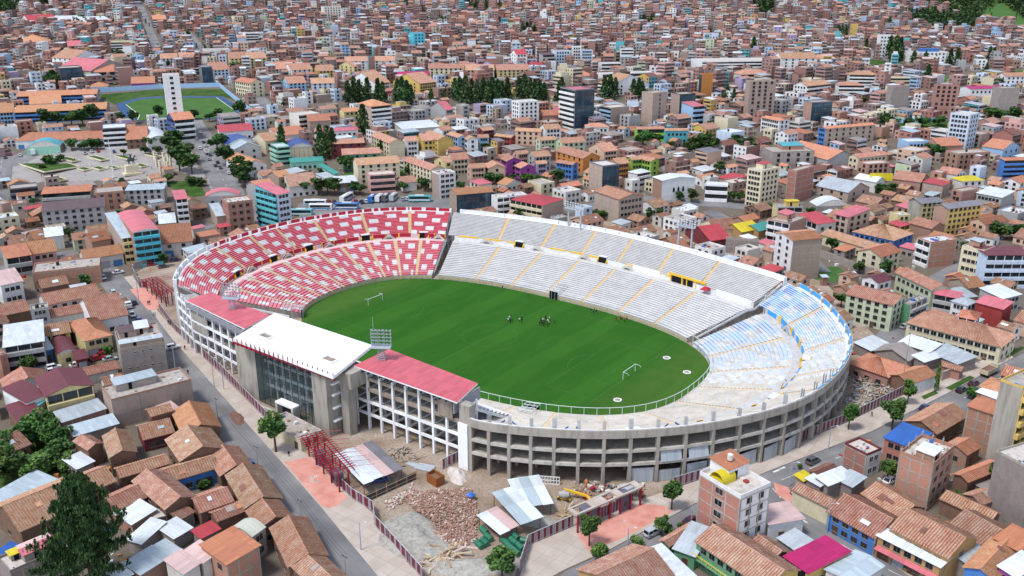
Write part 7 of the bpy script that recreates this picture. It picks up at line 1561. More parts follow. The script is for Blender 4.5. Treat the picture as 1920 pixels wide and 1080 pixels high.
# everything farther up the slopes: thousands of small houses read as one mass
mb = MB(); HW = ['brick_red', 'brick', 'brick_b', 'brick_c', 'brick_d', 'brick_b', 'brick', 'brick_tan', 'brick_d', 'brick_c', 'brick_b', 'white', 'white', 'white', 'offwhite', 'offwhite', 'cream', 'pale_blue', 'grey', 'peach', 'pink', 'teal', 'yellow_w', 'sky', 'pale_green', 'lilac', 'grey', 'white']
for d, x, y, a, W_, D_, vis in REST:
    st = rg.choice([1,2,2,3,3,3,4,4,5]) if d > 700 else rg.choice([1,2,2,3]); H = st*2.75+rg.uniform(0,0.9); z = hz(x, y); w1 = rg.choice(HW[:11] if rg.random() < 0.66 else HW[11:]); w2 = w1 if rg.random() < 0.6 else rg.choice(HW)
    c_, s_ = math.cos(a), math.sin(a)
    P = lambda u, v, w: (x+c_*u-s_*v, y+s_*u+c_*v, z+w)
    r = rg.random(); zb = -2.5
    mb.face([P(0,0, zb), P(W_, 0, zb), P(W_, 0, H), P(0,0, H)], w1); mb.face([P(0, D_, zb), P(0,0, zb), P(0,0, H), P(0, D_, H)], w2)
    mb.face([P(W_, 0, zb), P(W_, D_, zb), P(W_, D_, H), P(W_, 0, H)], w1); mb.face([P(W_, D_, zb), P(0, D_, zb), P(0, D_, H), P(W_, D_, H)], w2)
    if r < 0.22:
        rm = rg.choice(['tile', 'tile_old', 'tile_dark', 'tile_old']); g = D_*0.2; e = 0.4
        mb.face([P(-e, -e, H-0.1), P(W_+e, -e, H-0.1), P(W_+e, D_/2, H+g), P(-e, D_/2, H+g)], rm); mb.face([P(W_+e, D_+e, H-0.1), P(-e, D_+e, H-0.1), P(-e, D_/2, H+g), P(W_+e, D_/2, H+g)], rm)
        mb.face([P(0, D_, H-0.1), P(0,0, H-0.1), P(0, D_/2, H+g)], w2)
    elif r < 0.55:
        rm = rg.choice(['metal', 'metal_white', 'orange_sheet', 'metal_rust', 'metal_rust', 'pale_pink', 'metal_blue', 'metal', 'grey_sheet']); mb.face([P(-0.3,-0.3, H+0.05), P(W_+0.3,-0.3, H+0.05), P(W_+0.3, D_+0.3, H+0.9), P(-0.3, D_+0.3, H+0.9)], rm)
    else:
        mb.face([P(0,0, H-0.5), P(W_, 0, H-0.5), P(W_, D_, H-0.5), P(0, D_, H-0.5)], rg.choice(['roof_slab', 'roof_slab_pale']))
        if rg.random() < 0.5:
            q0, q1 = rg.uniform(0.1,0.4), rg.uniform(0.55,0.95); mb.obox(P(W_*q0, D_*q0, H-0.5), np.array(P(W_*q1,0,0))-np.array(P(W_*q0,0,0)), np.array(P(0, D_*q1,0))-np.array(P(0, D_*q0,0)),(0,0,2.6), rg.choice([w1, w2, 'brick']), rg.choice(['metal', 'metal_rust', 'roof_slab', 'metal_white']), False)
    for f, L_ in ((0, W_),(1, D_)):
        if rg.random() < 0.14: continue
        n = max(1, int(L_/2.9)); wd = rg.uniform(1.1,1.9); band = rg.random() < 0.25
        for k in range(st):
            zz = k*2.75+0.9
            if band:
                A_ = (P(0.3,-0.05, zz), P(L_-0.3,-0.05, zz), P(L_-0.3,-0.05, zz+1.3), P(0.3,-0.05, zz+1.3)) if f == 0 else (P(-0.05, L_-0.3, zz), P(-0.05,0.3, zz), P(-0.05,0.3, zz+1.3), P(-0.05, L_-0.3, zz+1.3)); mb.face(A_, 'glass_far')
            else:
                for j in range(n):
                    if rg.random() < 0.12: continue
                    u = L_*(j+0.5)/n; A_ = (P(u-wd/2,-0.05, zz), P(u+wd/2,-0.05, zz), P(u+wd/2,-0.05, zz+1.3), P(u-wd/2,-0.05, zz+1.3)) if f == 0 else (P(-0.05, u+wd/2, zz), P(-0.05, u-wd/2, zz), P(-0.05, u-wd/2, zz+1.3), P(-0.05, u+wd/2, zz+1.3)); mb.face(A_, 'glass_far')
            if rg.random() < 0.5:
                if f == 0: mb.obox(P(0,-0.6, k*2.75+2.55), np.array(P(L_, 0,0))-np.array(P(0,0,0)), np.array(P(0,0.6,0))-np.array(P(0,0,0)),(0,0,0.22), 'roof_slab_pale', None, True)
# scattered shrubs between the hillside houses
if REST:
    o = mb.build('hillside_houses'); tag(o, 'dense mass of small brick houses climbing the far slopes', 'houses', None, 'stuff')
print('fillers', len(CAND), 'rest', len(REST), kinds)

# ------------------------------------------------------------------ plaza, running track, lawns
t = NT('plaza_paving'); bt = t.node('ShaderNodeTexBrick', offset=0.0); t.l.new(t.tc('UV'), bt.inputs['Vector'])
for k, cc in (('Color1', (0.34,0.31,0.29)),('Color2', (0.30,0.275,0.26)),('Mortar', (0.22,0.2,0.19))): bt.inputs[k].default_value = (*cc, 1)
bt.inputs['Scale'].default_value = 1.0; bt.inputs['Brick Width'].default_value = 4.0; bt.inputs['Row Height'].default_value = 4.0; bt.inputs['Mortar Size'].default_value = 0.08
t.done(t.mix(t.ramp(t.noise(0.1,6), [(0.35,(0.5,0.5,0.5)),(0.6,(0,0,0))]), bt.outputs[0], (0.25,0.22,0.2)),0.9,0.2)
t = NT('track_blue'); t.done(t.ramp(t.noise(0.3,4), [(0.3,(0.03,0.07,0.16)),(0.7,(0.05,0.11,0.22))]),0.9,0.2)
t = NT('field_green'); v = t.mapv(t.tc(),(1,1,1)); t.done(t.ramp(t.noise(0.12,6), [(0.3,(0.045,0.115,0.028)),(0.7,(0.075,0.15,0.04))]),0.95,0.1)
def drape(name, poly, mat, off, n=14):
    """pixel polygon laid over sloping ground as a fine grid clipped to the outline"""
    W = [at(*p)[:2] for p in poly]; xs = [p[0] for p in W]; ys = [p[1] for p in W]; m = MB(); dx, dy = (max(xs)-min(xs))/n, (max(ys)-min(ys))/n
    def ins(x, y):
        c = False
        for k in range(len(W)):
            (xa, ya),(xb, yb) = W[k], W[k-1]
            if (ya > y) != (yb > y) and x < (xb-xa)*(y-ya)/(yb-ya)+xa: c = not c
        return c
    for i in range(n):
        for j in range(n):
            x, y = min(xs)+dx*i, min(ys)+dy*j
            if ins(x+dx/2, y+dy/2): m.face([(p[0], p[1], hz(*p)+off) for p in ((x, y),(x+dx, y),(x+dx, y+dy),(x, y+dy))], mat, [(x, y),(x+dx, y),(x+dx, y+dy),(x, y+dy)])
    return structure(m.build(name))
drape('plaza', PLAZA, 'plaza_paving', 0.02,60); drape('park_lawn', [(310,342),(372,338),(385,366),(345,372)], 'grass', 0.12,40)
drape('running_track', TRACK, 'track_blue', 0.15,110); drape('sports_field', [(236,196),(263,187),(300,184),(406,184),(427,196),(441,209),(440,220),(346,225),(260,226),(247,217)], 'field_green', 0.3,120); drape('track_bank', [(180,178),(300,168),(420,167),(450,192),(417,180),(300,180),(258,183),(215,196)], 'grass', 0.1,70)
drape('lawn', FIELD, 'field_green', 0.06,50); drape('lawn', PARK1, 'field_green', 0.1,50); drape('lawn', PARK2, 'grass', 0.1,40); drape('lawn', PARK3, 'grass', 0.1,40)
drape('garden', [(-5,825),(100,812),(140,850),(130,890),(60,905),(-5,920)], 'grass', 0.03,40)
for k, p in enumerate(([(1420,380),(1445,372),(1470,385),(1450,392)], [(745,310),(765,312),(765,340),(748,332)], [(640,325),(662,322),(672,335),(650,340)], [(1420,463),(1440,464),(1462,478),(1425,472)])): drape('lawn', p, 'field_green', 0.1,20)
drape('terraced_meadow', [(1838,22),(1880,5),(1905,25),(1925,40),(1920,58),(1850,44)], 'field_green', 0.4,40); drape('hill_meadow', FOREST1, 'grass', 0.2,60); drape('hill_meadow', FOREST2, 'grass', 0.2,30)
def line_px(name, pts, w, mat, off):
    m = MB(); ribbon(m, wpts(pts), w, mat, off); return structure(m.build(name))
line_px('field_line', [(236,197),(262,217),(258,226)], 0.4, 'white_paint', 0.5); line_px('field_line', [(406,184),(441,209)], 0.4, 'white_paint', 0.5)
# blue boundary wall of the school ground
def lowwall(pts, h, mat, label, name='boundary_wall', w=0.3):
    P = wpts(pts); z0 = hz(*P[0]); o = thing(name, label, 'wall', (P[0][0], P[0][1], z0))
    for p, q_ in zip(P[:-1], P[1:]):
        A = np.array((p[0]-P[0][0], p[1]-P[0][1], hz(*p)-z0+h/2)); B_ = np.array((q_[0]-P[0][0], q_[1]-P[0][1], hz(*q_)-z0+h/2)); MB().beam(A, B_, w, h+0.4, mat).build('wall_section', o)
    return o
lowwall([(176,174),(300,166),(412,163),(425,175),(475,215)], 3.2, 'sky', 'pale blue wall round the school running track'); lowwall([(1640,222),(1700,232),(1775,228)], 3, 'sky', 'pale blue wall below the hospital gardens'); lowwall([(1505,470),(1560,490),(1640,520)], 3, 'block', 'grey block wall above the small green lawn'); lowwall([(1435,370),(1500,400),(1545,430)], 2.6, 'brick_tan', 'tan wall beside the cream apartment tower'); lowwall([(1240,372),(1280,355),(1290,330)], 2.5, 'offwhite', 'pale wall behind the white arched hall')
# colonnade, flower beds, statue and flagpole on the plaza
for k, (x, y, w, d) in enumerate(((355,735,34,20),(705,682,18,5),(900,676,18,5),(608,760,9,5),(716,755,10,5),(816,748,9,4),(920,746,10,4),(1020,735,9,5),(500,690,18,5),(415,828,16,4),(1100,662,16,4))):
    P = at(x/3.84,120+y/3.84); z = hz(P[0], P[1])
    o = thing('flower_bed', 'kerbed plaza bed with clipped green planting', 'flower bed', (P[0], P[1], z), GA+R(-90)+R(12), 'green beds on the grey plaza'); AUTO.append((o, 'kerbed green plaza bed', None))
    m = MB()
    for a in ((-w/2, w/2,-d/2,-d/2+0.5),(-w/2, w/2, d/2-0.5, d/2),(-w/2,-w/2+0.5,-d/2+0.5, d/2-0.5),(w/2-0.5, w/2,-d/2+0.5, d/2-0.5)): m.box(*a, 0,0.7, 'cream')
    m.build('kerb', o); MB().box(-w/2+0.5, w/2-0.5,-d/2+0.5, d/2-0.5,0.02,0.55, 'grass').build('planting', o)
P = at(955/3.84,120+795/3.84); z = hz(P[0], P[1]); o = thing('statue', 'dark bronze rider statue on a cream plinth in the plaza', 'statue', (P[0], P[1], z), GA)
m = MB(); m.box(-5,5,-3,3,0,1.2, 'cream'); m.box(-3.5,3.5,-2,2,1.201,5.5, 'cream'); m.build('plinth', o)
m = MB(); m.tube((-1.6,0,8.0),(1.6,0,8.6),0.9,0.8, 'dark_metal', 8); m.tube((1.5,0,8.6),(2.4,0,10.4),0.5,0.35, 'dark_metal', 6); m.tube((2.3,0,10.4),(3.2,0,9.8),0.35,0.2, 'dark_metal', 6); m.tube((-1.5,0,8.2),(-2.6,0,7.0),0.2,0.1, 'dark_metal', 5)
for x, y in ((-1.2,0.4),(-1.2,-0.4),(1.1,0.4),(1.3,-0.4)): m.tube((x, y, 7.8),(x+(0.7 if y < 0 else 0), y, 5.52),0.26,0.14, 'dark_metal', 5)
m.build('horse', o); m = MB(); m.tube((0,0,8.9),(0.1,0,10.9),0.5,0.55, 'dark_metal', 7); m.tube((0.1,0,10.9),(0.1,0,11.7),0.3,0.28, 'dark_metal', 7); m.tube((0.2,0.4,10.6),(1.6,0.7,11.4),0.18,0.1, 'dark_metal', 5); m.build('rider', o)
P = at(820/3.84,120+820/3.84); o = thing('flagpole', 'very tall white flagpole standing on the plaza', 'flagpole', (P[0], P[1], hz(P[0], P[1]))); MB().tube((0,0,0),(0,0, rise(P, 120+545/3.84)),0.28,0.12, 'white_tube', 8).build('mast', o); MB().box(-1.2,1.2,-1.2,1.2,0,0.6, 'concrete_light').build('base', o)
o = None; cp = [(1115,690),(1130,740),(1160,790),(1180,700),(1195,750),(1215,800),(1215,710),(1235,760)]
P0 = at(1160/3.84,120+790/3.84); o = thing('colonnade', 'curved cream colonnade at the edge of the plaza trees', 'colonnade', (P0[0], P0[1], hz(P0[0], P0[1])))
for x, y in cp: P = at(x/3.84,120+y/3.84); MB().box(P[0]-P0[0]-0.5, P[0]-P0[0]+0.5, P[1]-P0[1]-0.5, P[1]-P0[1]+0.5,-0.5,7.5, 'cream').build('column', o)
P = at(1150/3.84,120+830/3.84)
# loose clutter in the yards and on the flat roofs around the stadium
rgc = random.Random(77); m = MB(); cm = ['debris_pale', 'debris_grey', 'timber', 'plastic_blue', 'white', 'red_w', 'metal', 'dark', 'orange_w', 'roof_slab_pale', 'adobe', 'metal_white']
bx, by = at(300,950)[:2]
for (x0, y0, x1, y1, n) in ((60,860,480,1075,420),(1460,830,1900,1075,380),(40,600,300,760,160),(0,430,300,560,220),(1500,560,1900,700,200),(1280,400,1900,560,420),(900,330,1300,400,160),(500,320,850,380,150)):
    for _ in range(n):
        P = at(rgc.uniform(x0, x1), rgc.uniform(y0, y1))
        if (int(P[0]//CELL), int(P[1]//CELL)) in OCC and rgc.random() < 0.9: continue
        s_ = rgc.uniform(0.4,1.5); an = rgc.uniform(0,3.1); c_, q_ = math.cos(an)*s_, math.sin(an)*s_; m.obox((P[0]-bx, P[1]-by, hz(P[0], P[1])),(c_, q_, 0),(-q_*0.6, c_*0.6,0),(0,0, s_*rgc.uniform(0.2,0.9)), rgc.choice(cm), None, False)
tag(m.build('yard_clutter', None, (bx, by, 0)), 'loose clutter of crates, boards and cloths in yards between houses', 'clutter', None, 'stuff')

# ------------------------------------------------------------------ vegetation
def leafmat(name, a, b):
    t = NT(name); c = t.ramp(t.noise(0.9,4), [(0.3, a),(0.7, b)]); t.done(t.vary(c, 0.18,0.02),0.7,0.25)
leafmat('leaf_dark', (0.022,0.055,0.014),(0.042,0.09,0.02)); leafmat('leaf_mid', (0.042,0.095,0.02),(0.07,0.145,0.03)); leafmat('leaf_light', (0.07,0.14,0.025),(0.11,0.19,0.04))
leafmat('needle_dark', (0.02,0.048,0.018),(0.038,0.076,0.024)); leafmat('needle_mid', (0.05,0.10,0.026),(0.09,0.15,0.042)); plain('bark', (0.11,0.075,0.05),0.9,0.1)
def leaves(C, size, mats, rg, flat=0.6, narrow=1.0, up=None):
    """C: (n,3) leaf centres -> verts/faces arrays of small quads"""
    n = len(C); N = rg.normal(size=(n, 3)); N[:, 2] = np.abs(N[:, 2])+flat; N /= np.linalg.norm(N, axis=1)[:, None]
    A = np.cross(N, rg.normal(size=(n, 3))); A /= np.linalg.norm(A, axis=1)[:, None]; B_ = np.cross(N, A)
    if up is not None: B_ = B_*0.35+np.array(up); B_ /= np.linalg.norm(B_, axis=1)[:, None]
    s = size*rg.uniform(0.6,1.35, size=(n, 1)); a = A*s*narrow; b = B_*s
    V = np.stack([C-a-b, C+a-b*0.6, C+a*0.5+b, C-a+b*0.7], 1).reshape(-1,3); return V
def leaf_mesh(name, V, mi, mats):
    n = len(V)//4; me = bpy.data.meshes.new(name); me.vertices.add(len(V)); me.vertices.foreach_set('co', V.astype(np.float32).ravel())
    me.loops.add(4*n); me.loops.foreach_set('vertex_index', np.arange(4*n, dtype=np.int32)); me.polygons.add(n); me.polygons.foreach_set('loop_start', np.arange(0,4*n, 4, dtype=np.int32)); me.polygons.foreach_set('loop_total', np.full(n, 4, dtype=np.int32))
    for m in mats: me.materials.append(MATS[m])
    me.polygons.foreach_set('material_index', mi.astype(np.int32)); me.update(calc_edges=True); me.validate(); return me
def crown_round(seed, n, clumps, size, mats, sq=(1,1,0.85)):
    rg = np.random.default_rng(seed); P = rg.normal(size=(clumps, 3)); P /= np.linalg.norm(P, axis=1)[:, None]; P *= rg.uniform(0.35,0.85, size=(clumps, 1)); P *= np.array(sq)
    r = rg.uniform(0.2,0.38, size=clumps); k = rg.integers(0, clumps, n); Q = rg.normal(size=(n, 3)); Q /= np.linalg.norm(Q, axis=1)[:, None]; Q *= rg.uniform(0.3,1, size=(n, 1))**0.5
    C = P[k]+Q*r[k][:, None]; tone = rg.integers(0, len(mats), clumps)
    mi = np.where(rg.random(n) < 0.75, tone[k], rg.integers(0, len(mats), n)); return leaf_mesh('crown', leaves(C, size, mats, rg), mi, mats)
def crown_cone(seed, n, size, mats, slim=0.32, rag=0.25):
    rg = np.random.default_rng(seed); t = rg.random(n)**0.75; z = t; w = slim*(1-t)**0.7*(0.6+rag*2*np.abs(np.sin(t*23+seed)))+0.03; a = rg.uniform(0,2*np.pi, n); lob = 1+0.3*np.sin(a*3+t*9+seed); r = w*lob*np.sqrt(rg.random(n))
    C = np.stack([r*np.cos(a), r*np.sin(a), z], 1); mi = rg.integers(0, len(mats), n); return leaf_mesh('crown', leaves(C, size, mats, rg, 0.3,0.7), mi, mats)
BROAD = ['leaf_dark', 'leaf_mid', 'leaf_mid', 'leaf_light']; CR_NEAR = [crown_round(s, 2600,26,0.075, BROAD) for s in (1,2,3)]; CR_FAR = [crown_round(s, 620,16,0.13, ['leaf_dark', 'leaf_mid', 'leaf_dark', 'leaf_mid']) for s in (4,5,6)]; CR_BUSH = [crown_round(s, 900,12,0.11, BROAD, (1,1,0.7)) for s in (7,8)]; CR_LIME = [crown_round(s, 2000,22,0.08, ['leaf_mid', 'leaf_light', 'leaf_light']) for s in (9,)]
CR_CON = [crown_cone(s, 520,0.06, ['needle_dark', 'needle_dark', 'needle_mid']) for s in (1,2,3)]; CR_SLIM = [crown_cone(s, 700,0.04, ['leaf_mid', 'leaf_light'], 0.2,0.1) for s in (4,)]
TRUNKS = {}
def trunk_mesh(k):
    if k not in TRUNKS:
        rg = random.Random(k); m = MB(); m.tube((0,0,-0.3),(0.02,0.01,0.55),0.06,0.04, 'bark', 7)
        for j in range(5):
            a = j*1.26+rg.random(); m.tube((0.02,0.01,0.45),(0.3*math.cos(a),0.3*math.sin(a),0.85+0.1*rg.random()),0.03,0.012, 'bark', 5)
        TRUNKS[k] = m.mesh('trunk')
    return TRUNKS[k]
TREES = []
def tree(px_, py_, h, rad, crown, label=None, base=0.35, name='tree', cat='tree', group=None, auto=None, P=None):
    P = at(px_, py_) if P is None else P; z = hz(P[0], P[1]); rg = random.Random(int(P[0]*7+P[1]*13)); o = thing(name, label or '', cat, (P[0], P[1], z), rg.uniform(0,6.28), group)
    ch = h*(1-base)
    if crown in CR_CON or crown in CR_SLIM: link('crown', crown, o, (0,0, h*0.06),0,(rad/0.3, rad/0.3, h*0.96)); link('trunk', trunk_mesh(1), o, (0,0,0),0,(h*0.25, h*0.25, h*0.3))
    else: zs = max(ch*0.58, rad*0.72); link('crown', crown, o, (0,0, max(zs*0.55, h-zs*0.85)),0,(rad, rad, zs)); link('trunk', trunk_mesh(rg.randint(1,3)), o, (0,0,0),0,(rad*1.6, rad*1.6, h*0.82))
    if not label: AUTO.append((o, auto or ('dark conifer' if crown in CR_CON else 'round green tree' if cat == 'tree' else 'green bush'), None))
    return o
N0, N1, N2 = CR_NEAR
for px_, py_, h, r, c, lb in ((518,848,11,3.8, N0, 'full green street tree on the pavement beside the glass hall'),(1105,1024,7.6,2.4, N1, 'small leaning street tree on pink paving left of the front gate'),(1259,956,7.6,2.4, N2, 'small round street tree at the right end of the pink paving'),(1240,1006,5.2,1.9, CR_LIME[0], 'bright green street tree behind the silver car'),(1590,806,8,2.3, N0, 'street tree in front of the striped fence, nearest the concrete rim'),(1672,806,9,3.4, N1, 'large dark street tree on the near kerb of the south street'),(1701,758,7.4,2.3, CR_LIME[0], 'bright green street tree at the end of the striped fence'),(941,1088,7.2,3.4, N2, 'bushy round tree at the bottom edge beside the stone ridge'),(1662,905,6,2.3, N0, 'dark tree beside the brick block with column stubs'),(1867,922,7,2.6, N1, 'dark tree below the grey block wall at the right edge'),(57,702,6,2.6, N2, 'round street tree among parked cars at the left edge'),(205,672,4.5,1.8, N0, 'small tree beside the red parked cars')):
    tree(px_, py_, h, r, c, lb)
tree(1754,734,9,1.3, CR_SLIM[0], 'slim columnar tree on the pavement beside the white-walled house')
for px_, py_, h, r, lb in ((1127,1050,4.4,2.3, 'dark shrub on the near side of the south street'),(1256,1006,3.6,1.7, 'dark round bush beside the bright green street tree'),(1194,1024,2.4,1.8, 'low light bush at the edge of the tiled roof'),(1277,996,2.6,0.9, 'small clipped bush beside the corner block'),(1825,748,4.4,2.6, 'clipped round bush beside parked dark cars'),(375,915,3,2.4, 'courtyard bush between tiled roofs'),(395,908,2.5,1.8, 'smaller courtyard bush between tiled roofs'),(1440,1060,3,1.5, 'bush beside the green balcony house'),(1593,1008,2,0.9, 'small bush on the yellow kerb'),(1500,880,1.8,0.8, 'tiny round bush at the street corner'),(1800,935,2.5,1.8, 'bush in the yard behind the brick block')):
    tree(px_, py_, h, r, CR_BUSH[0], lb, 0.15, 'bush', 'bush')
for k, (px_, py_, h, r) in enumerate(((22,895,8,5),(10,868,8,5),(62,838,9,5),(88,828,9,4.5),(108,842,7,4),(112,866,6,4),(64,896,6,4.5),(120,880,4,3.5),(40,860,5,4),(85,872,4,3.5),(150,752,4,3))): tree(px_, py_, h, r, CR_NEAR[k % 3], None, 0.1, auto='garden tree in the green plot')
# the big dark pine
def big_pine():
    P = at(176,1108); o = thing('pine_tree', 'huge dark pine towering over the sheds at the bottom left', 'tree', (P[0], P[1], 0)); rg = np.random.default_rng(12); m = MB(); H = 25.0
    m.tube((0,0,-0.3),(0.2,0.1, H*0.55),0.55,0.3, 'bark', 9, False); m.tube((0.2,0.1, H*0.55),(0,0, H*0.95),0.3,0.06, 'bark', 7); C = []; mi = []
    for k in range(84):
        z = H*(0.16+0.80*(k/83.0)); t = k/83.0; a = k*2.4+rg.uniform(-0.4,0.4); L = (9.6*(1-t)**0.8+1.0)*rg.uniform(0.5,1.2); el = 0.16+0.5*t
        E_ = np.array((math.cos(a)*L, math.sin(a)*L, z+L*el*0.7)); S = np.array((0,0, z-0.4)); m.tube(S, E_, 0.14*(1-t)+0.05,0.03, 'bark', 4, False)
        nt = int(7+L*1.6)
        for j in range(nt):
            u = 0.30+0.70*j/nt; p = S+(E_-S)*u+np.array((rg.normal()*0.55, rg.normal()*0.55,0.1+rg.uniform(0,0.5))); s_ = rg.uniform(0.7,1.15)*(1.15-0.4*u); n = 42
            h_ = rg.random(n); q_ = np.stack([rg.normal(size=n)*0.42*s_*(1.15-h_), rg.normal(size=n)*0.42*s_*(1.15-h_), h_*1.7*s_], 1); C.append(p+q_); mi.append(np.where(rg.random(n) < (0.62 if (j*7+k) % 3 else 0.25),0,1))
    C = np.concatenate(C); mi = np.concatenate(mi); V = leaves(C, 0.27, None, rg, 0.2,0.42,(0,0,0.75))
    link('crown', leaf_mesh('crown', V, mi, ['needle_dark', 'needle_mid']), o); m.build('trunk', o)
big_pine()
# trees farther off
for x, y, h, r in ((1090,615,9,6),(1165,600,9,6),(1215,625,11,7),(1235,665,12,8),(1315,720,14,10),(1295,775,13,9),(1385,790,11,8),(1265,590,10,8),(520,620,8,6),(610,620,7,6),(660,618,7,6),(705,618,7,6),(370,715,6,7),(300,765,4,4),(440,700,4,4),(1210,860,6,5),(1390,870,6,6),(1440,880,5,5),(330,455,12,9),(420,450,10,7),(520,450,11,8),(600,445,11,8),(675,425,13,8),(870,430,8,5),(960,430,9,6),(1570,640,13,9),(1635,735,12,8),(1725,850,14,10),(1770,890,12,9),(1510,415,7,5),(1580,415,9,6),(1740,395,13,7),(385,170,12,9),(495,160,9,7),(1145,400,10,6),(1400,400,7,5),(1050,650,5,4),(1140,650,5,4),(890,660,4,3)):
    tree(x/3.84,120+y/3.84, h*1.0, r*0.72, CR_FAR[int(x) % 3], auto='round dark green tree')
for x, y, h, r in ((690,720,6,4),(760,740,7,4),(870,745,8,5),(940,735,9,5),(990,745,8,5),(1140,735,6,4),(1180,740,6,4),(650,725,5,3),(1075,570,9,5),(1290,260,8,5),(1350,440,8,4),(1510,725,6,3),(1670,715,6,4),(1640,690,5,3),(1560,600,6,4)): tree(380+x/4,180+y/4, h*1.15, r*0.95, CR_FAR[int(x) % 3], auto='round green tree')
for x, y, h, r in ((1480,370,12,9),(1580,365,8,6),(1830,420,10,8),(1895,400,11,8),(1740,755,5,4),(1830,765,7,5),(1130,900,5,5),(1180,890,6,5),(640,640,7,5),(870,640,9,6),(380,640,7,5),(430,640,7,5),(540,640,6,4),(700,640,7,4),(760,640,5,4),(140,420,5,4),(350,410,6,5),(1030,470,6,4),(1700,520,6,5),(1760,540,6,5)): tree(820+x/3.84,180+y/3.84, h*1.0, r*0.75, CR_FAR[int(x) % 3], auto='round green tree')
for x, y, h, r in ((75,345,13,10),(300,350,11,9),(240,310,9,7),(150,450,7,5),(230,620,6,4),(270,620,6,4),(1390,350,9,7),(1430,370,8,6),(440,690,6,4),(1780,830,8,7),(1740,825,8,6),(960,1030,5,4),(1110,170,8,7),(1150,185,8,7),(1250,190,7,6),(1330,180,8,7),(1420,175,8,7),(1720,140,10,8),(1780,150,10,9),(1860,150,10,9),(1070,560,5,5),(1120,560,5,5),(1160,560,5,4),(1880,830,7,6),(840,150,7,5),(450,220,5,4)): tree(1300+x/3.097,180+y/3.097, h*1.0, r*0.7, CR_FAR[int(x) % 3], auto='round green tree')
for x, y, h in ((40,590,18),(75,580,20),(105,575,17),(150,570,18),(210,575,18),(235,580,16),(320,590,19),(345,600,22),(372,605,20),(395,590,15),(640,565,17),(668,575,19),(700,585,21),(735,570,17),(765,585,18),(800,580,19),(828,590,18),(850,585,20),(880,590,19),(905,575,16),(935,570,18),(1000,560,17),(1030,565,20),(1060,575,18),(1090,580,18),(1115,590,18),(1140,585,16),(1225,590,18),(1240,560,17),(1480,560,18),(1510,560,19),(1540,545,15),(1640,570,17),(1670,565,17),(1690,560,14),(505,600,13),(580,600,12),(1390,360,14),(1270,450,9),(1270,680,14),(770,60,14),(815,65,18),(890,60,14)): tree(640+x/3, y/3, h*0.95, h*0.21, CR_CON[int(x) % 3], auto='dark conifer')
for x, y, h in ((600,430,16),(940,470,18),(980,460,16),(1210,320,20),(890,460,18)): tree(380+x/4,180+y/4, h*1.05, h*0.22, CR_CON[int(x) % 3], auto='dark conifer')
for x, y, h in ((395,310,18),(1370,480,17),(1160,330,22),(1190,345,24),(1215,340,22),(1290,400,18),(1360,380,14),(1500,370,16),(1540,375,17),(1720,345,14),(1745,350,14),(1700,440,13),(1340,380,10),(480,380,12),(520,385,12),(395,45,20),(440,60,26),(470,70,26),(1160,170,16),(250,545,10),(285,570,10),(1095,280,12),(1030,280,12)): tree(1280+x/3, y/3, h*0.95, h*0.21, CR_CON[int(x) % 3], auto='dark conifer')
for x, y, h in ((270,60,20),(290,55,18),(30,60,18),(70,70,16),(680,370,14),(700,380,14),(1060,210,9),(300,480,13),(385,470,11),(1330,415,12),(950,390,8),(1140,335,7),(1200,340,8),(1250,340,8),(1290,210,12),(1650,520,8),(160,170,7),(250,165,7),(330,170,7),(740,395,8),(860,350,9)): tree(x/3, y/3, h*0.95, h*0.4, CR_FAR[int(x) % 3], auto='round dark green tree')
rt = random.Random(31); nt_ = 0
while nt_ < 60:
    P = at(rt.uniform(20,1900), rt.choice((rt.uniform(150,420), rt.uniform(420,620)))); r_ = rt.uniform(1.6,3.4)
    if not is_free(P[0]-r_*0.6, P[1]-r_*0.6,0, r_*1.2, r_*1.2): continue
    tree(0,0, r_*rt.uniform(1.9,2.6), r_, rt.choice(CR_FAR), auto='small green tree', P=P); occupy(P[0]-r_, P[1]-r_, 0,2*r_, 2*r_); nt_ += 1
# wooded slopes that read as one mass
def forest(name, label, poly, n, h):
    W = [at(*p)[:2] for p in poly]; xs = [p[0] for p in W]; ys = [p[1] for p in W]; rg = np.random.default_rng(len(name)+n); VV = []; MI = []; k = 0; bx, by = xs[0], ys[0]
    def ins(x, y):
        c = False
        for i in range(len(W)):
            (xa, ya),(xb, yb) = W[i], W[i-1]
            if (ya > y) != (yb > y) and x < (xb-xa)*(y-ya)/(yb-ya)+xa: c = not c
        return c
    tries = 0
    while k < n and tries < n*30:
        tries += 1; x, y = rg.uniform(min(xs), max(xs)), rg.uniform(min(ys), max(ys))
        if not ins(x, y): continue
        k += 1; hh = h*rg.uniform(0.6,1.25); m = 46; t = rg.random(m); r = hh*0.26*(1-0.6*t)*np.sqrt(rg.random(m)); a = rg.uniform(0,6.28, m)
        C = np.stack([x-bx+r*np.cos(a), y-by+r*np.sin(a), hz(x, y)+hh*(0.1+0.9*t)], 1); VV.append(leaves(C, hh*0.09, None, rg)); MI.append(np.full(m, rg.integers(0,3)))
    o = link(name, leaf_mesh(name, np.concatenate(VV), np.concatenate(MI), ['leaf_dark', 'needle_mid', 'needle_dark']), None, (bx, by, 0)); tag(o, label, 'forest', None, 'stuff')
forest('hill_forest', 'dark wooded slope at the top right corner', [(1640,-14),(1662,1),(1707,7),(1763,20),(1813,38),(1838,40),(1838,22),(1880,5),(1905,25),(1930,40),(1935,-14)], 520,13)
forest('gully_wood', 'wooded gully between the hillside houses at the right', FOREST2,170,11); forest('hill_forest', 'dark trees on the slope in the top left corner', FOREST3,40,15); forest('hill_forest', 'tall dark trees on the hillside at the top', FOREST4,24,17)
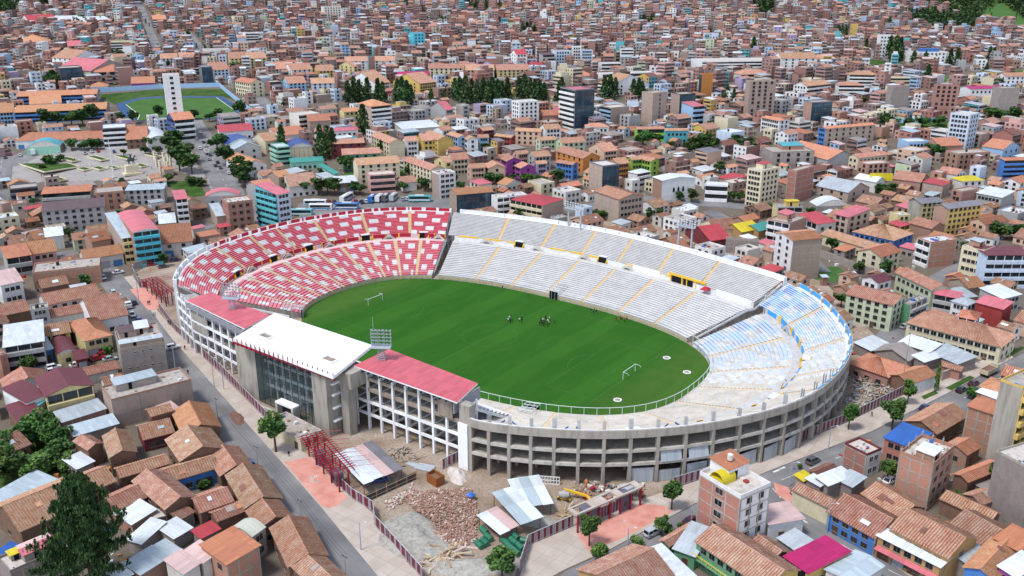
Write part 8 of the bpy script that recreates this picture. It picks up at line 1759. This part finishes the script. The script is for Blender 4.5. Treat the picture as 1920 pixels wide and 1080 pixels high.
forest('hillside_shrubs', 'scattered shrubs and small trees between the far houses', [(-20,150),(-20,-6),(1930,-6),(1930,130),(1200,120),(600,110)], 900,5.5)
for k, (x, y) in enumerate(((150,45),(880,15),(770,10),(990,60),(830,48),(1210,45),(700,128),(220,115),(1575,65))): forest('hillside_grove', 'small green grove among the hillside houses, number %s from the left' % k, [(x-14, y+4),(x-10, y-6),(x+12, y-6),(x+16, y+4)], 22,8)

# ------------------------------------------------------------------ vehicles
plain('tyre', (0.012,0.012,0.013),0.8,0.2); plain('headlamp', (0.7,0.72,0.7),0.2,0.6); plain('tail_lamp', (0.35,0.01,0.01),0.3,0.5); plain('trim_black', (0.02,0.02,0.022),0.5,0.4)
def carpaint(name, c):
    t = NT(name); t.done(c, 0.28,0.5); t.b.inputs['Coat Weight'].default_value = 0.5; return name
for nm, cc in dict(car_white=(0.72,0.72,0.71), car_silver=(0.42,0.44,0.46), car_grey=(0.09,0.095,0.10), car_black=(0.012,0.013,0.016), car_red=(0.36,0.015,0.02), car_blue=(0.03,0.10,0.32), car_navy=(0.015,0.03,0.10), car_maroon=(0.09,0.012,0.03), bus_blue=(0.02,0.15,0.45), bus_teal=(0.06,0.35,0.38), car_beige=(0.45,0.40,0.32)).items(): carpaint(nm, cc)
def loft(mb, secs, mat, caps=True):
    for A, B_ in zip(secs[:-1], secs[1:]):
        n = len(A)
        for i in range(n): mb.face([A[i], A[(i+1) % n], B_[(i+1) % n], B_[i]], mat)
    if caps: mb.face(secs[0][::-1], mat); mb.face(secs[-1], mat)
WHEEL = {}
def wheel(r):
    if r not in WHEEL:
        m = MB(); m.tube((0,-0.11,0),(0,0.11,0), r, r, 'tyre', 14); m.tube((0,-0.13,0),(0,0.13,0), r*0.6, r*0.6, 'car_silver', 10); WHEEL[r] = m.mesh('wheel')
    return WHEEL[r]
def car_meshes(paintm, suv):
    hw = 0.88; zt = 1.62 if suv else 1.45; zb = 0.95 if suv else 0.86; m = MB(); secs = []
    prof = [(-2.2,0.42,0.72,0.80),(-2.12,0.30,0.92,0.86),(-1.4,0.26, zb+0.02,0.9),(0.6,0.26, zb, 0.9),(1.1,0.26, zb-0.04,0.9),(1.9,0.30,0.74,0.86),(2.2,0.40,0.60,0.76)]
    for x, z0, z1, w in prof: secs.append([(x, -w, z0),(x, w, z0),(x, w*1.0,(z0+z1)/2),(x, w*0.95, z1),(x, -w*0.95, z1),(x, -w*1.0,(z0+z1)/2)])
    loft(m, secs, paintm); body = m.mesh('body'); m = MB()
    x0, x1, x2, x3 = (-2.0,-1.75,0.35,1.1) if suv else (-1.75,-1.05,0.3,1.15)
    lo = [(x0,-0.82, zb),(x3,-0.82, zb-0.03),(x3,0.82, zb-0.03),(x0,0.82, zb)]; hi = [(x1,-0.66, zt),(x2,-0.66, zt),(x2,0.66, zt),(x1,0.66, zt)]
    for i in range(4): m.face([lo[i], lo[(i+1) % 4], hi[(i+1) % 4], hi[i]], 'glass')
    glass = m.mesh('windows'); m = MB(); m.box(x1-0.05, x2+0.05,-0.68,0.68, zt-0.01, zt+0.05, paintm)
    for sx in (-1,1):
        for (xa, xb) in ((x0, x1),(x3, x2),((x0+x3)/2,(x1+x2)/2)): m.beam((xa, sx*0.83, zb),(xb, sx*0.67, zt),0.09,0.07, paintm)
    return body, glass, m.mesh('roof')
CARM = {}
def car(px_, py_, heading, col, label, suv=False, z=None, auto=None, name='car'):
    if (col, suv) not in CARM: CARM[(col, suv)] = car_meshes(col, suv)
    P = at(px_, py_); z = hz(P[0], P[1])+0.12 if z is None else z; o = thing(name, label or '', 'car', (P[0], P[1], z), heading); bm, gm, rm = CARM[(col, suv)]
    link('body', bm, o); link('windows', gm, o); link('roof', rm, o)
    for x in (-1.35,1.35):
        for y in (-0.8,0.8): link('wheel', wheel(0.33), o, (x, y, 0.33))
    for y in (-0.6,0.6):
        link('headlight', LAMPM['head'], o, (2.14, y, 0.56)); link('tail_light', LAMPM['tail'], o, (-2.18, y, 0.66))
    if not label: AUTO.append((o, auto, None))
    return o
LAMPM = {'head': MB().box(-0.08,0.08,-0.2,0.2,-0.07,0.07, 'headlamp').mesh('headlight'), 'tail': MB().box(-0.08,0.06,-0.2,0.2,-0.09,0.09, 'tail_lamp').mesh('tail_light')}
def coach(px_, py_, heading, c1, c2, label, L=11.5, w=1.25, H=3.3):
    P = at(px_, py_); o = thing('coach', label, 'bus', (P[0], P[1], hz(P[0], P[1])+0.12), heading); m = MB(); secs = []
    for x, s_ in ((-L/2,0.94),(-L/2+0.15,1),(L/2-0.5,1),(L/2,0.93)): secs.append([(x, -w*s_, 0.35),(x, w*s_, 0.35),(x, w*s_, H-0.25),(x, w*s_*0.85, H),(x, -w*s_*0.85, H),(x, -w*s_, H-0.25)])
    loft(m, secs, c1); m.build('body', o)
    for sx in (-1,1): MB().box(-L/2+0.6, L/2-0.9, sx*(w+0.01)-0.02, sx*(w+0.01)+0.02,1.55,2.75, 'glass').build('side_window', o); MB().box(-L/2+0.3, L/2-0.6, sx*(w+0.01)-0.015, sx*(w+0.01)+0.015,0.75,1.3, c2).build('stripe', o)
    MB().box(L/2-0.06, L/2+0.03,-w*0.85, w*0.85,1.3,2.85, 'glass').build('windscreen', o); MB().box(-L*0.2, L*0.2,-0.7,0.7, H+0.003, H+0.25, 'car_white').build('roof_unit', o)
    for x in (-L*0.3, L*0.33):
        for y in (-w+0.1, w-0.1): link('wheel', wheel(0.5), o, (x, y, 0.5-0.12))
WS = math.atan2(at(605,955)[1]-at(415,740)[1], at(605,955)[0]-at(415,740)[0]); SS = GA
for a in ((214,553, WS, 'car_silver', 'pale blue van parked on the far west street', True),(224,567, WS, 'car_navy', 'dark blue car parked behind the pale van'),(251,570, WS+3.14, 'car_black', 'black car driving beside the pink paving of the far gate'),(248,593, WS, 'car_white', 'white car parked along the west street wall'),(262,604, WS, 'car_blue', 'blue car half hidden behind the red-roofed rooftop'),(325,654, WS+1.5, 'car_white', 'white estate car turning across the west street', True),(101,692, SS, 'car_white', 'white car with rack parked left of the black car', True),(98,699, SS, 'car_white', 'white car nearest the maroon roof'),(145,687, SS, 'car_white', 'white hatchback parked right of the white estates'),(160,677, SS, 'car_black', 'black car parked in the side lane'),(183,675, SS, 'car_red', 'red car parked nearest the tan block house'),(193,668, SS, 'car_red', 'second red car parked behind the first'),(22,712, SS, 'car_white', 'white car at the left edge of the lane', True),(66,708, SS, 'car_red', 'dark red car under the round street tree'),(207,676, SS, 'car_silver', 'silver car beside the small tree'),(194,523, WS, 'car_white', 'white car in the middle of the far junction'),(222,513, SS, 'car_white', 'white saloon crossing the far junction'),(258,499, SS, 'car_silver', 'silver car parked below the turquoise building'),(284,498, SS, 'car_red', 'red car parked below the turquoise building'),(307,502, SS, 'car_grey', 'grey car parked behind the sheet fence'),(329,490, SS, 'car_navy', 'dark blue car beside the red stand'),(472,877, WS, 'car_blue', 'blue car parked at the tiled gable on the west street'),(712,903, WS+1.2, 'car_blue', 'blue car under the patched sheet lean-to'),(1524,868, SS, 'car_grey', 'dark grey hatchback driving on the south street', True),(1223,1003, SS, 'car_silver', 'silver hatchback parked by the bright green tree', True),(1296,981, SS, 'car_maroon', 'maroon car tucked beside the corner block'),(1802,734, SS, 'car_black', 'black car parked left of the clipped bush'),(1825,722, SS, 'car_maroon', 'dark maroon car behind the black car'),(1734,768, SS, 'car_navy', 'navy car hidden behind the large tiled house'),(1605,1052, WS, 'car_white', 'white car parked beside the magenta roof'),(1696,615, SS, 'car_silver', 'silver car at the corner of the pale green house'),(1668,905, SS, 'car_white', 'pale car in the yard beside the brick block')): car(*a)
AV = math.atan2(at(400,300)[1]-at(425,350)[1], at(400,300)[0]-at(425,350)[0])
for k, (x, y, c) in enumerate(((386,275, 'car_white'),(394,292, 'car_grey'),(392,300, 'car_silver'),(408,306, 'car_black'),(413,316, 'car_grey'),(404,312, 'car_black'),(429,326, 'car_white'),(375,280, 'car_white'),(368,262, 'car_silver'),(382,268, 'car_black'),(376,250, 'car_white'),(352,255, 'car_red'))): car(x, y, AV, c, None, auto=c[4:]+' car on the avenue')
for k, (x, y, c) in enumerate(((20,291, 'car_red'),(10,297, 'car_grey'),(38,293, 'car_white'),(110,290, 'car_white'),(172,286, 'car_white'),(184,285, 'car_red'),(214,286, 'car_blue'),(232,284, 'car_white'),(280,284, 'car_blue'),(300,283, 'car_white'),(160,289, 'car_silver'))): car(x, y, SS+1.4, c, None, auto=c[4:]+' car beside the plaza')
for k, (x, y, c) in enumerate(((678,381, 'car_navy'),(686,380, 'car_white'),(755,376, 'car_silver'),(763,375, 'car_white'),(617,381, 'car_red'),(627,381, 'car_grey'),(667,380, 'car_red'),(775,373, 'car_white'))): car(x, y, R(150), c, None, True, auto=c[4:]+' car in the bus yard')
for a in ((651,392, R(36), 'bus_blue', 'car_white', 'blue coach in the yard behind the red stand'),(650,376, R(110), 'car_white', 'bus_blue', 'white coach standing behind the blue coach'),(592,386, R(36), 'car_white', 'bus_teal', 'white and teal coach at the left of the bus yard'),(602,394, R(36), 'car_white', 'bus_blue', 'white coach close behind the red stand parapet'),(565,404, R(36), 'bus_teal', 'car_white', 'teal coach at the far left of the bus yard'),(698,378, R(115), 'bus_blue', 'car_white', 'short blue bus in the parked row', 7.5),(711,377, R(115), 'car_white', 'bus_blue', 'white minibus in the parked row', 7),(724,376, R(115), 'car_grey', 'car_white', 'dark bus in the parked row', 8),(738,375, R(115), 'car_silver', 'bus_teal', 'silver bus at the right of the parked row', 8),(787,378, R(36), 'bus_teal', 'car_white', 'teal coach at the right end of the bus yard'),(62,288, SS+1.45, 'car_white', 'car_silver', 'white bus beside the plaza market')): coach(*a)
def truck(px_, py_, heading, c1, label, bed):
    P = at(px_, py_); o = thing('truck', label, 'truck', (P[0], P[1], hz(P[0], P[1])+0.12), heading); m = MB(); loft(m, [[(x, -1.15,0.5),(x, 1.15,0.5),(x, 1.1*s_, z),(x, -1.1*s_, z)] for x, z, s_ in ((2.2,2.7,0.92),(3.4,2.6,0.92),(3.9,1.7,1.0))], c1); m.build('cab', o)
    MB().box(3.42,3.75,-0.95,0.95,1.75,2.4, 'glass').build('windscreen', o); MB().box(-3.8,2.0,-1.2,1.2,0.75,0.95, 'trim_black').build('chassis', o); m = MB()
    for a in ((-3.8,2.0,-1.25,-1.15),(-3.8,2.0,1.15,1.25),(-3.8,-3.7,-1.15,1.15),(1.9,2.0,-1.15,1.15)): m.box(*a, 0.951,2.3, bed)
    m.build('load_bed', o); MB().box(-3.69,1.89,-1.14,1.14,0.96,1.9, 'adobe').build('load', o)
    for x in (-2.6,2.8):
        for y in (-1.1,1.1): link('wheel', wheel(0.5), o, (x, y, 0.4))
truck(1855,702, SS, 'car_beige', 'beige open-bed truck loaded with rubble on the south street', 'timber_pale'); truck(238,575, WS, 'car_white', 'white open truck parked on the far west street', 'car_beige'); truck(388,288, AV, 'car_white', 'white truck on the avenue by the plaza trees', 'car_white')

# ------------------------------------------------------------------ people
def person(px_, py_, top, bottom, label, pose='stand', rz=0.0, z=None, group=None, auto=None):
    k = (pose, top, bottom)
    if k not in PM: PM[k] = person_mesh(*k)
    P = at(px_, py_, z) if z is not None else at(px_, py_); o = tag(link('person', PM[k], None, (P[0], P[1], z if z is not None else hz(P[0], P[1])), rz), label or '', 'person', group)
    if not label: AUTO.append((o, auto, None))
rp = random.Random(4)
grp = [(953,604),(957,606),(960,603),(974,604),(978,605),(1015,607),(1018,604),(1021,608),(1024,603),(1027,606),(1020,612),(1026,613),(1030,601),(1017,611),(1040,607),(955,600),(1014,603),(1023,599),(1029,609),(1012,610),(979,601)]
for i, (x, y) in enumerate(grp): person(x, y, 'cloth_black' if i % 3 else 'cloth_white', 'cloth_black', None, rp.choice(['stand', 'walk', 'arms']), rp.uniform(0,6),0.03, 'players on the pitch', auto='player in %s standing on the pitch' % ('dark kit' if i % 3 else 'white top'))
for i, (x, y) in enumerate([(990,560),(942,543),(1108,587),(1112,590),(1118,588),(1115,585)]): person(x, y, 'cloth_black', 'cloth_grey', None, 'stand', rp.uniform(0,6),0.03, 'players on the pitch', auto='person in black near the touchline')
for i, (x, y) in enumerate([(1155,602),(1160,605),(1166,601),(1171,604),(1163,599),(1175,600)]): person(x, y, 'cloth_red', 'cloth_black', None, 'stand', rp.uniform(0,6),0.03, 'players on the pitch', auto='player in red by the white stand wall')
for x, y, t_, b_, lb, zz in ((542,856, 'cloth_black', 'cloth_black', 'person in black walking beside the full street tree', KP),(278,572, 'cloth_black', 'cloth_grey', 'person in black on the pink paving of the far gate, left of two', KP),(281,571, 'cloth_black', 'cloth_blue', 'person in black on the pink paving of the far gate, right of two', KP),(288,593, 'cloth_white', 'cloth_blue', 'person in white walking on the far pavement, left of two', KP),(291,593, 'cloth_white', 'cloth_grey', 'person in white walking on the far pavement, right of two', KP),(316,608, 'cloth_black', 'cloth_black', 'dark-clothed person beside the striped fence, left of two', KP),(319,609, 'cloth_grey', 'cloth_black', 'dark-clothed person beside the striped fence, right of two', KP),(347,656, 'cloth_black', 'cloth_black', 'lone dark-clothed person beside the turning white car', KP),(353,702, 'cloth_black', 'cloth_black', 'lone person in black standing in the west street', 0.06),(1632,1030, 'cloth_pink', 'cloth_black', 'person in pink walking along the yellow kerb', KP),(1569,981, 'cloth_black', 'cloth_grey', 'person in black under the tiled eave, left of two', KP),(1572,984, 'cloth_grey', 'cloth_black', 'person in grey under the tiled eave, right of two', KP),(1634,781, 'cloth_black', 'cloth_black', 'person in black walking beside the long striped fence', KP)): person(x, y, t_, b_, lb, 'walk', WS, zz)
for x, y in ((110,315),(118,314),(150,318),(163,313),(172,312),(95,323),(78,332),(140,300),(240,325),(285,318),(25,325),(290,330),(160,330),(205,318)): person(x, y, rp.choice(['cloth_black', 'cloth_white', 'cloth_red', 'cloth_blue']), 'cloth_black', None, 'walk', rp.uniform(0,6), None, 'people crossing the plaza', auto='pedestrian crossing the plaza')

# ------------------------------------------------------------------ lamp posts, utility poles and cables
def lamppost(px_, py_, yt, label, z=KP, wood=False):
    P = at(px_, py_); h = rise(P, yt); o = thing('utility_pole' if wood else 'lamp_post', label, 'pole' if wood else 'lamp post', (P[0], P[1], hz(P[0], P[1])+(z if not wood else 0)))
    MB().tube((0,0,0),(0,0, h),0.13,0.08, 'concrete' if wood else 'steel', 7).build('pole', o)
    if wood: MB().box(-0.8,0.8,-0.06,0.06, h-0.5, h-0.38, 'dark_metal').build('crossarm', o)
    else: MB().tube((0,0, h-0.1),(1.2,0.5, h+0.25),0.05,0.04, 'steel', 5).build('arm', o); MB().box(1.0,1.7,0.35,0.65, h+0.2, h+0.3, 'galv').build('lantern', o)
    return np.array((P[0], P[1], h))
for a in ((677,1032,980, 'lamp post on the pavement beside the gravel mound fence'),(402,726,672, 'lamp post beside the west street, left of two near the white frame'),(420,731,678, 'lamp post beside the west street, right of two near the white frame'),(261,567,520, 'lamp post on the pink paving of the far gate'),(330,700,650, 'lamp post on the near kerb of the west street'),(1480,912,868, 'lamp post at the south street corner by the yellow kiosk'),(1177,1022,990, 'short lamp post beside the pink paving'),(1296,985,940, 'lamp post beside the corner block'),(1553,843,800, 'lamp post on the south pavement opposite the grey car'),(1550,998,945, 'lamp post on the yellow-kerbed pavement')): lamppost(*a)
up = [lamppost(*a, wood=True) for a in ((408,783,745, 'utility pole on the house side of the west street, farthest'),(484,878,835, 'utility pole on the house side of the west street, middle'),(566,985,935, 'utility pole on the house side of the west street, nearest'),(650,1100,1040, 'utility pole at the bottom of the west street'))]
up2 = [lamppost(*a, wood=True) for a in ((1690,732,612, 'tall slim mast rising beside the hipped tiled house'),(1888,690,640, 'utility pole at the right edge of the south street'))]
for k, (A, B_) in enumerate(zip(up[:-1], up[1:])):
    m = MB()
    for off in (-0.7,0.7,0.0):
        pts = [A+(B_-A)*t_+np.array((0, off, -0.4-3.0*t_*(1-t_)*0.6)) for t_ in np.linspace(0,1,9)]
        for p, q_ in zip(pts[:-1], pts[1:]): m.tube(p-up[0]*np.array((1,1,0)), q_-up[0]*np.array((1,1,0)),0.035,0.035, 'dark_metal', 3, False)
    tag(m.build('overhead_cable', None, (up[0][0], up[0][1], 0)), 'sagging overhead cables along the west street, '+['far span', 'middle span', 'near span'][k], 'cable')
# billboard
P = at(1300+1080/3.097,180+545/3.097); o = thing('billboard', 'yellow billboard above the sheet roofs', 'billboard', (P[0], P[1], hz(P[0], P[1])), GA-R(40)); MB().box(-6,6,-0.15,0.15,5,9, 'yellow_sheet').build('panel', o)
for x in (-4,4): MB().tube((x, 0.25,0),(x, 0.25,8.5),0.15,0.15, 'steel', 6).build('leg', o)

# ------------------------------------------------------------------ labels that single each thing out
LMPX = [(r, nm, pix(r.matrix_basis.translation)) for r, nm in LMS]
ORD = ['first', 'second', 'third', 'fourth', 'fifth', 'sixth', 'seventh', 'eighth', 'ninth', 'tenth', 'eleventh', 'twelfth']
STADM = [('red end stand', (560,450)),('white stand', (1100,450)),('blue end stand', (1520,600)),('main stand roof', (600,650)),('plaza statue', (250,325)),('running track', (330,205)),('front gate', (1140,965)),('west gate', (610,890))]
groups = {}
for root, base, lm in AUTO:
    p = pix(root.matrix_basis.translation)
    if lm: lab = base.split(' with ')[0]+', the '+lm; lab = ('the '+lm) if False else '%s, %s' % (lm, base.replace(' with', ',').split(',')[0])
    else:
        best = None
        for nm, q_ in [(n, q2) for r, n, q2 in LMPX if r != root]+STADM:
            dx, dy = p[0]-q_[0], (p[1]-q_[1])*2.0; dd = dx*dx+dy*dy
            if best is None or dd < best[0]: best = (dd, nm, dx, dy)
        _, nm, dx, dy = best
        rel = ('left of' if dx < 0 else 'right of') if abs(dx) > abs(dy) else ('behind' if dy < 0 else 'in front of')
        lab = '%s, %s the %s' % (base, rel, nm)
    groups.setdefault(lab, []).append((p, root))
for lab, L in groups.items():
    if len(L) == 1: L[0][1]['label'] = lab; continue
    L.sort(key=lambda t: t[0][0]); n = len(L)
    for i, (p, root) in enumerate(L):
        suf = (['left one of two', 'right one of two'] if n == 2 else ['leftmost of %d' % n]+['%s of %d from left' % (ORD[k] if k < 12 else 'number %d' % (k+1), n) for k in range(1, n-1)]+['rightmost of %d' % n])[i]
        root['label'] = '%s, %s' % (lab, suf)
for root, base, lm in AUTO:
    w = root['label'].replace(', ', ' , ').split()
    words = [x for x in root['label'].split()]
    if len(words) > 16:
        s = root['label'].replace('-storey', ' storey') if False else root['label']
        for a, b in ((' roof,', ' roof,'),(' gabled', ''),(' sloping', ''),(' hipped', ''),(' flat', ''),(' in front of the', ' before the'),(' of the', ' of'),(' building', ' block'),(' one of two', ' one'),(' the ', ' '),(' with ', ' '),(' sheet', ''),(' from left', ''),(' standing', ''),(' of ', ' ')):
            if len(s.split()) <= 16: break
            s = s.replace(a, b)
        root['label'] = s
seen = {}
for root, base, lm in AUTO:
    if root['label'] in seen: root['label'] = root['label']+' farther'
    seen[root['label']] = 1
